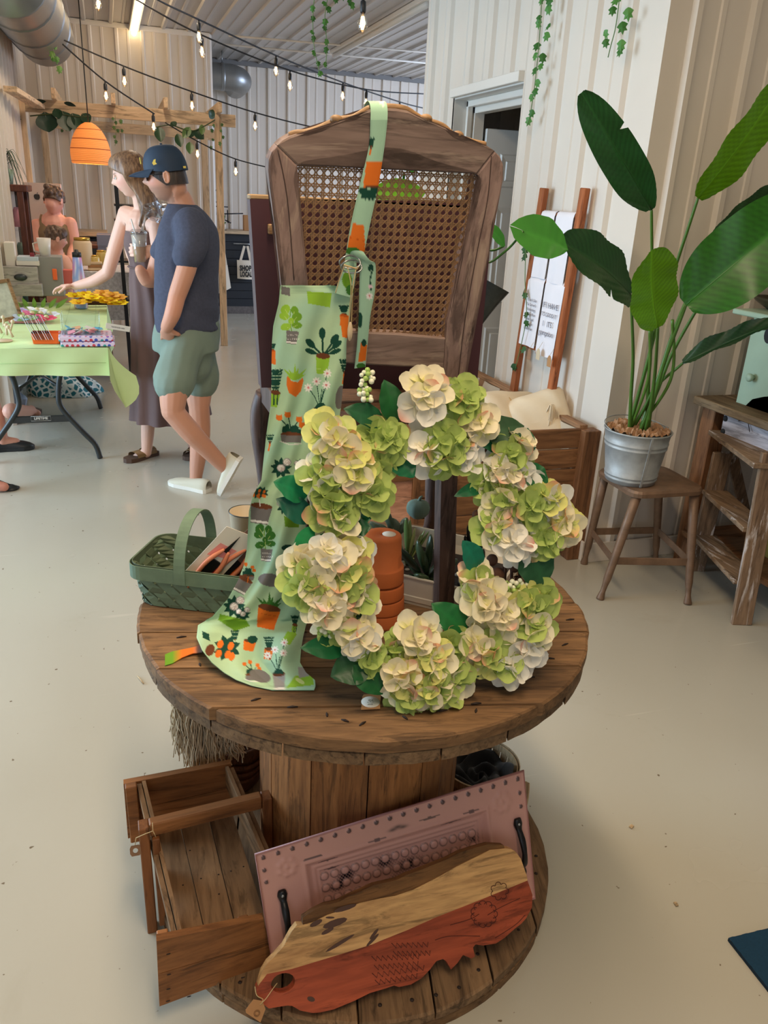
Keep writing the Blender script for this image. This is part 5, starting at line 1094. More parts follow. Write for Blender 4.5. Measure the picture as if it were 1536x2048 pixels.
# bushel basket right of the barrel with black cloth in it
t = thing('bushel_basket', 'pale splint bushel basket right of the barrel, half hidden by the pink tray', 'basket', (.845, 1.55, ZB)); c0 = np.array([.845, 1.545, ZB]); RB, HB = .103, .16
M_spl = wood('pale splint', (168, 138, 100), (214, 188, 148), 'Z', 14, .6, 8, bmp=.1)
for k in range(24):
    a0, a1 = 2*PI*k/24, 2*PI*(k+.9)/24; G = [[c0+np.array([r*math.cos(a), r*math.sin(a), z]) for r, z in ((RB*.72, .0), (RB*.82, .05), (RB*.93, .11), (RB, HB))] for a in np.linspace(a0, a1, 4)]
    mb = MB(); grid(mb, G, True); Gi = [[q+(c0*[1, 1, 0]+np.array([0, 0, q[2]])-q)*.015 for q in r] for r in G]; grid(mb, Gi, True, flip=True); obj('stave', mb, M_spl, t)
for z, r, w_ in ((HB-.008, RB+.002, .022), (HB-.010, RB-.004, .020), (.07, RB*.875, .014)):
    G = [[c0+np.array([(r+o)*math.cos(a), (r+o)*math.sin(a), z+dz]) for o, dz in ((-.0012, -w_/2), (.0012, -w_/2), (.0012, w_/2), (-.0012, w_/2), (-.0012, -w_/2))] for a in np.linspace(0, 2*PI, 41)]; mb = MB(); grid(mb, G, False, flip=True); obj('hoop', mb, M_spl, t)
for sg, az in ((1, -1.0),):
    for j in range(3):
        b0 = c0+np.array([(RB+.006)*math.cos(az), (RB+.006)*math.sin(az), HB-.03]); tg = np.array([-math.sin(az), math.cos(az), 0]); ou = np.array([math.cos(az), math.sin(az), 0])
        mb = MB(); tube(mb, [b0+tg*.05*math.cos(a)+ou*(.006+.012*math.sin(a)+.004*j)+np.array([0, 0, -.085*math.sin(a)]) for a in np.linspace(0, PI, 14)], .0028, 6); obj('bail', mb, M_spl, t)
t2 = thing('black_cloth', 'crumpled black cloth filling the bushel basket', 'cloth', tuple(c0+[0, 0, .1])); G = []
for i in range(18):
    row = []
    for j in range(40):
        a = 2*PI*j/39; r = (RB-.012)*i/17*.98; row.append(c0+np.array([r*math.cos(a), r*math.sin(a), HB-.045+.018*math.sin(5*a+i*.6)*(i/17)+.012*math.sin(i*.9+2*a)+.02*(i/17)**3]))
    G.append(row)
mb = MB(); grid(mb, G, True, flip=True); obj('folds', mb, mat('black cloth', (20, 21, 26), .8, sheen=.3), t2)
# ---------------------------------------------------------------- big slatted crate by the partition, with pillows
M_cw = wood('brown crate planks', (104, 68, 42), (160, 114, 76), 'X', 9, .6, 9, var=.3, bmp=.2); M_cwy = wood('brown crate planks, long', (112, 78, 52), (168, 126, 90), 'Y', 9, .6, 9, var=.3); M_cwz = wood('brown crate posts', (98, 62, 40), (156, 110, 74), 'Z', 9, .6, 9, var=.35)
bc_ = thing('slatted_crate', 'large slatted wooden crate standing against the white partition, full of pillows', 'crate', (1.65, 3.75, 0))
X0, X1, Y0_, Y1_, ZT = 1.22, 2.07, 3.09, 4.40, .645
def pc_(name, c, s, m, b=.003): mb = MB(); box(mb, c, s, None, b); return obj(name, mb, m, bc_)
for k in range(6):
    z = .07+k*.0985; pc_('plank', ((X0+X1)/2-.02, Y0_+.010, z+.045), (X1-X0-.05, .018, .092), M_cw); pc_('plank', ((X0+X1)/2, Y1_-.010, z+.045), (X1-X0-.03, .018, .092), M_cw)
    pc_('plank', (X0+.012, (Y0_+Y1_)/2, z+.045), (.018, Y1_-Y0_-.04, .092), M_cwy); pc_('plank', (X1-.045, (Y0_+Y1_)/2, z+.045), (.018, Y1_-Y0_-.04, .092), M_cwy)
pc_('corner_post', (X1-.012, Y0_-.004, .325), (.085, .07, .65), M_cwz); pc_('corner_post', (X0+.03, Y0_+.032, .32), (.05, .035, .64), M_cwz); pc_('corner_post', (X1-.03, Y1_-.03, .33), (.06, .05, .67), M_cwz); pc_('corner_post', (X0+.03, Y1_-.03, .32), (.05, .035, .64), M_cwz)
pc_('top_rail', (X1-.035, (Y0_+Y1_)/2, ZT+.012), (.045, Y1_-Y0_-.02, .022), M_cwy); pc_('top_rail', ((X0+X1)/2-.05, Y1_+.0, ZT+.022), (X1-X0, .04, .022), M_cw)
pc_('base', ((X0+X1)/2, (Y0_+Y1_)/2, .08), (X1-X0-.04, Y1_-Y0_-.04, .02), M_cw)
M_lin = mat('linen', (204, 186, 160), .95, var=.08, vs=8, bmp=.15, bs=90); M_pil = mat('cream pillow', (228, 208, 176), .9, var=.06, vs=6, bmp=.1, bs=120); M_tan = mat('tan pillow', (170, 132, 98), .95, var=.25, vs=30)
t = thing('linen_liner', 'beige linen liner hanging inside the slatted crate', 'liner', (1.65, 3.75, .3)); G = []
for y in np.linspace(Y0_+.03, Y1_-.03, 24): G.append([(X1-.058+.006*math.sin(y*23+z*9), y, z) for z in (.645, .60, .5, .38)])
mb = MB(); grid(mb, G); G2 = [[(x, Y1_-.028-.004*math.sin(x*30+z*8), z) for z in (.645, .6, .5, .38)] for x in np.linspace(X0+.03, X1-.06, 18)]; grid(mb, G2); G3 = [[(X0+.026, y, z) for z in (.64, .5, .38)] for y in np.linspace(Y0_+.03, Y1_-.03, 10)]; grid(mb, G3); obj('cloth', mb, M_lin, t)
def pillow(name, lab, c, w, h, d, R, m, stripes=None, group='pillows in the slatted crate'):
    t = thing(name, lab, 'pillow', tuple(c), group); G = []
    for i in range(21):
        row = []
        for j in range(42):
            u = -1+2*i/20; a = 2*PI*j/41; k = math.sqrt(max(1-u*u, 0)); su = math.copysign(abs(u)**.8, u); x = w/2*su; ca, sa = math.cos(a), math.sin(a); q = max(abs(u)**5, 0)
            y = h/2*math.copysign(abs(sa)**.7, sa)*(1-q*.10)*(1 if abs(u) < .999 else .9); z = d/2*ca*max((1-abs(u)**3), 0)**.5*(1-.0*abs(sa)); z *= max(1-abs(sa)**6, 0)**.5 if abs(sa) < 1 else 0
            row.append((x, y, z+.004*math.sin(9*u+5*sa)))
        G.append(row)
    V = np.array(G) @ np.array(R.to_matrix()).T+np.array(c); mb = MB(); grid(mb, V, True); obj('cushion', mb, m, t)
    if stripes:
        for s in stripes:
            P = [np.array([w/2*s, h/2*math.sin(a)*.93, d/2*math.cos(a)*max(1-abs(s)**3, 0)**.5*max(1-abs(math.sin(a))**6, 0)**.5+.0025]) for a in np.linspace(-1.3, 1.3, 14)]
            mb = MB(); tube(mb, [np.array(R.to_matrix()) @ p+np.array(c) for p in P], .004, 5); obj('piping', mb, mat('ochre piping', (196, 160, 110), .9), t)
    return t
p1 = aY(1050, 838, 3.45); pillow('pillow', 'cream pillow with ochre piping lying left in the slatted crate', (p1[0]-.02, 3.52, .60), .42, .30, .16, Euler((.75, .1, .25)), M_pil, (-.3, .0, .3))
p2 = aY(1088, 832, 3.35); pillow('pillow', 'plain cream pillow at the right front corner of the slatted crate', (p2[0], 3.36, .60), .30, .34, .15, Euler((1.0, -.35, -.3)), M_pil)
pillow('pillow', 'tan fringed pillow at the back of the slatted crate', (1.55, 4.05, .57), .34, .26, .15, Euler((.5, 0, .2)), M_tan); pillow('pillow', 'small white pillow at the left of the slatted crate', (1.38, 3.75, .56), .3, .24, .13, Euler((.4, .2, .5)), mat('white pillow', (232, 226, 214), .9))
t = thing('tassel', 'cream yarn tassel beside the pillow at the crate corner', 'tassel', tuple(aY(1108, 835, 3.32))); mb = MB(); c = aY(1104, 812, 3.30)
for i in range(60): a = rng.uniform(-.5, .5); b_ = rng.uniform(-.4, .4); tube(mb, [c, c+[.02*a, .02*b_, .005], c+[.05*a+.008, .05*b_, -.03], c+[.065*a+.012, .07*b_, -.085-.02*rng.rand()]], .0022, 4, caps=False)
obj('strands', mb, M_pil, t, kind='stuff')
# left: low display crate with pinkish plywood
t = thing('plywood_box', 'small open box with pinkish plywood face seen through the wreath', 'box', (1.06, 3.2, 0)); a = aY(766, 940, 3.0); 
mb = MB(); box(mb, (1.00, 3.02, .26), (.34, .012, .44), None, .002); obj('face', mb, wood('pinkish plywood', (188, 130, 104), (226, 172, 146), 'X', 9, .6, 5), t)
for c, s, m in (((1.185, 3.02, .26), (.035, .04, .52), M_cwz), ((.815, 3.02, .26), (.035, .04, .52), M_cwz), ((1.0, 3.02, .03), (.36, .035, .04), M_cw), ((1.0, 3.02, .50), (.36, .035, .04), M_cw), ((1.0, 3.16, .26), (.34, .25, .02), M_cw)): mb = MB(); box(mb, c, s, None, .003); obj('rail', mb, m, t)

# ---------------------------------------------------------------- blanket ladder with tea towels
M_lad = wood('orange stained ladder wood', (140, 74, 40), (190, 112, 66), 'Z', 10, .5, 8, bmp=.1)
la = thing('blanket_ladder', 'orange stained wooden blanket ladder leaning on the white partition', 'ladder', (2.04, 3.7, 0))
def rail_(a, b_): 
    mb = MB(); bar(mb, a, b_, .045, .032, (1, 0, 0), .004); return obj('rail', mb, M_lad, la)
LT, RT = aX(1089, 376, 2.055), aX(1171, 376, 2.055); LB, RB_ = aX(1030, 765, 2.03), aX(1098, 812, 2.03)
def ext(a, b_): d = b_-a; return a+d*((a[2]-.0)/(a[2]-b_[2]))
LF, RF = ext(LT, LB), ext(RT, RB_); rail_(LT, LF); rail_(RT, RF)
def lp(side, z): A, F_ = (LT, LF) if side == 0 else (RT, RF); return A+(F_-A)*((A[2]-z)/(A[2]-F_[2]))
zs = [aX(1150, 432, 2.04)[2], aX(1131, 572, 2.04)[2], aX(1112, 712, 2.04)[2], .55]
for z in zs: mb = MB(); tube(mb, [lp(0, z), lp(1, z)], .011, 10); obj('rung', mb, M_lad, la)
M_tow = mat('white tea towel', (232, 226, 228), .9, var=.03, bmp=.1, bs=200); M_ink = mat('grey print', (110, 108, 118), .9)
def towel(k, u0, u1, drop, lab, lines, z=None, script=None):
    zz = zs[k]; A, B = lp(0, zz), lp(1, zz); dx = np.array([-1., 0, 0]); t = thing('tea_towel', lab, 'towel', tuple((A+(B-A)*(u0+u1)/2)), 'tea towels on the blanket ladder')
    down = nrm((LF-LT)); G = []
    for u in np.linspace(u0, u1, 12):
        c = A+(B-A)*u; row = [c-dx*.016+down*L for L in (drop*.7, drop*.4, .02)]+[c+np.array([0, 0, .014])-dx*.008, c+np.array([0, 0, .017]), c+dx*.012+np.array([0, 0, .010])]
        row += [c+dx*(.018+.004*math.sin(u*20)*L/drop)+down*L for L in np.linspace(.01, drop, 12)]; G.append(row)
    mb = MB(); grid(mb, G, True); grid(mb, np.array(G)+np.array([.0015, 0, 0]), True, flip=True); obj('cloth', mb, M_tow, t)
    c = A+(B-A)*(u0+u1)/2+dx*.026; yd = nrm(B-A); xx = yd; zz_ = -down; wdt = np.linalg.norm(B-A)*(u1-u0)
    pr_ = MB(); L = drop*(.30 if len(lines) > 3 else .36); st = drop*.5/max(len(lines), 4)
    for i, s in enumerate(lines):
        tm = text_mesh(s, st*.86, .0002); w_ = np.ptp(np.concatenate(tm.v)[:, 0]); k_ = min(1, wdt*.82/w_); M = frame(xx, zz_, np.cross(xx, zz_), c+down*(L+i*st)); M = M @ Matrix.Diagonal((k_, k_ if k_ > .8 else k_*1.1, 1, 1)); pr_.merge(tm, M)
    if lines: obj('lettering', pr_, M_ink, t, kind='stuff')
towel(0, .10, .46, .30, 'white tea towel at the left of the top ladder rung, large lettering', ['FOUND', 'BISCUIT']); towel(0, .50, .92, .31, 'blank white tea towel at the right of the top ladder rung', [])
towel(1, .03, .46, .33, 'white tea towel lower left on the ladder, seven lines of small print', ["I Don't Like", "The Server's", 'Mentioning', 'but The Blue', "Never had", 'a Mention', 'Gentleman']); towel(1, .50, .98, .35, 'white tea towel lower right on the ladder, capitals and a script word', ['IF I HAVE', "IT'S GOOD IT", 'I   ITS', 'gumption'])
for i, (x, y) in enumerate(((1058, 708), (1076, 708), (1098, 722))):
    t = thing('paper_tag', ['left kraft tag hanging under the towels on the ladder', 'middle grey tag hanging under the towels on the ladder', 'right tag with a white dot hanging under the towels on the ladder'][i], 'tag', tuple(aX(x, y, 1.99)), 'tags under the tea towels'); c = aX(x, y, 1.99)
    mb = MB(); prism(mb, [(-.018, -.028), (.018, -.028), (.018, .012), (.008, .026), (-.008, .026), (-.018, .012)], .001, c, (0, -1, 0), (0, 0, 1), (1, 0, 0)); obj('card', mb, [bpy.data.materials['brown card'], bpy.data.materials['pale tag wood'], bpy.data.materials['kraft card']][i], t)
    mb = MB(); tube(mb, [c+[0, 0, .026], c+[.02, 0, .06]], .001, 4); obj('string', mb, twm, t)
# ---------------------------------------------------------------- rusty metal stool, galvanised bucket, bird of paradise plant
M_rust = mat('worn rusty stool paint', (128, 100, 78), .5, .25, var=.3, vs=14, bmp=.2, bs=50)
st = thing('metal_stool', 'low worn brown metal stool with a square seat under the plant bucket', 'stool', (2.2, 2.77, 0))
feet = {'fl': aZ(1200, 1198, 0), 'fr': aZ(1375, 1208, 0), 'bl': aZ(1168, 1127, 0), 'br': np.array([2.44, 2.93, 0])}
SZs = .51; sc_ = np.array([2.2, 2.80, SZs]); q = [aZ(1203, 958, SZs), aZ(1236, 1010, SZs), aZ(1400, 1000, SZs), aZ(1350, 946, SZs)]
cen = np.mean(q, 0); e1 = nrm(np.array(q[2])-np.array(q[1])); e2 = nrm(np.cross([0, 0, 1], e1)); hu, hv = .178, .165; cen = np.array([np.mean([f[0] for f in feet.values()]), np.mean([f[1] for f in feet.values()])+.0, SZs])
mb = MB(); tub(mb, cen, e1, e2, [(hu-.01, hv-.01, .05, -.03), (hu, hv, .055, -.03), (hu+.002, hv+.002, .055, -.012), (hu-.004, hv-.004, .052, -.002), (hu-.03, hv-.03, .045, 0), (hu-.06, hv-.06, .03, -.002)]); obj('seat', mb, M_rust, st)
tops = {'fl': cen-e1*(hu-.035)-e2*(hv-.035), 'fr': cen+e1*(hu-.035)-e2*(hv-.035), 'bl': cen-e1*(hu-.035)+e2*(hv-.035), 'br': cen+e1*(hu-.035)+e2*(hv-.035)}
mid = {}
for k in feet:
    a, f = tops[k]-[0, 0, .03], feet[k]; L = lambda t: a+(f-a)*t; mb = MB(); tube(mb, [L(0), L(.3), L(.8), L(.86), L(.92), L(.985), L(1.0)], [.021, .020, .017, .013, .012, .018, .018], 10); obj('leg', mb, M_rust, st); mid[k] = L(.62)
for a, b_ in (('fl', 'fr'), ('fr', 'br'), ('br', 'bl'), ('bl', 'fl')): mb = MB(); bar(mb, mid[a], mid[b_], .006, .034, (0, 0, 1), .002); obj('stretcher', mb, M_rust, st)
M_bkt = mat('galvanised bucket metal', (164, 166, 164), .55, .35, var=.22, vs=16, bmp=.1, bs=18)
bkc = cen+np.array([.005, .03, 0.001]); pb = aZ(1288, 975, SZs); bkc = np.array([pb[0], pb[1]+.105, SZs+.001])
bu_ = thing('galvanised_bucket', 'dented galvanised bucket stuffed with brown paper on the metal stool', 'bucket', tuple(bkc)); mb = MB(); r0, r1, hb = .106, .138, .225
prof = [(0, .004), (r0-.008, .004), (r0-.006, 0), (r0, 0)]+[(r0+(r1-r0)*t+d, hb*t) for t, d in ((.06, 0), (.07, .003), (.09, .003), (.10, 0), (.13, 0), (.14, .003), (.16, .003), (.17, 0), (.68, 0), (.69, .003), (.71, .003), (.72, 0), (.76, 0), (.77, .003), (.79, .003), (.80, 0), (.985, 0))]+[(r1+.004, hb-.002), (r1+.005, hb+.002), (r1+.002, hb+.005), (r1-.002, hb+.002), (r1-.004, hb-.02), (r0, .02), (0, .015)]
lathe(mb, prof, 56, bkc); obj('pail', mb, M_bkt, bu_)
mb = MB(); a = -1.75; bar(mb, bkc+[(r0+.002)*math.cos(a), (r0+.002)*math.sin(a), .0], bkc+[(r1+.003)*math.cos(a), (r1+.003)*math.sin(a), hb], .010, .003, (math.cos(a), math.sin(a), 0), .001); obj('seam', mb, M_bkt, bu_)
mb = MB(); tube(mb, [bkc+[(r1+.004)*math.cos(a), (r1+.004)*math.sin(a)*1.0, hb+.006+.035*max(math.sin(a-.1), 0)*.6] for a in np.linspace(-.1, PI+.1, 26)], .0024, 6); obj('bail', mb, M_bkt, bu_)
t = thing('kraft_paper', 'crumpled brown kraft paper filling the top of the bucket', 'paper', tuple(bkc+[0, 0, .2]))
mb = MB(); V = []; nn = 26
for i in range(nn):
    for j in range(nn):
        u, v = -1+2*i/(nn-1), -1+2*j/(nn-1); k = max(abs(u), abs(v))/max(math.hypot(u, v), 1e-6); u2, v2 = u*k, v*k; V.append((bkc[0]+u2*(r1-.008), bkc[1]+v2*(r1-.008), bkc[2]+hb+.006+rng.uniform(-.026, .026)*(1-.5*(u2*u2+v2*v2)) ))
mb.add(V, [(i*nn+j, i*nn+j+1, (i+1)*nn+j+1, (i+1)*nn+j) for i in range(nn-1) for j in range(nn-1)]); mb.f = [f[::-1] for f in mb.f]; obj('sheet', mb, mat('kraft paper', (176, 134, 98), .8, var=.1), t)
bop = thing('bird_of_paradise', 'tall potted bird of paradise plant with big paddle leaves in the bucket', 'plant', tuple(bkc+[0, 0, .15]))
def bigleafm(base, tip, wd, nrm_, col, bend=.12, fold=.10, curl=0.0, split=None, peak=.42):
    base = np.array(base, float); tip = np.array(tip, float); L = np.linalg.norm(tip-base); t_ = (tip-base)/L; nn = np.array(nrm_, float); nn = nrm(nn-(nn@t_)*t_); sd = np.cross(t_, nn); n, m = 44, 9; G = []; CC = []
    for i in range(n):
        t = i/(n-1); wv = max(1-abs((t-peak)/(peak+.02 if t < peak else 1.02-peak))**2.4, 0)**.62; row = []; cr = []
        for k in range(2*m+1):
            s = (k-m)/m; cut = 0
            if split and abs(t-split[0]) < .012 and s*split[1] > .45: cut = 1
            p = base+t_*(L*t+.04*L*(abs(s)-.5)*0)+sd*s*wd/2*wv*(1-cut*.35*abs(s))+nn*(bend*L*(math.sin(PI*t)*.6-t*t*.5)+fold*wd*abs(s)*wv+curl*wd*s*t*t)+nn*(-.0016*math.sin(t*150+abs(s)*16)*min(abs(s)*4, 1)+.006*math.sin(t*17+s*3)*abs(s))
            row.append(p); f = 1.35 if k == m else (.86+.20*math.sin(t*150+abs(s)*16)); cr.append(np.array(col[:3])*f)
        G.append(row); CC.append(cr)
    mb = MB(); grid(mb, G, True, CC); rib = [base+t_*L*t+nn*(bend*L*(math.sin(PI*t)*.6-t*t*.5)-.002) for t in np.linspace(0, .96, 14)]; tube(mb, rib, np.linspace(.0042, .0012, 14), 6, col=np.array(col[:3])*1.1); return mb
DK = lin(40, 92, 42); DK2 = lin(44, 78, 40); BRT = lin(104, 158, 22); MD = lin(52, 118, 30)
LF_ = [ # base px, tip px, depths, width, normal, colour, bend, fold, split
 ((1303, 420), (1166, 190), 2.62, 2.50, .140, (-.5, -.85, -.1), DK, .06, -.16, (.64, 1), .40),
 ((1396, 396), (1580, 150), 2.58, 2.45, .19, (.2, -.95, -.25), BRT, .05, .06, None, .45),
 ((1372, 610), (1640, 385), 2.45, 2.30, .27, (-.35, -.9, .45), MD, .06, .10, None, .40),
 ((1425, 480), (1560, 372), 2.85, 2.75, .12, (.2, -.95, .2), DK2, .05, .05, None, .5),
 ((1262, 590), (1128, 480), 2.62, 2.42, .21, (0, -.85, .5), DK2, .05, .10, (.45, -1), .42),
 ((1316, 655), (1300, 500), 2.36, 2.30, .215, (0, -.95, .3), BRT, -.05, .04, None, .52),
 ((1366, 726), (1590, 630), 2.60, 2.36, .085, (-.35, -.45, .9), DK2, .03, .30, None, .35),
 ((1428, 560), (1620, 450), 2.50, 2.40, .17, (.1, -.9, -.3), MD, .03, .05, None, .5)]
sp0 = bkc+[0, 0, hb-.02]
for i, (b_, tp_, yb, yt, wd, nv, cl, bd, fo, spl, pk) in enumerate(LF_):
    B_, T_ = aY(*b_, yb), aY(*tp_, yt); r0_ = sp0+np.array([.045*math.cos(i*2.4), .035*math.sin(i*2.4), 0]); midp = r0_*.5+B_*.5+np.array([0, 0, .05])+(r0_-B_)*np.array([.04, .04, 0])
    mb = MB(); P = smooth_pts([r0_, r0_*.75+B_*.25+[0, 0, .03], midp, B_*.85+midp*.15, B_], 6); tube(mb, P, np.linspace(.0085, .0046, len(P)), 8, col=lin(86, 128, 50)[:3]); obj('stem', mb, M_plant, bop)
    obj('leaf', bigleafm(B_, T_, wd, nv, cl, bd, fo, 0, spl, pk), M_plant, bop)
for i, (x, y) in enumerate(((1300, 660), (1345, 640))):
    r0_ = sp0+np.array([.03*i-.03, .02, 0]); mb = MB(); tube(mb, smooth_pts([r0_, aY(x-4, 760, 2.62), aY(x, y, 2.55)], 8), .0062, 8, col=lin(94, 136, 52)[:3]); obj('stem', mb, M_plant, bop)
# ---------------------------------------------------------------- old wooden stepladder and workbench at the right
M_old = wood('old paint-flecked wood', (88, 66, 50), (150, 122, 96), 'Z', 12, .75, 8, var=.35, bmp=.5, scratch=(200, 190, 184)); M_oldy = wood('old paint-flecked treads', (92, 70, 52), (156, 128, 100), 'Y', 12, .75, 8, var=.35, bmp=.5, scratch=(206, 196, 190))
sl = thing('wooden_stepladder', 'short old three-step wooden ladder with flaking white paint in front of the workbench', 'stepladder', (2.5, 2.6, 0))
nf_ = aZ(1470, 1250, 0); ff_ = aZ(1380, 1142, 0)
nt_ = nf_+np.array([.26, .02, .74]); 
ntp = aY(1545, 905, nf_[1]+.03); ftp = aY(1446, 905, ff_[1]-.05)
sd_ = nrm(ff_-nf_)
for a, b_ in ((nf_, ntp), (ff_, ftp)): mb = MB(); bar(mb, a+[.03, 0, 0], b_, .022, .085, tuple(np.cross(sd_, nrm(b_-a))), .003); obj('rail', mb, M_old, sl)
for a, b_ in ((nf_+np.array([.42, .03, 0]), ntp+[.06, 0, -.03]), (ff_+np.array([.42, .03, 0]), ftp+[.06, 0, -.03])): mb = MB(); bar(mb, a, b_, .020, .05, tuple(np.cross(sd_, nrm(b_-a))), .003); obj('rail', mb, M_old, sl)
for f in (.25, .56, .93): 
    a = nf_+[.03, 0, 0]+(ntp-nf_-[.03, 0, 0])*f; b_ = ff_+[.03, 0, 0]+(ftp-ff_-[.03, 0, 0])*f; b_[2] = a[2]; ex2 = .02 if f > .9 else -.01; d = nrm(b_-a); mb = MB(); bar(mb, a-d*ex2, b_+d*ex2, .15 if f > .9 else .115, .022, (0, 0, 1), .003); obj('step', mb, M_oldy, sl)
wb = thing('workbench', 'weathered wooden workbench with a white painted apron behind the stepladder', 'workbench', (2.85, 2.2, 0)); BX = 2.50
def wbp(n, c, s, m): mb = MB(); box(mb, c, s, None, .004); return obj(n, mb, m, wb)
for k in range(4): wbp('top_plank', (BX+.085+k*.165-.02, 2.18, .815), (.16, 1.52, .036), wood('grey brown bench top', (84, 66, 48), (146, 120, 88), 'Y', 10, .75, 9, var=.35, bmp=.5) if k == 0 else bpy.data.materials['grey brown bench top'])
M_wap = wood('white painted apron', (168, 162, 168), (206, 200, 206), 'Y', 7, .7, 7, var=.15, bmp=.2); a = wbp('apron', (BX+.03, 2.12, .725), (.022, 1.30, .135), M_wap)
for z in (.755, .70): mb = MB(); c = aX(1451, 837, BX+.018) if z > .72 else aX(1446, 863, BX+.018); lathe(mb, [(1e-4, 0), (.013, 0), (.013, .002), (1e-4, .002)], 14, c, Matrix.Rotation(-PI/2, 3, 'Y')); obj('bolt_hole', mb, M_dark, wb)
mb = MB(); c = aX(1486, 842, BX+.015); tube(mb, [c, c+[-.012, .014, -.002]], .0022, 6); tube(mb, [c+[0, -.03, .004], c+[-.01, -.06, -.03]], .0018, 5); obj('nail', mb, M_nail, wb, kind='stuff')
for x, y in ((BX+.09, 2.90), (BX+.60, 2.84), (BX+.05, 1.5), (BX+.6, 1.5)): wbp('leg', (x, y, .40), (.085, .085, .79), M_cwz)
wbp('shelf', (BX+.33, 2.2, .17), (.6, 1.4, .03), M_cw); wbp('shade_panel', (BX+.63, 2.2, .45), (.02, 1.4, .6), M_dark)  # black sheet at the back paints in the shade under the bench
t = thing('yellow_box', 'dim yellow box on the low shelf under the workbench', 'box', (2.85, 2.35, .185)); mb = MB(); box(mb, (2.85, 2.35, .235), (.3, .4, .10), None, .004); box(mb, (2.85, 2.35, .29), (.32, .42, .012), None, .003); obj('carton', mb, mat('mustard', (120, 104, 40), .7), t)
M_mintp = mat('mint paint', (158, 178, 152), .5, var=.07, vs=6)
cb = thing('mint_cabinet', 'small mint green painted cabinet with a round knob standing on the workbench', 'cabinet', (2.85, 2.35, .833)); CX = 2.60
zb0, zt0 = .834, aX(1450, 622, CX-.05)[2]; yl = aX(1460, 700, CX)[1]; yl = min(yl, 2.80)
P = [(yl-.0, 0), (yl-.05, 0)]; out = [(0, 0), (.06, 0), (.09, .035), (.15, .06), (.20, .075), (.25, .06), (.30, .02), (.33, 0), (.62, 0), (.62, zt0-zb0), (0, zt0-zb0)]
mb = MB(); prism(mb, out, .018, (CX, yl, zb0), (0, -1, 0), (0, 0, 1), (1, 0, 0)); obj('front', mb, M_mintp, cb)
mb = MB(); box(mb, (CX+.17, yl-.009, (zb0+zt0)/2+.01), (.30, .018, zt0-zb0-.02), None, .002); obj('side', mb, M_mintp, cb); mb = MB(); box(mb, (CX+.17, yl-.611, (zb0+zt0)/2+.01), (.30, .018, zt0-zb0-.02), None, .002); obj('side', mb, M_mintp, cb)
mb = MB(); box(mb, (CX+.14, yl-.30, zt0+.010), (.42, .72, .022), None, .004); obj('top', mb, M_mintp, cb)
kc = aX(1508, 755, CX); mb = MB(); lathe(mb, [(.009, 0), (.009, .012), (.017, .018), (.018, .028), (.012, .034), (1e-4, .035)], 16, kc, Matrix.Rotation(-PI/2, 3, 'Y')); obj('knob', mb, M_mintp, cb)
mb = MB(); prism(mb, [(a_*.0+.028*math.cos(a_), .036*math.sin(a_)) for a_ in np.linspace(0, 2*PI, 16)[:-1]], .004, aX(1540, 670, CX)+[-.005, 0, 0], (0, -1, 0), (0, 0, 1), (1, 0, 0)); obj('cut_out', mb, M_dark, cb)
t = thing('dark_dish', 'dark oval metal dish on top of the mint cabinet', 'dish', (2.72, 2.4, zt0+.02)); c = aX(1530, 628, 2.68); c[2] = zt0+.0215; mb = MB(); lathe(mb, [(0, 0), (.07, 0), (.12, .03), (.135, .045), (.13, .05), (.10, .03), (.05, .012), (0, .01)], 30, c+[.05, -.06, 0], sx=.8, sy=1.3); obj('bowl', mb, mat('bronze dish', (70, 66, 48), .35, .6), t)
t = thing('wall_panel', 'dark brown wooden piece standing at the right edge behind the plant', 'panel', (2.9, 2.9, zt0+.03)); mb = MB(); box(mb, (3.0, 2.95, 1.62), (.34, .03, .55), None, .004); box(mb, (2.84, 2.93, 1.62), (.03, .045, .57), None, .004); obj('board', mb, wood('very dark wood', (36, 22, 16), (84, 54, 36), 'Z', 10), t)
mb = MB(); box(mb, (3.0, 2.93, (1.345+zt0+.02)/2), (.3, .05, 1.345-zt0-.02), None, .003); obj('foot', mb, bpy.data.materials['very dark wood'], t)
# rug corner
rc, r1_, r2_ = aZ(1455, 1882, 0), aZ(1536, 1862, 0), aZ(1536, 2012, 0); e1 = nrm(r1_-rc); e2 = nrm(r2_-rc); e2 = nrm(e2-(e2@e1)*e1)
n = 70; G = []; CC = []
for i in range(n):
    row = []; cr = []
    for j in range(n):
        u, v = .7*i/(n-1), .9*j/(n-1); p = rc+e1*u+e2*v; f = math.sin(u*37+3*math.sin(v*21))+math.sin(v*45+2*math.sin(u*31+1)); c = np.array(lin(18, 58, 84)[:3])
        if u > .03 and v > .03: c = c*.7+.3*np.array(lin(40, 80, 96)[:3]) if f > .2 else c
        if u > .03 and v > .03 and f > 1.1: c = np.array(lin(128, 168, 150)[:3])
        row.append((p[0], p[1], .010+.0015*math.sin(i*1.7+j*2.3))); cr.append(c)
    G.append(row); CC.append(cr)
mb = MB(); grid(mb, G, True, CC); k = [G[0][0], G[-1][0], G[-1][-1], G[0][-1]]; mb.add([*k]+[(x, y, .001) for x, y, z in k], [(i, (i+1) % 4, 4+(i+1) % 4, 4+i) for i in range(4)]+[(3, 2, 1, 0)][:0], False, lin(14, 44, 66)[:3])
rug = thing('floor_rug', 'corner of a navy and teal patterned rug on the floor at the lower right', 'rug', tuple(rc)); obj('pile', mb, vmat('rug pile', .95, .8, 500, var=.25, vs=200), rug)
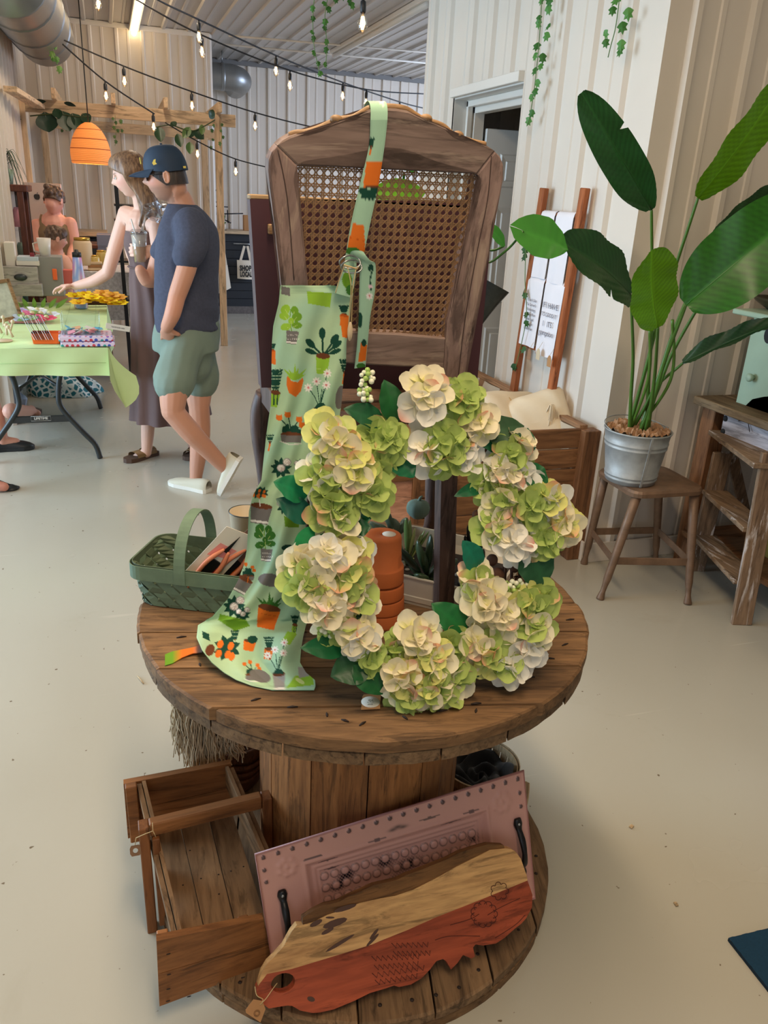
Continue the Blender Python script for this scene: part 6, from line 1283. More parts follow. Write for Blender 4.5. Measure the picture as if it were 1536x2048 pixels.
for i, (x, y, s) in enumerate([(1263, 1653, .014), (1352, 1808, .012)]):
    t = solo('wood_chip', box(MB(), aZ(x, y, .003), (s, s*.7, .004), Matrix.Rotation(.5+i, 3, 'Z'), .001), bpy.data.materials['pale splint'], ['larger pale wood chip on the bare floor right of the spool', 'smaller pale wood chip on the floor nearer the rug'][i], 'wood chip')
t = solo('wood_chip', tube(MB(), [aZ(275, 1352, .004), aZ(287, 1367, .004)], .0025, 5), bpy.data.materials['pale splint'], 'thin pale wood splinter on the floor left of the spool', 'wood chip')
# ---------------------------------------------------------------- background: pergola, ducts, lamps, vines
M_pine = wood('pine beam', (200, 166, 128), (236, 208, 172), 'X', 6, .6, 9, var=.12); M_pinez = wood('pine post', (200, 166, 128), (236, 208, 172), 'Z', 6, .6, 9, var=.12)
pg = thing('pergola', 'pale pine pergola frame in front of the left back wall', 'pergola', (.3, 9.5, 0)); FY, RY = 8.95, 10.05
fl, fr = aY(32, 204, FY), aY(471, 247, FY); z_ = fl*.0; fl[2] = fr[2] = (fl[2]+fr[2])/2
mb = MB(); bar(mb, fl, fr, .04, .115, (0, 0, 1), .003); obj('beam', mb, M_pine, pg); rl_, rr_ = aY(82, 244, RY), aY(440, 272, RY); mb = MB(); bar(mb, rl_, rr_, .04, .10, (0, 0, 1), .003); obj('beam', mb, M_pine, pg)
for x in (113, 228, 330, 435):
    p = aY(x, 235, FY); a = np.array([p[0], FY-.22, fr[2]+.10]); b_ = np.array([p[0]+.02, RY+.05, fr[2]+.10]); mb = MB(); bar(mb, a, b_, .04, .09, (0, 0, 1), .003); obj('joist', mb, wood('pine joist', (200, 166, 128), (236, 208, 172), 'Y', 6, .6, 9, var=.12) if x == 113 else bpy.data.materials['pine joist'], pg)
for x, y, Y in ((436, 250, FY), (408, 275, RY), (86, 240, RY), (42, 215, FY)):
    p = aY(x, y, Y); mb = MB(); bar(mb, (p[0], p[1], fr[2]+.05 if Y == FY else p[2]), (p[0]+.01, p[1], 0), .07, .05, (0, 1, 0), .003); obj('post', mb, M_pinez, pg)
mb = MB(); bar(mb, (fl[0]+.09, FY-1.5, fr[2]-.005), (fl[0]+.22, FY+.3, fr[2]-.005), .10, .04, (0, 0, 1), .003); obj('beam', mb, bpy.data.materials['pine joist'], pg)
M_duct = mat('duct steel', (150, 152, 152), .38, .8, var=.1, vs=3)
d1 = thing('spiral_duct', 'large spiral steel air duct hanging under the ceiling at the upper left', 'duct', (-.5, 7, 2.9))
e_ = aY(88, 70, 8.9); n_ = aY(8, -60, 6.2); P = [n_+(e_-n_)*t for t in np.linspace(0, 1, 60)]; dv = nrm(e_-n_); P += [e_+dv*d for d in (.05, .11, .16, .19)]
R_d = [.25+(.004 if i % 2 else 0) for i in range(60)]+[.24, .20, .12, .03]; mb = MB(); tube(mb, P, R_d, 28); obj('pipe', mb, M_duct, d1)
for i in (12, 30, 46): mb = MB(); tube(mb, [P[i]-dv*.02, P[i]+dv*.02], .262, 28); obj('band', mb, M_duct, d1); mb = MB(); tube(mb, [P[i]+[.0, 0, .25], [P[i][0], P[i][1], H]], .006, 5); obj('hanger', mb, M_galv, d1)
d2 = thing('elbow_duct', 'short steel duct elbow high on the recessed back wall', 'duct', (1.8, 11.4, 2.8)); c1, c2 = aY(400, 150, 11.35), aY(462, 155, 11.35)
P = [c1, c1+(c2-c1)*.5, c2]+[c2+np.array([.13*math.sin(a), .17*(1-math.cos(a)), -.02*math.sin(a)]) for a in np.linspace(.2, 1.57, 7)]+[c2+np.array([.13, .55, -.03])]
mb = MB(); tube(mb, P, .152, 26); obj('pipe', mb, M_duct, d2); mb = MB(); m_ = c1+(c2-c1)*.72; tube(mb, [m_-[.02, 0, 0], m_+[.02, 0, 0]], .158, 26); obj('band', mb, M_duct, d2); mb = MB(); tube(mb, [m_+[0, 0, .15], [m_[0], m_[1], H]], .006, 5); obj('hanger', mb, M_galv, d2)
M_tubeon = mat('lit tube', (255, 240, 210), .5, emit=(255, 226, 178), es=9); M_tubeoff = mat('unlit strip lens', (226, 222, 214), .4)
for nm, lab, x, y0, y1, m in (('strip_light', 'lit warm fluorescent strip on the ceiling above the pergola', .42, 6.1, 10.3, M_tubeon), ('strip_light', 'long unlit white strip light on the ceiling left of the partition', 2.66, 7.2, 10.3, M_tubeoff)):
    t = thing(nm, lab, 'light', (x, (y0+y1)/2, H)); mb = MB(); box(mb, (x, (y0+y1)/2, H-.045), (.10, y1-y0, .04), None, .004); obj('housing', mb, M_trim, t); mb = MB(); tube(mb, [(x, y0+.02, H-.085), (x, y1-.02, H-.085)], .026, 12); obj('tube', mb, m, t)
t = thing('ceiling_conduit', 'thin white conduit running across the ceiling near the back wall', 'conduit', (2.8, 10.4, H)); mb = MB(); tube(mb, [(1.4, 10.6, H-.04), (4.6, 10.3, H-.04)], .012, 6); tube(mb, [(1.4, 10.0, H-.04), (4.6, 9.5, H-.04)], .012, 6); obj('pipe', mb, M_trim, t, kind='stuff')
# string lights
M_bulb = mat('glowing filament', (255, 220, 170), .4, emit=(255, 196, 130), es=14); M_bglass = glass('bulb glass', .02, (1, .95, .86, 1)); M_cord = mat('black cord', (24, 24, 24), .6)
def bulb(t, c, s, lab=None):
    mb = MB(); lathe(mb, [(.010, .055), (.014, .05), (.016, .03), (.0155, .012), (.012, .0)], 10, c, None); 
    for v in range(len(mb.v)): mb.v[v] = (mb.v[v]-c)*s+c
    so = obj('socket', mb, M_black, t)
    mb = MB(); P = np.array([(.010, .0), (.013, -.01), (.024, -.035), (.026, -.055), (.020, -.075), (.008, -.088), (1e-4, -.092)])*s; lathe(mb, [tuple(p) for p in P[::-1]], 12, c); obj('glass', mb, M_bglass, so)
    mb = MB(); 
    for k in range(4): a = k*PI/2; tube(mb, [c+np.array([.005*math.cos(a), .005*math.sin(a), -.012])*s, c+np.array([.011*math.cos(a), .011*math.sin(a), -.045])*s, c+np.array([.004*math.cos(a), .004*math.sin(a), -.07])*s], .0026*s, 5)
    obj('filament', mb, M_bulb, so)
def strand(lab, pts, drops, s=1.0):      # pts: (px,py,Y); drops: (px,py) of the cord point above each bulb and its Y
    W = [aY(*p) for p in pts]; t = thing('string_light', lab, 'string light', tuple(W[0]), 'cafe string lights'); mb = MB(); tube(mb, smooth_pts(W, 6), .0065, 6); obj('cable', mb, M_cord, t)
    for x, y, Y in drops: c = aY(x, y, Y); mb = MB(); L = .045; tube(mb, [c, c-[0, 0, L]], .007, 5); obj('drop', mb, M_cord, t); bulb(t, c-[0, 0, L+.03], s)
strand('string of bulbs crossing highest from the ceiling edge towards the partition', [(250, -40, 6.6), (320, 2, 6.8), (397, 39, 7.2), (552, 111, 7.8), (686, 165, 8.4), (800, 204, 9.0), (850, 217, 9.3)], [(397, 39, 7.2), (552, 111, 7.8), (686, 165, 8.4), (800, 204, 9.0)])
strand('string of bulbs running just below the highest one, sagging above the chair', [(200, -45, 7.0), (274, 0, 7.1), (403, 70, 7.4), (580, 141, 7.8), (733, 179, 8.2), (852, 188, 8.6)], [(403, 70, 7.4), (580, 141, 7.8), (733, 179, 8.2)])
strand('string of bulbs from the duct end across the middle of the back wall', [(105, 70, 8.0), (247, 132, 8.2), (383, 183, 8.4), (510, 225, 8.6), (633, 256, 8.8), (760, 280, 9.0)], [(247, 132, 8.2), (383, 183, 8.4), (510, 225, 8.6), (633, 256, 8.8)])
strand('short string of bulbs from the duct end down to the pergola beam', [(105, 70, 8.0), (210, 162, 8.3), (309, 228, 8.6)], [(210, 162, 8.3), (306, 226, 8.6)])
strand('lowest string of bulbs, behind the man towards the plum board', [(330, 245, 8.8), (394, 282, 8.8), (471, 318, 8.9), (560, 340, 9.0)], [(394, 282, 8.8), (471, 318, 8.9)])
strand('nearest large bulb hanging at the top centre above the chair', [(560, -60, 4.2), (727, -8, 4.2), (900, -50, 4.2)], [(727, -10, 4.2)], .95)
strand('bulb string at the top left beside the lit strip light', [(160, -40, 7.6), (194, -22, 7.6), (260, -50, 7.5)], [(194, -26, 7.6)])
# pendant lamp
t = thing('pendant_lamp', 'glowing orange rattan dome pendant under the pergola', 'lamp', tuple(aY(183, 327, 8.4))); c = aY(183, 327, 8.4); lm = mat('rattan shade', (226, 150, 84), .7, emit=(244, 136, 56), es=.5); lt_ = aY(183, 247, 8.4)[2]-c[2]
DR = lambda z: .172*(max(1-max(z/lt_-.12, 0)**2.1/.80, .012))**.55*(.95+.05*min(z/.08, 1))
mb = MB()
for k in range(46):
    z = lt_*k/45; r = DR(z); tube(mb, [(c[0]+(r+.002*(k % 2))*math.cos(a), c[1]+(r+.002*(k % 2))*math.sin(a), c[2]+z) for a in np.linspace(0, 2*PI, 29)[:-1]], .0058, 5, closed=True)
obj('shade', mb, lm, t, kind='stuff'); mb = MB()
for z, in ((.02,), (.12,), (.20,), (.28,)): r = DR(z)+.002; tube(mb, [(c[0]+r*math.cos(a), c[1]+r*math.sin(a), c[2]+z) for a in np.linspace(0, 2*PI, 29)[:-1]], .006, 5, closed=True)
obj('dark_band', mb, mat('dark rattan', (150, 84, 40), .7, emit=(180, 70, 20), es=.3), t, kind='stuff'); mb = MB(); sphere(mb, c+[0, 0, lt_*.6], .035); obj('bulb', mb, M_bulb, t); mb = MB(); tube(mb, [c+[0, 0, lt_*.98], (c[0], c[1], H)], .005, 5); obj('cord', mb, M_cord, t)
pl_ = bpy.data.lights.new('pendant_glow', 'POINT'); pl_.energy = 6; pl_.color = (1, .62, .3); pl_.shadow_soft_size = .05; po = bpy.data.objects.new('pendant_glow', pl_); C.objects.link(po); po.location = c+[0, 0, .05]
# ivy and leaves
def ivyleaf(c, s, nv, a, col):
    o = [(0, -.5), (.22, -.42), (.5, -.2), (.30, .0), (.42, .28), (.14, .25), (0, .55), (-.14, .25), (-.42, .28), (-.30, .0), (-.5, -.2), (-.22, -.42)]
    nv = nrm(nv); x = nrm(np.cross([0, 0, 1], nv)); y = np.cross(nv, x); ca, sa = math.cos(a), math.sin(a); V = [c+nv*s*.06]+[c+x*(p[0]*ca-p[1]*sa)*s*.85-y*(p[0]*sa+p[1]*ca)*s-nv*s*.10*abs(p[0]) for p in o]
    mb = MB(); mb.add(V, [(0, i+1, (i+1) % 12+1) for i in range(12)], False, col[:3]); return mb
M_ivy = vmat('ivy leaves', .5, thin=.25)
def vine(lab, pts, stem, Y=None, X=None, s=.05, nv=(0, -1, .2), cols=((86, 142, 64), (64, 116, 50)), name='ivy_garland', cat='garland', group='hanging ivy strands'):
    f = (lambda x, y: aY(x, y, Y)) if Y else (lambda x, y: aX(x, y, X)); W = [f(*p) for p in stem]; t = thing(name, lab, cat, tuple(W[0]), group); mb = MB(); tube(mb, smooth_pts(W, 5), .0022, 5, col=lin(110, 140, 84)[:3]); obj('stem', mb, M_ivy, t)
    for i, (x, y) in enumerate(pts): obj('leaf', ivyleaf(f(x, y), s*rng.uniform(.85, 1.2), np.array(nv)+rng.normal(0, .25, 3), rng.uniform(-.5, .5), lin(*cols[i % 2])), M_ivy, t)
vine('left of two ivy strands hanging at top centre above the chair', [(625, 18), (626, 38), (625, 65), (627, 78), (628, 107), (637, 128), (640, 148)], [(632, -30), (626, 30), (628, 90), (640, 150)], Y=4.6, s=.036, cols=((72, 128, 50), (56, 106, 42)))
vine('right of two ivy strands hanging at top centre above the chair', [(650, 8), (658, 20), (650, 45), (650, 57), (653, 85), (652, 101), (651, 130), (700, 5), (705, 12), (672, 0), (686, -4)], [(662, -30), (650, 30), (654, 90), (651, 131)], Y=4.6, s=.036, cols=((72, 128, 50), (56, 106, 42)))
k_ = 2.239
vine('long ivy strand hanging down the white partition right of the doorway', [(850+x/k_, y/k_) for x, y in [(520, 5), (553, 0), (553, 45), (510, 85), (508, 110), (550, 120), (543, 165), (500, 210), (492, 255), (527, 262), (517, 300), (490, 320), (503, 375), (492, 415), (477, 440), (477, 510), (462, 545), (556, 10)]], [(1085, -30), (1080, 60), (1072, 150), (1062, 220), (1055, 250)], X=2.03, s=.045, nv=(-.8, -.6, .1))
vine('short ivy strand at the top right of the white partition', [(850+x/k_, y/k_) for x, y in [(853, 5), (840, 50), (910, 65), (884, 125), (810, 155), (810, 195), (878, 205), (872, 235)]], [(1242, -30), (1232, 50), (1222, 90), (1216, 115)], X=2.03, s=.045, nv=(-.8, -.6, .1))
vine('small ivy sprigs climbing behind the left ladder rail', [(1050, 502), (1048, 515), (1063, 505), (1047, 585), (1050, 592), (1052, 630), (1053, 648), (1028, 735), (1046, 700)], [(1052, 490), (1050, 560), (1052, 640), (1030, 740)], X=2.0, s=.040, nv=(-.8, -.6, .1), cols=((60, 100, 50), (44, 84, 44)))
vine('pale ivy spilling over the end of the spiral duct', [(95, 25), (103, 33), (100, 52), (108, 64), (103, 82), (110, 95), (104, 110), (114, 120), (119, 140), (97, 12), (92, 40), (106, 118)], [(98, 0), (104, 50), (106, 100), (120, 146)], Y=7.9, s=.055, cols=((120, 160, 84), (86, 134, 60)))
vine('ivy strands hanging from the left end of the pergola', [(22, 230), (28, 245), (24, 260), (30, 272), (36, 285), (26, 292), (34, 300), (28, 312), (38, 238), (20, 205), (30, 212)], [(25, 200), (28, 250), (30, 315)], Y=8.9, s=.045, cols=((52, 70, 44), (40, 58, 40)))
vine('small-leaved ivy hanging from the middle of the pergola beam', [(226, 238), (232, 246), (228, 256), (236, 262), (229, 274), (232, 284), (242, 244), (244, 262), (120, 250), (124, 262), (133, 258)], [(230, 230), (232, 260), (230, 292)], Y=8.85, s=.04, cols=((96, 128, 70), (60, 96, 50)))
vine('small-leaved ivy hanging from the right end of the pergola', [(428, 252), (424, 262), (442, 262), (446, 275), (440, 288), (426, 280), (422, 296), (444, 250)], [(440, 246), (444, 270), (440, 296)], Y=8.85, s=.04, cols=((96, 128, 70), (60, 96, 50)))
def bigvine(lab, L, Y, stem):
    t = thing('philodendron_garland', lab, 'garland', tuple(aY(*stem[0], Y)), 'leafy garlands on the pergola'); mb = MB(); tube(mb, smooth_pts([aY(x, y, Y) for x, y in stem], 5), .006, 5, col=lin(70, 84, 48)[:3]); obj('stem', mb, M_plant, t)
    for (x0, y0), (x1, y1), wd, cl in L: mb = MB(); leaf(mb, aY(x0, y0, Y), aY(x1, y1, Y-.03), wd/170, (0, -.9, .4), lin(*cl), .1, .08, 9, 3, .35); obj('leaf', mb, M_plant, t)
bigvine('dark heart-leaf garland on the left half of the pergola', [((92, 236), (98, 264), 34, (30, 58, 44)), ((128, 232), (140, 262), 28, (38, 66, 46)), ((148, 236), (158, 260), 28, (44, 72, 50)), ((168, 232), (180, 244), 18, (38, 66, 46)), ((66, 206), (92, 202), 9, (30, 44, 36)), ((130, 206), (152, 212), 7, (30, 44, 36)), ((112, 222), (120, 236), 16, (38, 66, 46))], 8.8, [(60, 232), (110, 228), (160, 234), (180, 232)])
bigvine('heart-leaf garland on the right half of the pergola', [((318, 258), (322, 284), 18, (40, 74, 46)), ((356, 272), (362, 294), 15, (40, 74, 46)), ((378, 258), (366, 276), 14, (84, 118, 62)), ((380, 288), (380, 308), 14, (76, 110, 60)), ((392, 264), (408, 278), 16, (34, 62, 42)), ((384, 264), (374, 272), 14, (34, 62, 42)), ((426, 232), (418, 222), 16, (34, 72, 42)), ((404, 252), (404, 270), 10, (96, 128, 70)), ((345, 246), (352, 252), 12, (40, 66, 42))], 8.8, [(305, 256), (340, 250), (380, 262), (405, 254), (430, 240)])
# far counter with dark shiplap, totes
M_sh = mat('black shiplap', (36, 42, 50), .55, var=.1); ct = thing('shop_counter', 'black shiplap counter with a pine top against the recessed back wall', 'counter', (2.3, 11.7, 0))
for k in range(9): mb = MB(); box(mb, (2.5, 11.44, .10+k*.107+.05), (2.4, .016, .103), None, .002); obj('board', mb, M_sh, ct)
mb = MB(); box(mb, (2.5, 11.665, 1.075), (2.5, .59, .04), None, .004); obj('worktop', mb, M_pine, ct); mb = MB(); box(mb, (2.5, 11.43, .05), (2.4, .02, .10), None, .002); obj('plinth', mb, mat('grey plinth', (104, 98, 96), .6, var=.3, vs=30), ct); mb = MB(); box(mb, (2.5, 11.7, .5), (2.38, .48, 1.0), None, .01); obj('body', mb, M_dark, ct)
mb = MB(); a, b_ = aY(467, 487, 11.39), aY(512, 489, 11.39); tube(mb, [a, b_], .010, 8); obj('towel_bar', mb, M_galv, ct)
def tote(lab, px, top, words=None, Y=11.36, up=None):
    q = [aY(x, y, Y) for x, y in px]; t = thing('tote_bag', lab, 'bag', tuple(sum(q)/4), 'tote bags on the counter front'); G = []
    for i in range(9):
        u = i/8; G.append([(q[0]*(1-u)+q[1]*u)*(1-v)+(q[3]*(1-u)+q[2]*u)*v+np.array([0, -.035*math.sin(PI*u)*(.4+.6*v), 0]) for v in np.linspace(0, 1, 9)])
    mb = MB(); grid(mb, G, True); G2 = np.array(G); G2[:, :, 1] = Y+.012; grid(mb, G2, True, flip=True); obj('body', mb, mat('canvas tote', (226, 214, 194), .9) if 'canvas tote' not in bpy.data.materials else bpy.data.materials['canvas tote'], t)
    for u, v in top: mb = MB(); A_, B_ = aY(*u, Y-.01), aY(*v, Y-.01); bar(mb, A_, B_, .034, .004, (0, 1, 0), .001); obj('strap', mb, bpy.data.materials['canvas tote'], t)
    if words:
        ex = nrm(q[1]-q[0]); ez = np.cross(ex, np.cross([0, 0, 1], ex)); ez = np.array([0, 0, 1.]); 
        for w_, (x, y) in words: tm = text_mesh(w_, .075, .001, bold=.004); m3 = MB(); c = aY(x, y, Y-.046); W2 = np.ptp(np.concatenate(tm.v)[:, 0]); m3.merge(tm, frame(ex, ez, np.cross(ex, ez), c) @ Matrix.Diagonal((.165/W2, 1.25, 1, 1))); obj('lettering', m3, mat('black ink', (40, 38, 36), .8) if 'black ink' not in bpy.data.materials else bpy.data.materials['black ink'], t, kind='stuff')
tote('canvas tote bag reading SHOP LOCAL hanging on the counter bar', [(474, 520), (504, 521), (506, 559), (475, 557)], [((481, 521), (489, 492)), ((501, 521), (495, 492))], [('SHOP', (491, 537)), ('LOCAL', (492, 549))]); tote('plain cream tote bag hanging right behind the man', [(437, 529), (455, 530), (462, 576), (434, 588)], [((442, 530), (446, 505)), ((452, 530), (448, 505))])
t = solo('kraft_box', box(MB(), (aY(494, 447, 11.6)[0], 11.6, 1.095+.10), (.10, .10, .20), None, .003), bpy.data.materials['kraft card'], 'upright kraft box on the pine counter top beside the plum board', 'box')
t = thing('wire_rack', 'black wire earring rack with small plants on the counter behind the man', 'rack', (1.45, 11.6, 1.1)); mb = MB()
for a, b_ in (((414, 372), (414, 462)), ((398, 382), (438, 380)), ((420, 412), (456, 414)), ((436, 428), (486, 427)), ((450, 440), (462, 446)), ((455, 420), (456, 446)), ((400, 405), (436, 404)), ((430, 404), (432, 430))): tube(mb, [aY(*a, 11.5), aY(*b_, 11.5)], .008, 5)
obj('wire', mb, M_blackmetal, t, kind='stuff'); mb = MB(); p = aY(440, 462, 11.5); tube(mb, [p+[0, 0, -.0], p+[0, 0, .02]], .09, 14); obj('base', mb, M_blackmetal, t)
t = thing('small_plant', 'small green potted plant on the far counter behind the man', 'plant', tuple(aY(444, 462, 11.55))); p = aY(444, 462, 11.55); p[2] = 1.096; mb = MB(); lathe(mb, [(0, 0), (.045, 0), (.055, .07), (.05, .07), (0, .06)], 14, p); obj('pot', mb, M_cream, t)
for k in range(9): mb = MB(); a = k*.7; leaf(mb, p+[0, 0, .07], p+[.06*math.cos(a), .06*math.sin(a), .10+.05*(k % 3)], .03, (0, -1, .5), lin(90, 130, 50), .1, .05, 6, 2); obj('leaf', mb, M_plant, t)
t = thing('left_counter', 'pine-topped black counter under the pergola behind the cashier', 'counter', (.1, 9.7, 0)); mb = MB(); a, b_ = aY(146, 462, 9.4), aY(216, 474, 9.4); zc = (a[2]+b_[2])/2; box(mb, ((b_[0]-.66)/2, 9.65, zc), (b_[0]+.66, .6, .045), None, .004); obj('worktop', mb, M_pine, t); mb = MB(); box(mb, ((b_[0]-.72)/2, 9.7, zc/2-.02), (b_[0]+.56, .5, zc-.06), None, .004); obj('body', mb, M_sh, t)
mb = MB(); box(mb, (aY(206, 500, 9.36)[0], 9.37, zc/2), (.07, .05, zc-.05), None, .003); obj('leg', mb, M_pinez, t)
# ---------------------------------------------------------------- market table with pale green cloth, things on and under it
M_gc = mat('pale green tablecloth', (202, 226, 164), .8, var=.05, vs=5, bmp=.05, bs=20); tb = thing('folding_table', 'black-framed folding table under the pale green cloth', 'table', (-.45, 5.6, 0))
TX0, TX1, TY0, TY1, TZ = -.86, -.045, 4.72, 6.62, .745
mb = MB(); box(mb, ((TX0+TX1)/2, (TY0+TY1)/2, TZ-.025), (TX1-TX0-.02, TY1-TY0-.02, .045), None, .006); obj('tabletop', mb, mat('granite plastic', (190, 188, 182), .6), tb)
M_leg = mat('hammered black steel', (58, 60, 60), .4, .4)
L_ = [(135, 735), (120, 752), (117, 790), (120, 810), (136, 832), (170, 868), (191, 890), (201, 918)]
a = smooth_pts([aY(x, y, 5.05) for x, y in L_], 4); mb = MB(); a[-1][2] = max(a[-1][2], .003); tube(mb, a, .0165, 10); obj('leg', mb, M_leg, tb)
w2 = np.array([2*(-.46)-p[0] for p in a]); b2 = a.copy(); b2[:, 0] = w2; mb = MB(); tube(mb, b2, .0165, 10); obj('leg', mb, M_leg, tb)
mb = MB(); z = aY(85, 838, 5.05)[2]; q = [a[np.argmin(abs(a[:, 2]-z))][0], b2[np.argmin(abs(b2[:, 2]-z))][0]]; box(mb, ((q[0]+q[1])/2, 5.05, z), (abs(q[0]-q[1]), .02, .040), None, .004); cbz = obj('crossbar', mb, M_leg, tb)
tm = text_mesh('LIFETIME', .020, .0006, bold=.0005); m3 = MB(); m3.merge(tm, frame((1, 0, 0), (0, 0, 1), (0, -1, 0), aY(82, 837, 5.038))); obj('lettering', m3, M_trim, cbz, kind='stuff')
mb = MB(); c = aY(82, 837, 5.039); tube(mb, [c+[-.055, 0, -.014], c+[.055, 0, -.014], c+[.055, 0, .014], c+[-.055, 0, .014]], .001, 4, closed=True); obj('label_frame', mb, M_trim, cbz)
for dx in (0, 1):
    c2 = a.copy() if dx == 0 else b2.copy(); c2[:, 1] = 6.30; mb = MB(); tube(mb, c2, .0165, 8); obj('leg', mb, M_leg, tb)
mb = MB(); tube(mb, [aY(80, 745, 5.3), aY(80, 750, 5.25), aY(122, 775, 5.06)], .009, 6); tube(mb, [aY(80, 748, 5.25), aY(40, 776, 5.06)], .009, 6); obj('brace', mb, M_leg, tb, kind='stuff')
tc = thing('tablecloth', 'pale green cloth with hanging corner on the folding table', 'tablecloth', (-.45, 5.6, TZ)); mb = MB(); zt = TZ+.003
def drop_(s, side):      # edge param -> hem height
    return s
G = [[(x, y, zt+.002*math.sin(x*9+y*5)) for y in np.linspace(TY0, TY1, 24)] for x in np.linspace(TX0, TX1, 14)]; grid(mb, G, True, flip=True)
def side(p0, p1, out, d0, d1, n=26, corner=0):
    G = []
    for i in range(n):
        u = i/(n-1); p = np.array(p0)*(1-u)+np.array(p1)*u; d = d0*(1-u)+d1*u; row = []
        for k in range(9): v = k/8; w_ = .012*math.sin(u*17+v*1.5)*v+.02*v; row.append((p[0]+out[0]*w_, p[1]+out[1]*w_, zt-d*v+.003*math.sin(PI*min(v*6, 1))*0))
        G.append(row)
    grid(mb, G, True)
side((TX0, TY0), (TX1, TY0), (0, -1), .135, .155); side((TX1, TY1), (TX1, TY0), (1, 0), .20, .20); side((TX1, TY1), (TX0, TY1), (0, 1), .15, .15)
P0 = np.array([TX1, TY0, zt]); G = []      # folded corner hangs lower, to the right of the near corner
for i in range(13):
    u = i/12; ang = -PI/2+u*PI/2; row = []
    for k in range(12): v = k/11; dl = .16+.17*math.sin(PI*u)**.8; r_ = .015+.085*v*(1+.25*math.sin(u*9)); row.append((P0[0]+r_*math.cos(ang)*1.3*(.3+.7*v), P0[1]+r_*math.sin(ang)*(.3+.7*v), zt-dl*v))
    G.append(row)
grid(mb, G, True); obj('cloth', mb, M_gc, tc)
mb = MB(); 
for x in (-.62, -.30, -.12): tube(mb, [(x, TY0+.01, zt+.0015), (x, 6.6, zt+.0015)], .0012, 4)
tube(mb, [(-.85, TY0-.018, zt-.075), (-.06, TY0-.02, zt-.08)], .0012, 4); obj('fold_line', mb, mat('cloth fold', (170, 200, 136), .9), tc, kind='stuff')
ZT2 = zt+.004
def T(px, py): return aZ(px, py, ZT2)
def simple(name, lab, cat, mbs, loc, group=None):      # list of (part, mesh builder, material)
    t = thing(name, lab, cat, tuple(loc), group)
    for n, m_, mt_ in mbs: obj(n, m_, mt_, t)
    return t
ORD = ['first', 'second', 'third', 'fourth', 'fifth', 'sixth', 'seventh', 'eighth', 'ninth', 'tenth', 'eleventh', 'twelfth', 'thirteenth', 'fourteenth', 'fifteenth', 'sixteenth', 'seventeenth', 'eighteenth', 'nineteenth', 'twentieth', 'twenty-first', 'twenty-second']
# orange caddy with cards
c = T(93, 688); ob = MB(); w_, d_, h_ = .135, .09, .058
def openbox(mb, c, w, d, h, th=.004, flare=1.0, ang=0):
    ca, sa = math.cos(ang), math.sin(ang)
    def q(x, y, z): return (c[0]+x*ca-y*sa, c[1]+x*sa+y*ca, c[2]+z)
    o0 = [(-w/2, -d/2), (w/2, -d/2), (w/2, d/2), (-w/2, d/2)]; L = [[q(x*s, y*s, z) for x, y in o0] for s, z in ((1, 0), (flare, h), (flare-.06, h), (.94, th))]
    V = [p for r in L for p in r]; fs = [(3, 2, 1, 0), (12, 13, 14, 15)]+[(r*4+i, r*4+(i+1) % 4, r*4+4+(i+1) % 4, r*4+4+i) for r in range(3) for i in range(4)]; return mb.add(V, fs)
cc = c+[0, .05, 0]; openbox(ob, cc, w_, d_, h_, flare=1.12); M_or3 = mat('bright orange plastic', (250, 108, 34), .4); dv2 = MB(); box(dv2, cc+[.01, 0, h_/2], (.004, d_, h_), None, .001)
t = simple('orange_caddy', 'bright orange divided caddy holding greeting cards on the green cloth', 'caddy', [('tray', ob, M_or3), ('divider', dv2, M_or3)], cc)
M_cards = [mat('card %d' % i, v, .5) for i, v in enumerate([(232, 234, 240), (190, 206, 224), (92, 100, 118), (214, 218, 230), (60, 62, 74)])]
for i in range(9):
    mb = MB(); p = cc+[-.055+.012*i, -.01, .010]; R = Euler((-.15, -.38, .15)).to_matrix(); box(mb, p+np.array([-.035, 0, .075]), (.003, .10, .145), R, .0005); solo('greeting_card', mb, M_cards[i % 5], ORD[i]+' '+['white', 'pale blue', 'slate grey', 'light grey', 'near-black'][i % 5]+' greeting card from the left in the orange caddy', 'card', 'greeting cards in the orange caddy')
# polka dot boxes
def dotmat():
    m, nt, b = _nt('polka dot paper'); v = objvec(nt, (36, 36, 36)); vo = N(nt, 'ShaderNodeTexVoronoi'); vo.inputs['Randomness'].default_value = .25; nt.links.new(v, vo.inputs['Vector']); vo.inputs['Scale'].default_value = 1.0
    mk = ramp(nt, vo.outputs['Distance'], [(.30, (1, 1, 1, 1)), (.34, (0, 0, 0, 1))]); hs = N(nt, 'ShaderNodeSeparateColor'); nt.links.new(vo.outputs['Color'], hs.inputs[0]); cr = N(nt, 'ShaderNodeValToRGB'); cr.color_ramp.interpolation = 'CONSTANT'; e = cr.color_ramp.elements
    while len(e) < 4: e.new(.5)
    for i, (p, c) in enumerate([(0, (70, 90, 190)), (.3, (214, 70, 90)), (.55, (60, 160, 160)), (.8, (150, 90, 190))]): e[i].position = p; e[i].color = lin(*c)
    nt.links.new(hs.outputs[0], cr.inputs[0]); nt.links.new(mixc(nt, mk, lin(232, 214, 238), cr.outputs[0]), b.inputs['Base Color']); b.inputs['Roughness'].default_value = .4; return m
M_dot = dotmat(); M_dot2 = mat('gift box print', (214, 208, 226), .5)
g0 = T(172, 694)+[0, .12, 0]; 
for i, (dz, dx, lab) in enumerate(((0, .012, 'lower polka dot gift box on the green cloth'), (.029, 0, 'upper polka dot gift box carrying the clear acrylic case'))):
    mb = MB(); box(mb, g0+[dx, 0, dz+.013], (.285, .22, .026), Matrix.Rotation(.04*i, 3, 'Z'), .003); t = solo('gift_box', mb, M_dot, lab, 'box', 'polka dot gift boxes')
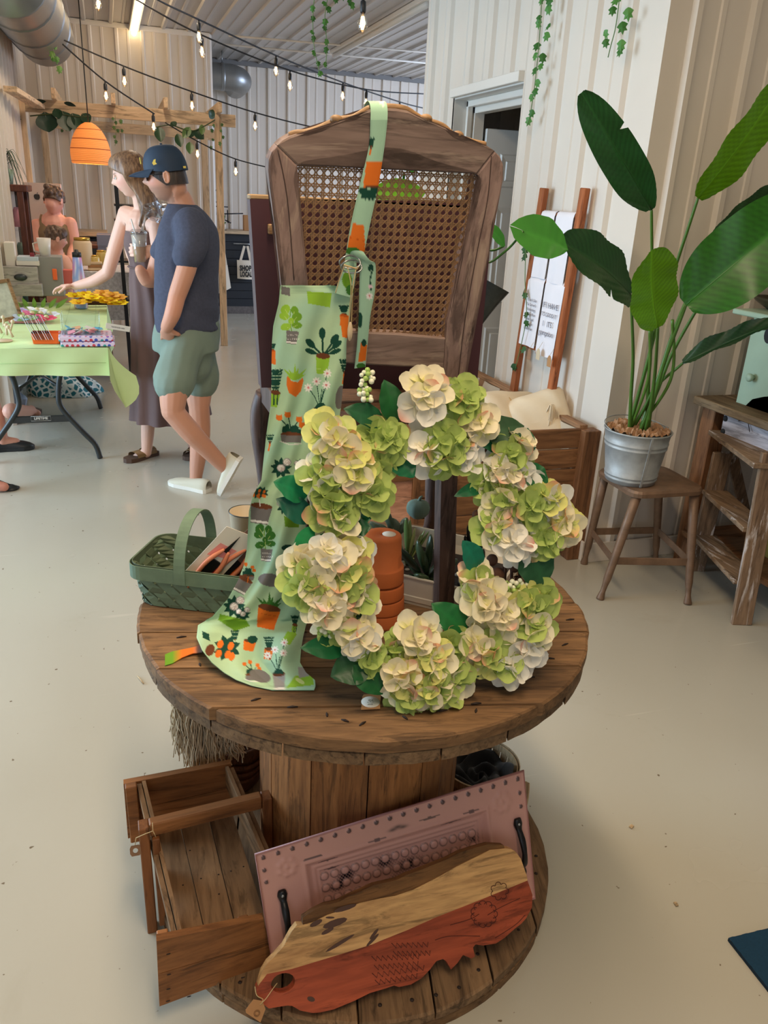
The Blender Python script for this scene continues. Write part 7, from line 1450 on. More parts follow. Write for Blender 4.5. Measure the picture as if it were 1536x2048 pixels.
ga = g0+[-.02, .01, .058]; ac = thing('acrylic_case', 'clear acrylic case with pink and blue bits on the polka dot boxes', 'display case', tuple(ga)); M_acr = glass('acrylic', .02, (.96, .98, 1, 1))
for cx, cy, sx, sy in ((0, -.085, .20, .003), (0, .085, .20, .003), (-.10, 0, .003, .17), (.10, 0, .003, .17), ): mb = MB(); box(mb, ga+[cx, cy, .055], (sx, sy, .11), None, .0005); obj('wall', mb, M_acr, ac)
mb = MB(); box(mb, ga+[0, 0, .002], (.20, .17, .003), None, .0005); obj('base', mb, M_acr, ac)
for i in range(22):
    p = ga+[rng.uniform(-.085, .10), rng.uniform(-.075, .075), .006+rng.uniform(0, .02)]; cl = [(110, 200, 226), (240, 150, 160), (236, 226, 214), (120, 210, 200), (240, 180, 130)][i % 5]; nmn = 'trinket %d' % (i % 5)
    mb = MB(); box(mb, p, (.045, .03, .004), Euler((rng.uniform(-.5, .5), rng.uniform(-.5, .5), rng.uniform(0, 3))).to_matrix(), .001); solo('trinket', mb, bpy.data.materials.get(nmn) or mat(nmn, cl, .5), ORD[i//5]+' '+['turquoise', 'pink', 'cream', 'aqua', 'peach'][i % 5]+' flat trinket from the bottom of the heap in the clear acrylic case', 'trinket', 'trinkets in the acrylic case')
mb = MB(); p = aY(236, 655, 4.74); box(mb, p, (.13, .002, .032), Euler((.2, .18, .1)).to_matrix(), .0005); t = simple('price_card', 'white price card standing off the near right table corner', 'sign', [('card', mb, bpy.data.materials['paper white'])], p); tm = text_mesh('handmade sale', .012, .0003); m3 = MB(); m3.merge(tm, frame(np.array(Euler((.2, .18, .1)).to_matrix())[:, 0], np.array(Euler((.2, .18, .1)).to_matrix())[:, 2], -np.array(Euler((.2, .18, .1)).to_matrix())[:, 1], p+[0, -.003, 0])); obj('lettering', m3, M_ink, t, kind='stuff')
# yellow flowers, pale flowers
M_fl = vmat('cloth flowers', .7, thin=.2)
def flower(c, r, col, n=8, ctr=(210, 130, 30)):
    mb = MB()
    for k in range(n):
        a = 2*PI*k/n; t_ = c+np.array([r*math.cos(a), r*.8*math.sin(a), r*.5*(.5+.5*math.sin(a*3))]); leaf(mb, c, t_, r*.62, (0, -.5, 1), lin(*col), .1, .1, 5, 2)
    sphere(mb, c+[0, 0, r*.2], r*.25, 7, 5, col=lin(*ctr)[:3]); return mb
for i in range(22):
    u = i/21; x = 152+86*u+rng.uniform(-5, 5); y = 612-8*math.sin(PI*u)-rng.uniform(0, 22); p = aY(x, y, 6.15+rng.uniform(-.1, .1)); p[2] = max(p[2], ZT2+.02)
    solo('yellow_flower', flower(p, .066, [(255, 226, 40), (252, 206, 50), (240, 184, 80)][i % 3]), M_fl, ORD[i]+' '+['bright yellow', 'golden', 'pale orange'][i % 3]+' silk flower from the left in the yellow row', 'flower', 'yellow silk flowers on the table')
mb = MB(); P = [aZ(x, 604, ZT2+.03) for x in (150, 180, 210, 240)]; tube(mb, P, .022, 8); solo('grapevine_base', mb, bpy.data.materials['grapevine twig'], 'brown twig bundle under the yellow flowers', 'twigs')
for i, (x, y, cl) in enumerate([(40, 600, (196, 208, 226)), (60, 590, (226, 120, 156)), (72, 606, (236, 236, 240)), (88, 592, (228, 90, 120)), (96, 600, (226, 232, 246)), (30, 592, (190, 170, 214)), (52, 612, (150, 180, 110)), (80, 612, (130, 170, 90))]): p = aY(x, y, 5.5); p[2] = ZT2+.02+.01*(i % 3); p[1] = 5.6+.1*(i % 3); p[0] = aY(x, y, p[1])[0]; solo('pastel_flower', flower(p, .068, cl, 7, (230, 220, 170)), M_fl, ['pale blue silk flower', 'rose pink silk flower', 'white silk flower in the middle', 'coral pink silk flower', 'icy white silk flower', 'lilac silk flower', 'olive green silk flower', 'leaf green silk flower'][i]+' of the pastel heap under the reaching hand', 'flower', 'pastel silk flowers on the table')
LF6 = ['leftmost', 'second', 'third', 'fourth', 'fifth', 'rightmost']
for i in range(6): p = T(40+i*14, 622)+[0, .1, .0]; mb = MB(); leaf(mb, p+[0, 0, .005], p+[.03*(i-2), -.02, .08], .03, (0, -1, .3), lin(130, 176, 80), .1, .06, 6, 2); solo('loose_leaf', mb, M_plant, LF6[i]+' of the pale green silk leaves in front of the pastel flowers', 'leaf', 'leaves among the pastel flowers')
# picture frame, wooden trinkets at the left edge
fo = T(8, 650)+[0, .12, 0]; t = thing('picture_frame', 'wooden picture frame leaning at the left edge of the green cloth', 'picture frame', tuple(fo)); R = Euler((-.3, -.12, .5)).to_matrix(); cF = fo+[-.01, 0, .13]
mb = MB(); box(mb, cF, (.15, .004, .21), R, .001); obj('picture', mb, mat('pale picture', (206, 210, 196), .5, var=.3, vs=20), t)
for cx, cz, sx, sz in ((-.08, 0, .022, .25), (.08, 0, .022, .25), (0, .115, .17, .022), (0, -.115, .17, .022)): mb = MB(); box(mb, cF+np.array(R) @ np.array([cx, -.004, cz]), (sx, .014, sz), R, .002); obj('frame_bar', mb, M_crest, t)
for i, (x, y) in enumerate([(4, 668), (14, 672), (20, 664), (26, 676), (8, 655)]): p = T(x, y); mb = MB(); tube(mb, [p+[0, 0, .004], p+[.02*(i % 3-1), .01, .055]], [.008, .006], 7); sphere(mb, p+[.02*(i % 3-1), .01, .06], .012, 8, 5); solo('wooden_peg', mb, bpy.data.materials['pale tag wood'], ['leftmost', 'third from left', 'fourth from left', 'rightmost', 'second from left'][i].replace('from left', 'from the left')+' pale wooden peg figure at the left table edge', 'trinket', 'wooden peg figures')
mb = MB(); lathe(mb, [(0, 0), (.05, 0), (.05, .005), (0, .005)], 20, T(6, 682)); solo('wood_disc', mb, bpy.data.materials['pale tag wood'], 'round wooden disc at the left table edge', 'trinket')
t = simple('pink_tray', 'dusty pink flat tray behind the orange caddy', 'tray', [('dish', openbox(MB(), T(52, 648)+[0, .1, 0], .2, .12, .018, flare=1.05), mat('dusty pink', (206, 130, 124), .6))], T(52, 648))
# drawer box, books, mug, bottle, jars further back on the table
YB = 6.35
def B(x, y, Y=YB): return aY(x, y, Y)
def pbox(name, lab, cat, x0, y0, x1, y1, Y, d, m, extra=None, group=None):
    a, b_ = aY(x0, y1, Y), aY(x1, y0, Y); t = thing(name, lab, cat, (a[0], Y, max(a[2], .0)), group); mb = MB(); box(mb, ((a[0]+b_[0])/2, Y+d/2, (a[2]+b_[2])/2), (b_[0]-a[0], d, b_[2]-a[2]), None, .004); obj('body', mb, m, t)
    if extra: extra(t, a, b_)
    return t
M_wbox = wood('whitewashed box', (168, 160, 150), (216, 210, 202), 'X', 9, .7, 7, var=.2)
zt_ = aY(40, 580, YB)[2]
pbox('wooden_bin', 'whitewashed wooden bin with a grey cup handle behind the pastel flowers', 'box', 8, 534, 74, 569, YB, .22, M_wbox, lambda t, a, b_: obj('cup_pull', lathe(MB(), [(.0, 0), (.03, 0), (.034, .012), (.02, .022), (0, .024)], 14, ((a[0]+b_[0])/2, YB-.0, (a[2]+b_[2])/2-.01), Matrix.Rotation(PI/2, 3, 'X'), 1.3, .7), M_dkmetal, t))
pbox('white_tray', 'low white wooden tray under the whitewashed bin', 'tray', 10, 569, 84, 592, YB-.02, .25, M_wbox)
pbox('white_book', 'upright white book at the left on the whitewashed bin', 'book', 12, 485, 26, 534, YB+.05, .12, bpy.data.materials['paper white']); pbox('stacked_books', 'pale blue book lying on the whitewashed bin', 'book', 34, 514, 76, 522, YB+.03, .14, mat('pale blue book', (200, 212, 222), .5)); pbox('stacked_books', 'white book under the pale blue book on the whitewashed bin', 'book', 33, 522, 78, 531, YB+.03, .15, bpy.data.materials['paper white'])
mg = B(91, 514, YB+.12); t = thing('white_mug', 'tall white mug beside the pale books', 'mug', tuple(mg)); mb = MB(); lathe(mb, [(0, 0), (.034, 0), (.048, .13), (.045, .13), (.032, .006), (0, .006)], 22, mg+[0, 0, 0]); obj('cup', mb, M_trim, t); mb = MB(); tube(mb, [mg+[-.045, 0, .10], mg+[-.075, 0, .09], mg+[-.07, 0, .04], mg+[-.04, 0, .03]], .006, 6); obj('handle', mb, M_trim, t)
pbox('grey_display_box', 'grey easel box under the white mug', 'box', 76, 514, 122, 592, YB+.07, .20, mat('grey board', (150, 148, 142), .7)); pbox('orange_strip', 'small orange packet hanging on the grey display box', 'packet', 106, 538, 113, 560, YB+.04, .015, M_or3)
wbt = B(160, 585, 6.3); wbt[2] = ZT2; t = thing('water_bottle', 'pink, white and blue tie-dye water bottle with a black cap', 'bottle', tuple(wbt)); hb_ = B(160, 514, 6.3)[2]-wbt[2]
mb = MB(); prof = [(0, 0), (.042, 0), (.045, .01), (.045, hb_*.55), (.030, hb_*.85), (.028, hb_)]; cl = []
lathe(mb, [(0, 0)]+[(r, z) for r, z in [(.044, 0), (.046, .01), (.046, hb_*.2), (.046, hb_*.4), (.044, hb_*.6), (.036, hb_*.8), (.030, hb_)]]+[(0, hb_)], 22, wbt); v = mb.v[0]; f = np.sin(v[:, 2]*40+v[:, 0]*60)+np.sin(v[:, 1]*90); mb.c[0] = np.where(f[:, None] > .1, np.array(lin(222, 150, 206)[:3]), np.where(f[:, None] < -.5, np.array(lin(150, 176, 236)[:3]), np.array(lin(232, 226, 240)[:3])))
obj('flask', mb, M_vcgloss, t); mb = MB(); lathe(mb, [(0, hb_), (.031, hb_), (.031, hb_+.03), (.014, hb_+.035), (.012, hb_+.05), (0, hb_+.05)], 18, wbt); obj('cap', mb, M_black, t)
def jar(lab, x, y, Y, r, h, cl, lidc):
    p = aY(x, y, Y); t = thing('glass_jar', lab, 'jar', tuple(p), 'jars on the back table'); mb = MB(); lathe(mb, [(0, 0), (r*.95, 0), (r, .01), (r, h*.8), (r*.8, h*.92), (0, h*.92)], 18, p); obj('jar', mb, cl, t); mb = MB(); lathe(mb, [(0, h*.9), (r*.86, h*.9), (r*.86, h), (0, h)], 18, p); obj('lid', mb, lidc, t)
M_honey = mat('mustard candle jar', (206, 176, 96), .3); M_gold = mat('gold lid', (196, 160, 70), .35, .7); M_beige = mat('beige label', (222, 196, 158), .7)
pbox('back_table', 'white draped side table behind the green one', 'table', 118, 545, 275, 640, 7.35, .7, mat('gingham cloth', (206, 206, 208), .8, var=.35, vs=40))
jar('large jar with a mustard band and gold lid on the back table', 168, 530, 7.45, .075, .22, M_beige, M_gold); jar('small beige jar right of the mustard jar', 190, 535, 7.45, .045, .10, M_honey, M_gold); jar('small mustard jar on the back table next to the woman', 205, 530, 7.5, .045, .12, M_honey, M_gold)
for i in range(4): pbox('wrapped_soap', ['top', 'second', 'third', 'bottom'][i]+' wrapped soap bar of the little stack on the back table', 'soap', 176, 524+i*6, 204, 529+i*6, 7.4, .1, [M_beige, bpy.data.materials['kraft card']][i % 2], group='soap bars on the back table')
pbox('pink_box', 'small coral box behind the water bottle', 'box', 124, 540, 146, 575, 6.5, .08, mat('coral box', (224, 110, 96), .6)); pbox('red_block', 'small red block near the white mug', 'box', 60, 506, 68, 514, YB+.05, .03, mat('dark red', (140, 40, 50), .5))
# rack, bin and laptop behind
t = thing('black_rack', 'tall black metal rack post behind the woman', 'rack', tuple(aY(232, 620, 7.0)*[1, 1, 0])); p = aY(231, 360, 7.0); mb = MB(); bar(mb, p, (p[0]+.02, 7.0, 0), .03, .03, (0, 1, 0), .002); obj('post', mb, M_blackmetal, t)
for y in (410, 440, 523, 600): q = aY(231, y, 7.0); mb = MB(); box(mb, q+[.18, .12, 0], (.38, .26, .015), None, .002); obj('shelf', mb, M_blackmetal, t)
pbox('grey_bin', 'blue-grey metal drawer unit behind the woman', 'cabinet', 200, 470, 232, 560, 8.4, .3, mat('blue grey metal', (120, 126, 148), .5), lambda t, a, b_: obj('handle', box(MB(), ((a[0]+b_[0])/2, 8.39, b_[2]-.15), (.02, .01, .07), None, .002), M_trim, t))
# display cabinet with glass at the far left, plant and monitor
CY = 7.3; t = thing('display_cabinet', 'dark wood and glass curio cabinet at the left edge', 'cabinet', tuple(aY(20, 600, CY)*[1, 1, 0])); a, b_ = aY(-35, 600, CY), aY(47, 377, CY); M_cab = wood('dark cabinet wood', (62, 34, 26), (120, 70, 52), 'Z', 10, .4, 8); cw, cz = (b_[0]-a[0]), b_[2]
mb = MB(); box(mb, ((a[0]+b_[0])/2, CY+.2, cz), (cw+.06, .46, .05), None, .006); obj('top', mb, M_cab, t)
for x in (a[0]+.02, b_[0]-.03): 
    for y in (CY, CY+.4): mb = MB(); bar(mb, (x, y, cz), (x, y, 0), .045, .045, (0, 1, 0), .003); obj('post', mb, M_cab, t)
for z in (.25, .62, .95, 1.22): mb = MB(); box(mb, ((a[0]+b_[0])/2, CY+.2, z), (cw-.05, .40, .012), None, .002); obj('shelf', mb, M_acr if z > .3 else M_cab, t)
mb = MB(); box(mb, ((a[0]+b_[0])/2, CY-.005, cz/2+.1), (cw-.08, .004, cz-.3), None, .001); obj('glass_door', mb, M_acr, t); mb = MB(); box(mb, ((a[0]+b_[0])/2, CY+.42, cz/2), (cw, .01, cz-.05), None, .001); obj('back', mb, mat('cabinet back', (90, 78, 70), .7), t)
for i, (x, z, cl) in enumerate([(-.9, 1.24, (160, 60, 50)), (-.78, 1.24, (200, 120, 130)), (-.7, .97, (130, 150, 60)), (-.84, .97, (60, 90, 70)), (-.93, .64, (70, 100, 60)), (-.75, .64, (60, 120, 120))]):
    xx = (a[0]+b_[0])/2+(.12 if i % 2 else -.1); mb = MB(); lathe(mb, [(0, 0), (.035, 0), (.05, .06), (.035, .12), (.02, .15), (0, .15)], 14, (xx, CY+.15, z)); solo('vase', mb, mat('vase %d' % i, cl, .4), ['brick red vase high in the curio cabinet', 'pink vase high in the curio cabinet', 'olive vase on the middle shelf of the curio cabinet', 'dark green vase on the middle shelf of the curio cabinet', 'green vase low in the curio cabinet', 'teal vase low in the curio cabinet'][i], 'vase')
p = aY(8, 372, CY+.15); p[2] = cz+.027; t = thing('spider_plant', 'trailing spider plant in a mint pot on the curio cabinet', 'plant', tuple(p)); mb = MB(); lathe(mb, [(0, 0), (.07, 0), (.085, .11), (.08, .11), (0, .09)], 20, p); obj('pot', mb, M_mintp, t)
for k in range(46): a_ = rng.uniform(0, 6.28); L = rng.uniform(.10, .24); mb = MB(); tube(mb, smooth_pts([p+[0, 0, .10], p+[L*.5*math.cos(a_), L*.3*math.sin(a_), .17+.1*rng.rand()], p+[L*math.cos(a_), L*.6*math.sin(a_)-.02, .06-.12*rng.rand()]], 5), np.linspace(.008, .002, 11), 4, flat=.3, col=lin(56, 92, 60)[:3]); obj('leaf', mb, M_plant, t)
MY = 8.6; a, b_ = aY(40, 455, MY), aY(122, 368, MY); t = thing('computer_monitor', 'silver computer monitor seen from behind with a black fruit mark', 'monitor', (a[0], MY, a[2])); mb = MB(); box(mb, ((a[0]+b_[0])/2, MY, (a[2]+b_[2])/2), (b_[0]-a[0], .02, b_[2]-a[2]), None, .006); obj('back_shell', mb, mat('silver aluminium', (176, 168, 164), .4, .3), t)
c = aY(74, 393, MY-.013); mb = MB(); prism(mb, [(-.012, .020), (-.022, .016), (-.028, .004), (-.026, -.010), (-.018, -.024), (-.010, -.028), (0, -.024), (.010, -.028), (.018, -.022), (.024, -.010), (.017, -.004), (.015, .004), (.018, .011), (.022, .015), (.014, .020), (.004, .017)], .002, c, (1, 0, 0), (0, 0, 1), (0, -1, 0)); prism(mb, [(0, .022), (.003, .032), (.011, .038), (.010, .028)], .002, c, (1, 0, 0), (0, 0, 1), (0, -1, 0)); obj('emblem', mb, M_black, t, kind='stuff')
mb = MB(); bar(mb, ((a[0]+b_[0])/2, MY+.02, a[2]), ((a[0]+b_[0])/2, MY+.06, a[2]-.12), .14, .01, (0, 1, 0), .002); obj('stand', mb, bpy.data.materials['silver aluminium'], t); zc2 = a[2]-.12
t = thing('cashier_desk', 'desk under the silver monitor, hidden behind the cashier', 'desk', (-.35, MY, 0)); mb = MB(); box(mb, (-.33, MY+.05, zc2-.02), (.62, .5, .035), None, .004); obj('top', mb, M_cab, t)
for x in (-.6, -.06):
    for y in (MY-.15, MY+.25): mb = MB(); bar(mb, (x, y, zc2-.03), (x, y, 0), .05, .05, (0, 1, 0)); obj('leg', mb, M_cab, t)
# under the table
def clothmat():
    m, nt, b = _nt('teal ikat cloth'); v = objvec(nt, (26, 26, 26)); n_ = noise(nt, 1, v, 1, .4); w = N(nt, 'ShaderNodeTexVoronoi'); w.feature = 'DISTANCE_TO_EDGE'; nt.links.new(v, w.inputs['Vector']); w.inputs['Scale'].default_value = .8; nt.links.new(ramp(nt, w.outputs['Distance'], [(.10, lin(214, 226, 226)), (.16, lin(30, 110, 124))]), b.inputs['Base Color']); b.inputs['Roughness'].default_value = .8; return m
c = aZ(120, 795, 0)+[0, .12, 0]; t = thing('teal_blanket', 'teal and white patterned cloth bag slumped under the table', 'bag', tuple(c)); G = []
for i in range(17):
    v = i/16; row = []
    for j in range(33): a_ = 2*PI*j/32; r = (.30 if math.cos(a_) > 0 else .24)*math.cos(v*PI/2)**.6*(1+.10*math.sin(5*a_+3*v)+.06*math.sin(11*a_)); row.append((c[0]+r*math.cos(a_)-.03*v, c[1]+r*.55*math.sin(a_), .002+(.20*math.sin(v*PI/2)**1.3)*(1+.2*math.cos(a_-2.5))))
    G.append(row)
mb = MB(); grid(mb, G, True, flip=True); obj('cloth', mb, clothmat(), t)
M_bin = glass('cloudy plastic', .2, (.86, .9, .92, 1)); c = aZ(8, 850, 0)+[-.02, .2, 0]; t = thing('plastic_bin', 'cloudy clear plastic storage bin under the left end of the table', 'bin', tuple(c)); obj('tub', openbox(MB(), c+[0, 0, .002], .30, .36, .26, flare=1.1), M_bin, t); mb = MB(); box(mb, c+[0, 0, .27], (.36, .42, .016), None, .004); obj('lid', mb, mat('white plastic lid', (214, 218, 222), .5), t)
for i, cl in enumerate([(190, 60, 90), (226, 220, 214), (160, 170, 190)]): mb = MB(); box(mb, c+[-.05+.06*i, -.02*i, .09+.02*i], (.14, .18, .14), Euler((.1*i, .2, .3*i)).to_matrix(), .02); solo('packed_item', mb, mat('packed %d' % i, cl, .8), ['dark pink bundle inside the cloudy bin', 'white bundle inside the cloudy bin', 'grey-blue bundle inside the cloudy bin'][i], 'bundle')
# chair foot and rubber tip at the left edge
t = thing('stool_foot', 'black chair foot with a round base at the left frame edge', 'chair', tuple(aZ(20, 980, 0))); mb = MB(); p = aZ(22, 978, 0); tube(mb, [p+[0, 0, .014], p+[-.10, .04, .05], p+[-.24, .05, .06]], [.013, .014, .015], 8); obj('leg', mb, M_blackmetal, t); mb = MB(); lathe(mb, [(0, .0), (.042, 0), (.046, .006), (.030, .014), (.014, .024), (0, .024)], 20, p+[0, 0, .001]); obj('caster_base', mb, M_black, t)
# ---------------------------------------------------------------- people
def Rz(yaw, pitch=0, roll=0):      # columns: right, forward, up; yaw 0 faces +Y
    M = Matrix.Rotation(yaw, 3, 'Z') @ Matrix.Rotation(pitch, 3, 'X') @ Matrix.Rotation(roll, 3, 'Y'); return np.array(M)
def head_pts(male=False, child=False):
    n, m = 72, 52; V = []
    for i in range(m+1):
        ph = PI*i/m
        for j in range(n):
            th = 2*PI*j/n; dx, dy, dz = math.sin(ph)*math.sin(th), math.sin(ph)*math.cos(th), -math.cos(ph)
            x, y, z = .073*dx, .093*dy, .116*dz; t = max(-z/.116, 0)
            x *= 1-(.36 if not male else .27)*t**1.6
            if z < -.01 and y < 0: y *= 1-.50*t**.8
            if z < 0 and y > 0: y *= 1-.02*t; y += .012*t*dy
            if dy > .15:
                g = lambda a, b_, c, d: math.exp(-((abs(x)-a)/b_)**2-((z-c)/d)**2); f = min((dy-.15)/.35, 1)
                y += f*(.009*g(0, .011, .004, .022)+.021*g(0, .0115, -.020, .013)+.010*g(0, .010, -.008, .014)-.009*g(.031, .017, .006, .013)+.0045*g(.028, .024, .027, .008)+.006*g(0, .020, -.047, .0065)+.0055*g(0, .018, -.062, .0065)-.0035*g(0, .026, -.0545, .003)+.009*g(0, .020, -.094, .014)-.003*g(0, .02, -.075, .008)+.003*g(.045, .02, -.02, .02))
                if child: y -= f*.006*g(0, .02, -.09, .03)
            V.append((x, y, z))
    fs = [(i*n+j, i*n+(j+1) % n, (i+1)*n+(j+1) % n, (i+1)*n+j) for i in range(m) for j in range(n)]
    return np.array(V), fs
def ear(mb, sx):
    c = np.array([sx*.072, -.008, -.004]); tube(mb, [c+np.array([sx*(.004+.006*math.sin(a)*0+.007), -.002+.014*math.cos(a), .028*math.sin(a)-.004]) for a in np.linspace(0, 2*PI, 15)[:-1]], .0045, 6, closed=True); sphere(mb, c+[sx*.003, 0, -.006], .015, 8, 6, (.5, .8, 1.5))
def hand(mb, wrist, d, palm, size=1.0, side=1, curl=.3, spread=.12):
    """wrist point, direction of the fingers, palm normal; thumb on the 'side' edge."""
    d = nrm(d); p = nrm(np.array(palm)-(np.array(palm)@d)*d); s = np.cross(d, p)*side; w = np.array(wrist, float)
    tube(mb, [w-d*.02*size, w+d*.01*size, w+d*.045*size, w+d*.085*size], np.array([.025, .028, .037, .036])*size, 12, flat=.42, up=tuple(p) if abs(p@d) < .9 else None)
    for k, (o, L, a) in enumerate(((-.028, .062, -1), (-.010, .074, -.3), (.010, .080, .3), (.028, .072, 1))):
        b = w+d*.080*size+s*(-o if 0 else o)*size; q = [b]; dd = nrm(d+s*a*spread); ang = 0
        for seg, cu in ((.45, .6), (.32, 1.0), (.23, .8)): ang += curl*cu; v = dd*math.cos(ang)+p*math.sin(ang); q.append(q[-1]+v*L*seg*size)
        tube(mb, [b-dd*.02*size]+q, np.array([.0088, .0092, .0085, .0078, .0062])*size, 8); sphere(mb, q[-1], .0066*size, 7, 5)
    b = w+d*.022*size+s*.026*size; v1 = nrm(s*.8+d*.7+p*.25); v2 = nrm(s*.35+d*.9+p*.45*(1+curl)); q = [b, b+v1*.034*size, b+v1*.034*size+v2*.030*size, b+v1*.034*size+v2*.054*size]
    tube(mb, q, np.array([.014, .012, .0098, .0075])*size, 8); sphere(mb, q[-1], .0078*size, 7, 5)
def limb(mb, pts, r, n=14, flat=1, up=None): 
    P = smooth_pts(pts, 4); R_ = np.interp(np.linspace(0, len(r)-1, len(P)), range(len(r)), r); tube(mb, P, R_, n, flat=flat, up=up); sphere(mb, P[0], R_[0]*.98, 12, 8); sphere(mb, P[-1], R_[-1]*.98, 12, 8)
def skinmat(name, rough=.5): return vmat(name, rough, .03, 200, spec=.35)
M_skin = skinmat('skin')
def place_head(mbs, c, R, s, V, fs): mbs.add(np.array(V) @ R.T*s+c, fs, True)
def face_cols(mb, c, R, s, skin, lip, male=False, blush=None, patches=None):
    v = mb.v[0]; L = (v-c) @ R/s; col = np.tile(np.array(skin[:3]), (len(v), 1)); x, y, z = L.T; near = (np.abs(z) < .125) & (np.abs(y) < .14) & (np.abs(x) < .09)
    def bl(w, cl):
        w = np.clip(w, 0, 1)[:, None]; return col*(1-w)+np.array(cl[:3])*w
    f = near & (y > .03)
    col = bl(f*np.exp(-(x/.022)**2-((z+.0545)/.009)**2)*.95, lip)
    if blush: col = bl(f*np.exp(-((np.abs(x)-.042)/.022)**2-((z+.022)/.024)**2)*.5, blush)
    if male: col = bl(near*(y > -.02)*np.clip((-.030-z)/.02, 0, 1)*np.clip((z+.14)/.02, 0, 1)*.42*(1-np.exp(-(x/.02)**2-((z+.0545)/.008)**2)), lin(92, 76, 68))
    col = bl(f*np.exp(-((np.abs(x)-.031)/.017)**4-((z-.026)/.0042)**2)*.8, lin(70, 50, 38))
    if patches: 
        for P, r, cl, k in patches: col = bl(k*np.exp(-(np.linalg.norm(v-P, axis=1)/r)**2), cl)
    mb.c = [col]; return mb
def eyes(par, c, R, s, closed=0.0, iris=(70, 80, 70)):
    for sx in (-1, 1):
        p = c+R @ (np.array([sx*.031, .0785, .006])*s); mb = MB(); sphere(mb, p, .0115*s, 12, 8, col=lin(228, 222, 214)[:3]); q = p+R @ (np.array([0, .0086, -.002])*s); sphere(mb, q, .0050*s, 8, 6, col=lin(*iris)[:3]); q2 = p+R @ (np.array([0, .0122, -.002])*s); sphere(mb, q2, .0022*s, 6, 5, col=lin(16, 14, 12)[:3]); obj('eye', mb, M_vcgloss, par)
        mb = MB(); G = []
        for i in range(5):
            a = -.1+1.15*(1-closed*-.35)*i/4*1.22; G.append([p+R @ (np.array([math.sin(b_)*.0126, math.cos(b_)*math.cos(1.25-a)*.0128, math.sin(1.25-a)*.0128])*s) for b_ in np.linspace(-1.2, 1.2, 9)])
        grid(mb, G); obj('eyelid', mb, mat('eyelid skin', (206, 150, 128), .5) if 'eyelid skin' not in bpy.data.materials else bpy.data.materials['eyelid skin'], par)
def hairmat(name, d, l): 
    m, nt, b = _nt(name); f = noise(nt, 1, objvec(nt, (90, 90, 9)), 4, .6, .4); nt.links.new(ramp(nt, f, [(.35, lin(*d)), (.65, lin(*l))]), b.inputs['Base Color']); b.inputs['Roughness'].default_value = .45; bump(nt, b, f, .5, .004); return m
def rings(mb, prof, R=None, n=40, fold=0, nf=9, ph=0):     # prof: (cx, cy, z, hw, hd, yaw) stacked ellipses, clothing shells
    G = []
    for k, (cx, cy, z, hw, hd, yw) in enumerate(prof):
        row = []
        for i in range(n+1):
            a = 2*PI*i/n; f = 1+fold*(k/len(prof))*math.sin(nf*a+ph+k*.12); x, y = hw*math.cos(a)*f, hd*math.copysign(abs(math.sin(a))**.9, math.sin(a))*f; row.append((cx+x*math.cos(yw)-y*math.sin(yw), cy+x*math.sin(yw)+y*math.cos(yw), z))
        G.append(row)
    return grid(mb, G, True)
def shell(mb, vox=.007, it=3): return remesh([mb], vox, 'cloth', it)
def interp_prof(pr, k=4):
    A = smooth_pts([np.array(p, float) for p in pr], k); return [tuple(a) for a in A]

# ---- man in the navy cap, standing left of centre, seen from his back left side
J = lambda x, y, Y: aY(x, y, Y)
man = thing('person', 'man in navy cap, navy T-shirt and sage shorts, hand in pocket, legs crossed', 'person', tuple(aZ(420, 985, 0)), 'shoppers at the green table')
yawM = math.radians(78); RM = Rz(yawM, -.16, 0)      # faces left, slightly down
hs = 1.0; hcM = J(333, 352, 4.36); V, fs = head_pts(True); b = MB(); place_head(b, hcM, RM, hs, V, fs); e_ = MB(); ear(e_, -1); ear(e_, 1); b.add(e_.v[0] @ RM.T+hcM, e_.f[:len(e_.f)], True) if 0 else None
for sx in (-1, 1):
    q = MB(); ear(q, sx); 
    for vv_ in q.v: vv_[:] = vv_ @ RM.T+hcM
    b.merge(q)
nkM = J(362, 405, 4.38); chM = J(375, 470, 4.38); limb(b, [hcM+RM @ np.array([0, -.035, -.05]), J(352, 388, 4.37), nkM, J(372, 440, 4.38)], [.055, .056, .062, .075])
shn, shf = J(390, 447, 4.20), J(352, 440, 4.56); shB = shn+[-.02, .05, -.02]; limb(b, [shf, chM, shB], [.050, .08, .046])
limb(b, [shB, J(377, 520, 4.15), J(354, 592, 4.14)], [.052, .050, .043]); limb(b, [J(354, 592, 4.14), J(345, 628, 4.13), J(333, 655, 4.17)], [.043, .040, .030]); hand(b, J(333, 655, 4.17), J(336, 688, 4.26)-J(333, 655, 4.17), (.3, 1, 0), 1.0, 1, .25)
limb(b, [shf, J(320, 510, 4.60), J(306, 560, 4.62)], [.050, .045, .042]); limb(b, [J(306, 560, 4.62), J(292, 560, 4.60), J(280, 540, 4.58)], [.042, .036, .028])
hipn, hipf = J(372, 690, 4.28), J(378, 690, 4.46); limb(b, [J(375, 560, 4.38), J(376, 640, 4.38), J(375, 700, 4.38)], [.12, .13, .12])
kn, an = J(345, 822, 4.16), J(450, 935, 4.20); limb(b, [hipn, J(350, 765, 4.20), kn], [.092, .080, .060]); limb(b, [kn, J(385, 868, 4.16), an, an+[.01, 0, -.01]], [.058, .056, .036, .034])
kf, af = J(398, 812, 4.44), J(392, 952, 4.42); limb(b, [hipf, J(395, 765, 4.46), kf], [.092, .080, .060]); limb(b, [kf, J(400, 870, 4.46), af, af+[0, 0, -.05]], [.058, .058, .036, .036])
body = remesh([b], .0058, 'body', 1); sk = lin(200, 146, 120); face_cols(body, hcM, RM, hs, sk, lin(176, 112, 100), True, lin(210, 128, 110), [(J(345, 628, 4.13), .10, lin(214, 150, 122), .5)]); obj('body', body, M_skin, man)
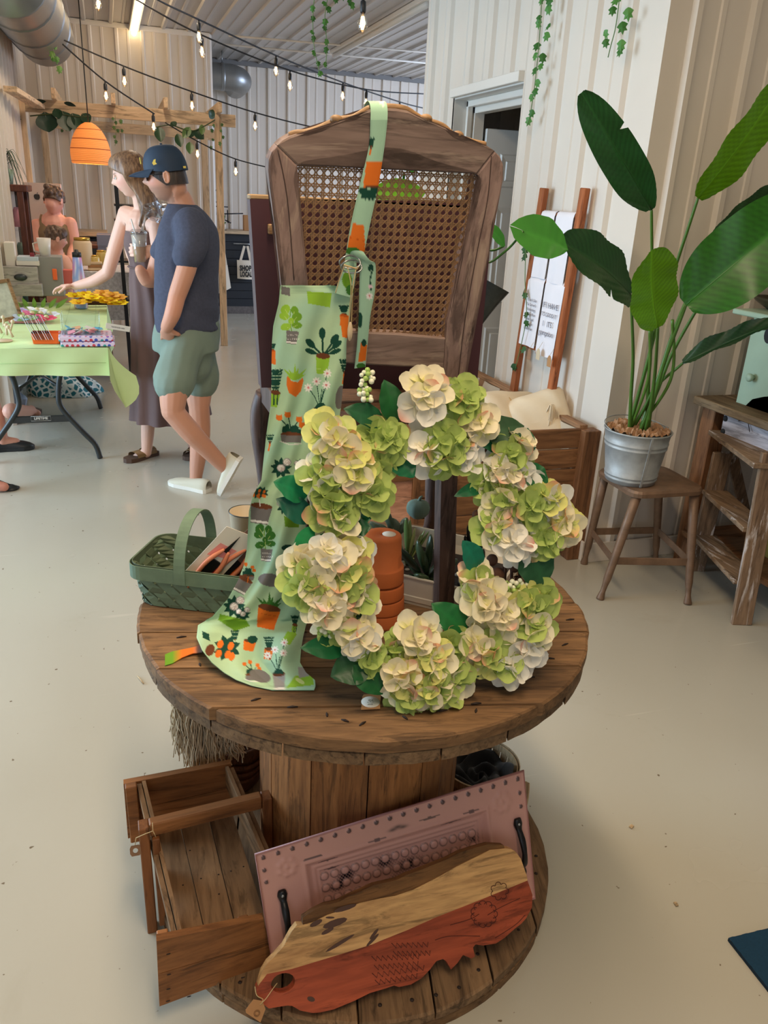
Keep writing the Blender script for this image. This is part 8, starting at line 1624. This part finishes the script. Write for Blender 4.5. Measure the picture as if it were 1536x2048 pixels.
# glasses
def hp(x, y, z, c=None, R=None, s=1): return (hcM if c is None else c)+(RM if R is None else R) @ (np.array([x, y, z])*s)
mb = MB()
for sx in (-1, 1):
    q = [hp(sx*.031+.023*math.cos(a), .094-.006*abs(math.cos(a))*(1 if math.cos(a)*sx > 0 else -.3), .004+.017*math.sin(a)) for a in np.linspace(0, 2*PI, 19)[:-1]]; c0 = hp(sx*.031, .097, .004); mb.add(q+[c0], [(i, (i+1) % 18, 18) for i in range(18)]); tube(mb, q, .0018, 5, closed=True); tube(mb, [hp(sx*.054, .088, .010), hp(sx*.074, .06, .012), hp(sx*.078, -.004, .008), hp(sx*.076, -.022, -.006)], .0022, 5)
tube(mb, [hp(-.009, .098, .006), hp(.009, .098, .006)], .002, 5); obj('sunglasses', mb, mat('dark lens', (22, 24, 28), .12), man)
# short hair under the cap, cap crown, brim, button and side badge
def scalp(c, R, s, infl, zmin, ymin_face, back=None, n=60, m=30):
    V = []; 
    for i in range(m+1):
        ph = PI*.5*(i/m)*1.0+0; 
    return V
def capshell(c, R, s, zlow, front, infl, top=.0):      # dome over the skull above a slanted line
    G = []
    for i in range(14):
        t = i/13; row = []
        for j in range(41):
            th = 2*PI*j/40; dy = math.cos(th); zl = zlow+(front if dy > 0 else 0)*max(dy, 0)+0; ph = (PI/2)*t; z0 = zl; zt = .118+top; z = z0+(zt-z0)*math.sin(ph); r = math.cos(ph)**.62 if t < 1 else 0; row.append(c+R @ (np.array([(.073+infl)*math.sin(th)*r, (.094+infl)*math.cos(th)*r-.002, z])*s))
        G.append(row)
    return G
mb = MB(); grid(mb, capshell(hcM, RM, 1, -.045, .085, .004), True); obj('hair', mb, hairmat('dark brown hair', (34, 24, 20), (58, 42, 34)), man)
M_navy = mat('navy cap cloth', (22, 44, 66), .7, bmp=.08, bs=300); mb = MB(); grid(mb, capshell(hcM+RM @ np.array([0, -.002, 0]), RM, 1, .016, .022, .012, .022), True); cap = obj('cap_crown', mb, M_navy, man)
G = []
for i in range(9):
    t = i/8; row = []
    for j in range(17): a = -1.15+2.3*j/16; r0_ = np.array([.083*math.sin(a), .104*math.cos(a), .036]); r1 = np.array([.082*math.sin(a)*1.0, .104*math.cos(a)+.078*math.cos(a*1.15)**.6, .036-.016-.020*abs(math.sin(a))**2]); row.append(hcM+RM @ (r0_*(1-t)+r1*t+np.array([0, 0, .004*math.sin(PI*t)])))
    G.append(row)
mb = MB(); grid(mb, G, True); grid(mb, np.array(G)-RM[:, 2]*.003, True, flip=True); obj('cap_brim', mb, M_navy, man); M_yel = mat('yellow embroidery', (226, 200, 90), .6)
mb = MB(); 
P = [hp(-.0868, .030+a_, .062+b_) for a_, b_ in ((-.010, -.008), (.008, -.012), (.012, -.002), (.002, .012), (-.008, .014), (-.004, .0))]; c0 = sum(P)/6; mb.add(P+[c0], [(i, (i+1) % 6, 6) for i in range(6)]); 
for v_ in mb.v: v_ += RM @ np.array([-.004, 0, 0])
obj('side_badge', mb, M_yel, man); mb = MB(); box(mb, hp(-.045, -.100, .028), (.020, .003, .010), Matrix((RM @ np.array(Matrix.Rotation(-.5, 3, 'Z'))).tolist()), .0005); obj('back_badge', mb, M_yel, man); mb = MB(); box(mb, hp(0, .108, .080), (.03, .004, .03), Matrix(RM.tolist()), .001); obj('front_badge', mb, M_yel, man); mb = MB(); sphere(mb, hp(0, -.004, .143), .007, 8, 5, (1, 1, .6)); obj('cap_button', mb, M_navy, man)
# T-shirt
s_ = MB(); tor = [(J(375, 660, 4.38), .200, .150), (J(374, 600, 4.38), .192, .148), (J(374, 545, 4.38), .190, .145), (J(376, 500, 4.38), .198, .140), (J(377, 460, 4.38), .195, .120), (J(372, 428, 4.38), .130, .095), (J(364, 408, 4.38), .075, .070)]
yb = math.radians(52); ringsP = interp_prof([(c_[0], c_[1], c_[2], hw, hd, yb) for c_, hw, hd in tor], 4); rings(s_, ringsP, n=36, fold=0); n_ = len(s_.v[0]); k = 37; s_.add(s_.v[0][:k-1], [tuple(range(k-1))[::-1]]); s_.add(s_.v[0][-k:-1], [tuple(range(k-1))])
limb(s_, [shn+[-.02, .03, -.01], J(384, 487, 4.17), J(374, 512, 4.15)], [.088, .080, .074]); limb(s_, [shf+[0, -.02, -.01], J(335, 490, 4.58), J(325, 505, 4.60)], [.075, .070, .068]); sh = shell(s_, .009, 4)
v = sh.v[0]; wv = .004*np.sin(v[:, 2]*55+v[:, 0]*30)*np.clip((1.25-v[:, 2])/.3, 0, 1); v[:, 1] -= wv; v[:, 0] += wv*.5; M_shirt = mat('heather navy cotton', (66, 70, 88), .9, var=.18, vs=70, bmp=.1, bs=300); obj('t_shirt', sh, M_shirt, man)
# shorts
s_ = MB(); rp = interp_prof([(c_[0], c_[1], c_[2], hw, hd, yb) for c_, hw, hd in [(J(374, 700, 4.38), .185, .165), (J(374, 672, 4.38), .196, .158), (J(374, 640, 4.38), .185, .148)]], 3); rings(s_, rp, n=36); k = 37; s_.add(s_.v[0][:k-1], [tuple(range(k-1))[::-1]]); s_.add(s_.v[0][-k:-1], [tuple(range(k-1))])
limb(s_, [J(378, 690, 4.38), J(386, 730, 4.36)], [.13, .10]); limb(s_, [hipn+[-.01, 0, 0], J(358, 730, 4.25), J(346, 768, 4.21)], [.112, .106, .106]); limb(s_, [hipf+[.02, 0, 0], J(400, 735, 4.45), J(400, 765, 4.45)], [.112, .102, .098]); sh = shell(s_, .010, 3); v = sh.v[0]; v[:, 0] += .005*np.sin(v[:, 2]*22+v[:, 1]*30); obj('shorts', sh, mat('sage shorts', (120, 136, 122), .85, var=.06, vs=8, bmp=.08, bs=200), man)
M_shoe = mat('cream slip-on canvas', (206, 200, 178), .8, bmp=.1, bs=300); M_sole = mat('white rubber sole', (228, 224, 212), .6)
def shoe(par, heel, toe, up, s=1.0, upper=M_shoe, sole=M_sole, open_=False, h=.075, wd=.048, name='shoe'):
    heel, toe = np.array(heel, float), np.array(toe, float); d = toe-heel; L = np.linalg.norm(d); d /= L; up = nrm(np.array(up)-(np.array(up)@d)*d); sd = np.cross(d, up); mb = MB(); G = []
    W_ = [(0, .55), (.04, .78), (.15, .82), (.35, .80), (.55, .90), (.75, 1.0), (.90, .82), (.97, .5), (1.0, .1)]
    top = [h*.9, h, h*1.0, h*.85, h*.72, h*.60, h*.45, h*.32, h*.2]; S = []
    for (t, w), tp in zip(W_, top): S.append([heel+d*L*t+sd*wd*w*math.cos(a)+up*(.018+max(math.sin(a), 0)**.7*(tp-.018)) for a in np.linspace(0, PI, 13)])
    grid(mb, S, True); u_ = obj(name, mb, upper, par); mb = MB(); O = [(t, w) for t, w in W_]; out = [(L*t, wd*1.07*w) for t, w in O]+[(L*t, -wd*1.07*w) for t, w in O[::-1]]; prism(mb, out, .022, heel, d, sd, up); obj('sole', mb, sole, u_)
    return u_
shoe(man, aZ(418, 985, .001), aZ(340, 968, .001)+[.0, .02, 0], (0, 0, 1)); ft = J(446, 984, 4.20); ft[2] = .006; hl = J(484, 918, 4.16); shoe(man, hl+[.0, 0, .0], ft+[-.01, 0, .01], nrm(an-(hl+ft)/2), h=.08)

# ---- woman in the brown dress reaching over the table
wm = thing('person', 'long-haired woman in a long brown dress reaching over the table, iced drink in hand', 'person', tuple(aZ(300, 925, 0)), 'shoppers at the green table')
RW = Rz(math.radians(80), -.30, 0); hcW = J(262, 350, 4.95); V, fs = head_pts(False); b = MB(); sW = .98; place_head(b, hcW, RW, sW, V, fs)
limb(b, [hcW+RW @ np.array([0, -.03, -.05]), J(283, 405, 4.97), J(292, 432, 4.98)], [.047, .047, .058]); swn, swf = J(312, 452, 4.86), J(252, 428, 5.10); chW = J(290, 470, 4.98)
limb(b, [swf, J(283, 445, 4.98), swn], [.048, .075, .048]); limb(b, [J(288, 450, 4.98), J(288, 500, 4.98)], [.10, .11])
limb(b, [swf, J(232, 490, 5.14), J(216, 545, 5.16)], [.046, .042, .037]); limb(b, [J(216, 545, 5.16), J(188, 562, 5.2), J(150, 572, 5.25)], [.037, .034, .023]); hand(b, J(150, 571, 5.25), J(128, 573, 5.27)-J(150, 571, 5.25), (0, -.1, -1), .92, 1, .42)
limb(b, [swn, J(318, 500, 4.80), J(330, 545, 4.78)], [.044, .040, .036]); limb(b, [J(330, 545, 4.78), J(315, 520, 4.72), J(300, 498, 4.70)], [.036, .031, .023]); cupc = J(281, 525, 4.70)
hand(b, J(303, 500, 4.70), np.array([-1, .1, -.05]), (0, 1, .0), .90, 1, .55)
limb(b, [J(288, 500, 4.98), J(303, 560, 5.0), J(308, 620, 5.0)], [.10, .11, .12]); limb(b, [J(306, 610, 5.0), J(300, 720, 5.0), J(297, 830, 5.0)], [.10, .07, .046]); limb(b, [J(312, 610, 5.0), J(350, 720, 5.03), J(385, 830, 5.05)], [.10, .07, .046]); limb(b, [J(297, 830, 5.0), J(295, 870, 5.0), J(293, 905, 5.0)], [.046, .040, .030]); limb(b, [J(385, 830, 5.05), J(386, 870, 5.05), J(386, 900, 5.05)], [.046, .040, .030]); sphere(b, J(268, 916, 5.0)+[0, 0, 0], .028, 10, 6, (1.3, .9, .7)); limb(b, [J(293, 905, 5.0), J(275, 913, 5.0)], [.032, .026])
for k in range(4): sphere(b, J(259+k*5, 916+.8*k, 4.97), .010, 7, 5)
body = remesh([b], .0058, 'body', 1); face_cols(body, hcW, RW, sW, lin(224, 178, 156), lin(196, 110, 104), False, lin(228, 150, 136)); obj('body', body, M_skin, wm); eyes(wm, hcW, RW, sW)
M_hW = hairmat('long brown hair', (84, 56, 38), (150, 112, 78)); s_ = MB()
G = capshell(hcW, RW, sW, -.02, .085, .011, .008); q = MB(); grid(q, G, True); k = 41; q.add(q.v[0][:k-1], [tuple(range(k-1))[::-1]]); s_.merge(q)
hb_ = lambda x, y, z: hcW+RW @ (np.array([x, y, z])*sW)
for i in range(40):
    a = -2.35+i*(4.7/39); r = np.array([.080*math.sin(PI-a*.72), .098*math.cos(PI-a*.72), .02]); st_ = hb_(*r); sidev = math.sin(PI-a*.72)
    end = J(292+rng.uniform(-14, 34), 462+rng.uniform(-10, 22), 4.90+.12*(sidev > 0)+rng.uniform(-.04, .04)); m1 = st_*.6+J(282+10*math.cos(a), 400, 4.93)*.4; tube(s_, smooth_pts([hb_(r[0]*.7, r[1]*.7, .09), st_, m1, m1*.5+end*.5+[.02, -.02, 0], end], 4), np.interp(np.linspace(0, 1, 17), [0, .3, .7, 1], [.014, .019, .018, .006]), 7)
obj('hair', shell(s_, .0065, 1), M_hW, wm)
# dress
M_dress = mat('taupe brown jersey', (104, 80, 76), .8, var=.05, bmp=.05, bs=200); s_ = MB(); yw = math.radians(62)
pr = [(J(342, 832, 5.02), .26, .23), (J(336, 760, 5.02), .235, .205), (J(328, 680, 5.02), .210, .18), (J(318, 610, 5.0), .185, .155), (J(306, 560, 5.0), .160, .125), (J(299, 525, 4.99), .135, .105), (J(294, 490, 4.98), .150, .118), (J(292, 462, 4.98), .145, .100)]
P = interp_prof([(c_[0], c_[1], c_[2], hw, hd, yw) for c_, hw, hd in pr], 4)[::-1]; rings(s_, P, n=80, fold=.07, nf=13); obj('dress', s_, M_dress, wm); v = s_
mb = MB(); rings(mb, [(x_, y_, z, hw*.98, hd*.98, yaw_) for x_, y_, z, hw, hd, yaw_ in P], n=80, fold=.07, nf=13); mb.f = [f[::-1] for f in mb.f]; obj('lining', mb, M_dress, wm)
mb = MB(); c_ = P[18] if len(P) > 18 else P[-8]; zc_ = J(299, 531, 4.99)[2]; pw = min(P, key=lambda p: abs(p[2]-zc_)); tube(mb, [(pw[0]+(pw[3]+.004)*math.cos(a)*math.cos(yw)-(pw[4]+.004)*math.sin(a)*math.sin(yw), pw[1]+(pw[3]+.004)*math.cos(a)*math.sin(yw)+(pw[4]+.004)*math.sin(a)*math.cos(yw), pw[2]) for a in np.linspace(0, 2*PI, 33)[:-1]], .011, 6, closed=True, flat=.5); obj('waistband', mb, M_dress, wm)
for a_, b_, c_ in ((J(262, 462, 4.99), J(256, 428, 5.03), J(275, 415, 5.06)), (J(312, 470, 4.85), J(308, 438, 4.85), J(318, 428, 4.92))): mb = MB(); rsweep(mb, smooth_pts([a_, b_, c_], 5), .045, .006, (-.3, -1, .2)); obj('strap', mb, M_dress, wm)
M_san = mat('bronze sandal', (150, 124, 88), .4, .4); M_ssole = mat('dark cork sole', (84, 62, 48), .8)
def sandal(par, heel, toe): 
    heel, toe = np.array(heel, float), np.array(toe, float); d = toe-heel; L = np.linalg.norm(d); d /= L; sd = np.cross(d, [0, 0, 1]); W_ = [(0, .5), (.05, .72), (.3, .7), (.55, .9), (.75, 1), (.92, .8), (1, .3)]; out = [(L*t, .046*w) for t, w in W_]+[(L*t, -.046*w) for t, w in W_[::-1]]; mb = MB(); prism(mb, out, .026, heel, d, sd, (0, 0, 1)); u = obj('sandal', mb, M_ssole, par)
    for t0, t1, hh in ((.12, .42, .062), (.46, .74, .055)): G = [[heel+d*L*t+sd*.047*math.cos(a)*(1.0 if t > .4 else .85)+np.array([0, 0, .024+(hh-.024)*math.sin(a)**.7]) for a in np.linspace(0, PI, 13)] for t in np.linspace(t0, t1, 5)]; mb = MB(); grid(mb, G, True); obj('strap', mb, M_san, u)
h_, t_ = aZ(314, 908, .001), aZ(250, 926, .001); sandal(wm, h_, t_); h_, t_ = aZ(398, 905, .001), aZ(374, 922, .001); sandal(wm, h_, t_)
# iced drink
cu = thing('iced_drink', 'clear plastic cup of iced coffee with straw held by the long-haired woman', 'cup', tuple(cupc)); mb = MB(); hC = J(281, 466, 4.70)[2]-cupc[2]; lathe(mb, [(0, 0), (.030, 0), (.044, hC), (.042, hC), (.029, .004), (0, .004)], 24, cupc); obj('cup', mb, glass('cup plastic', .05, (.93, .93, .93, 1)), cu); mb = MB(); lathe(mb, [(0, .005), (.0285, .005), (.036, hC*.55), (0, hC*.55)], 20, cupc); obj('coffee', mb, mat('milky coffee', (196, 156, 120), .3), cu); mb = MB(); lathe(mb, [(0, hC*.55), (.036, hC*.55), (.0405, hC*.93), (0, hC*.93)], 20, cupc); obj('foam', mb, mat('pale ice', (226, 218, 208), .3), cu); mb = MB(); lathe(mb, [(.045, hC-.004), (.046, hC+.004), (.036, hC+.018), (0, hC+.02)], 20, cupc); obj('lid', mb, bpy.data.materials['cup plastic'], cu); mb = MB(); tube(mb, [cupc+[0, 0, hC*.5], J(262, 438, 4.70)], .004, 6); obj('straw', mb, M_trim, cu)
# crinkled clear bag between the two shoppers
t = thing('plastic_bag', 'crinkled clear plastic bag between the shoppers at shoulder height', 'bag', tuple(J(315, 422, 4.66))); c = J(316, 424, 4.66); mb = MB(); G = []
for i in range(13): G.append([c+np.array([.075*math.sin(PI*i/12)*math.cos(a)*(1+.3*math.sin(5*a+i)), .04*math.sin(PI*i/12)*math.sin(a)*(1+.3*math.cos(7*a+i*2)), .045*math.cos(PI*i/12)+.01*math.sin(3*a+i)]) for a in np.linspace(0, 2*PI, 23)])
grid(mb, G, False); obj('film', mb, glass('clear film', .08, (.9, .9, .92, 1)), t)

# ---- cashier and child behind the table
def bust(name, lab, hc, yaw, pitch, s, shl, shr, hands, chest, chest_r, skin, hair_d, hair_l, top_col, child=False, curls=True):
    t = thing('person', lab, 'person', tuple(chest*[1, 1, 0]), 'people behind the table'); R = Rz(yaw, pitch); V, fs = head_pts(False, child); b = MB(); place_head(b, hc, R, s, V, fs)
    for sx in (-1, 1):
        q = MB(); ear(q, sx)
        for v_ in q.v: v_[:] = v_ @ R.T*s+hc
        b.merge(q)
    limb(b, [hc+R @ np.array([0, -.03, -.05])*s, (hc+chest)/2+[0, 0, .03], chest+[0, 0, .02]], [.052*s, .055*s, .08*s]); limb(b, [shl, chest, shr], [.06*s, .09*s, .06*s]); limb(b, [chest, chest-[0, 0, .25*s], chest-[0, 0, .55*s]], [chest_r*.9, chest_r, chest_r*1.05], flat=.8)
    for sh_, (el, wr) in zip((shl, shr), hands): limb(b, [sh_, el*.5+sh_*.5, el], [.062*s, .058*s, .048*s]); limb(b, [el, el*.5+wr*.5, wr], [.048*s, .042*s, .028*s]); hand(b, wr, wr-el, (0, -.2, -1), .95*s, 1, .5)
    body = remesh([b], .008 if not child else .006, 'body', 1); face_cols(body, hc, R, s, skin, lin(190, 96, 92), False, lin(232, 140, 130)); obj('body', body, M_skin, t); eyes(t, hc, R, s, 1)
    hm = hairmat(name+' hair', hair_d, hair_l); q = MB(); grid(q, capshell(hc, R, s, -.025, .085, .010, .006), True); q.add(q.v[0][:40], [tuple(range(40))[::-1]])
    for i in range(30): a = i*2.4; z = .02+.09*(i/30); p = hc+R @ (np.array([.078*math.sin(a)*math.sqrt(max(1-(z/.13)**2, 0)), .098*math.cos(a)*math.sqrt(max(1-(z/.13)**2, 0))-.01, z])*s); sphere(q, p, .018*s, 7, 5)
    if curls:
        for i in range(9): sphere(q, hc+R @ (np.array([rng.uniform(-.03, .03), -.105+rng.uniform(-.02, .02), .035+rng.uniform(-.03, .03)])*s), .026*s, 8, 6)
    obj('hair', shell(q, .007, 1), hm, t)
    q = MB(); pr = [(chest[0], chest[1], chest[2]-.60*s, chest_r*1.26, chest_r*1.10, 0), (chest[0], chest[1], chest[2]-.3*s, chest_r*1.20, chest_r*1.06, 0), (chest[0], chest[1], chest[2]-.1*s, chest_r*1.15, chest_r*1.04, 0), (chest[0], chest[1], chest[2]-.03*s, chest_r*1.10, chest_r*.98, 0), (chest[0], chest[1], chest[2]+.04*s, chest_r*.86, chest_r*.72, 0)]; rings(q, interp_prof(pr, 4), n=30); M_top = mat(name+' top', top_col, .85); obj('top', q, M_top, t)
    for sx in (-1, 1): q = MB(); rsweep(q, smooth_pts([chest+[sx*chest_r*.55, -chest_r*.72, -.05*s], chest+[sx*chest_r*.62, -chest_r*.45, .055*s], chest+[sx*chest_r*.55, 0, .10*s]], 4), .04*s, .008, (0, -1, .3)); obj('strap', q, M_top, t)
    return t
hcC = J(108, 402, 8.0); bust('cashier', 'cashier with curly dark hair in an olive tank top looking down behind the table', hcC, math.radians(28) * -1, -.55, 1.0, J(74, 452, 8.02), J(140, 448, 8.02), [(J(72, 505, 7.95), J(100, 520, 7.70)), (J(150, 495, 7.95), J(140, 512, 7.70))], J(109, 455, 8.05), .155, lin(226, 164, 146), (52, 36, 28), (104, 76, 56), (134, 112, 84))
hcG = J(112, 477, 7.0); bust('child', 'child with braided dark hair sitting sideways in front of the cashier', hcG, math.radians(-68), -.25, .80, J(106, 528, 7.1), J(128, 522, 6.95), [(J(112, 548, 7.1), J(130, 560, 7.0)), (J(140, 545, 6.9), J(150, 556, 6.85))], J(114, 527, 7.05), .085, lin(226, 170, 150), (62, 44, 34), (112, 84, 62), (226, 170, 140), True, False)
# feet at the left edge: brown sandal and black clog beyond the table, bare knee at the frame edge
t = thing('person', 'foot in a brown strappy shoe under the table, rest of the person hidden', 'person', tuple(aZ(60, 828, 0)), 'people behind the table'); b = MB(); limb(b, [aZ(40, 822, .30)+[-.05, 0, 0], aZ(56, 822, .10), aZ(62, 820, .06)], [.05, .038, .035]); limb(b, [aZ(58, 822, .05), aZ(76, 826, .035)], [.034, .022]); bd = remesh([b], .006, 'foot', 1); bd.c = [np.tile(np.array(lin(206, 150, 128)[:3]), (len(bd.v[0]), 1))]; obj('leg', bd, M_skin, t); shoe(t, aZ(46, 826, .001), aZ(84, 826, .001), (0, 0, 1), upper=mat('brown strappy shoe', (104, 84, 68), .7), sole=M_ssole, h=.06)
t = thing('person', 'bare shin and foot in a black clog at the left frame edge', 'person', tuple(aZ(20, 905, 0)), 'people behind the table'); b = MB(); hl, to = aZ(-18, 902, .001), aZ(70, 896, .001); limb(b, [hl+[.0, .05, .42], hl+[.05, .02, .22], hl+[.07, 0, .075]], [.055, .050, .036]); limb(b, [hl+[.07, 0, .06], (hl+to)/2+[.02, 0, .045]], [.036, .03]); bd = remesh([b], .006, 'foot', 1); bd.c = [np.tile(np.array(lin(210, 150, 128)[:3]), (len(bd.v[0]), 1))]; obj('leg', bd, M_skin, t); shoe(t, hl, to, (0, 0, 1), upper=M_black, sole=M_black, h=.085, wd=.052)
t = thing('person', 'bare knee and toes of a seated person cut off by the left frame edge', 'person', tuple(aZ(0, 985, 0)), 'people behind the table'); b = MB(); a0 = aZ(-30, 985, .0); limb(b, [a0+[-.03, .05, .40], a0+[.0, .02, .20], a0+[.02, 0, .06]], [.055, .048, .034]); limb(b, [a0+[.02, 0, .045], a0+[.10, -.01, .03]], [.036, .026]); bd = remesh([b], .006, 'foot', 1); bd.c = [np.tile(np.array(lin(206, 140, 122)[:3]), (len(bd.v[0]), 1))]; obj('leg', bd, M_skin, t)
q = J(114, 527, 7.05); solo('added_low_seat', lathe(MB(), [(0, 0), (.15, 0), (.13, .03), (.13, q[2]-.60), (.15, q[2]-.58), (0, q[2]-.57)], 20, (q[0], q[1], 0)), M_cab, 'low dark round seat, unseen, added behind the table to hold the child up', 'seat')  # unseen seat, added because the child's body ends above the floor
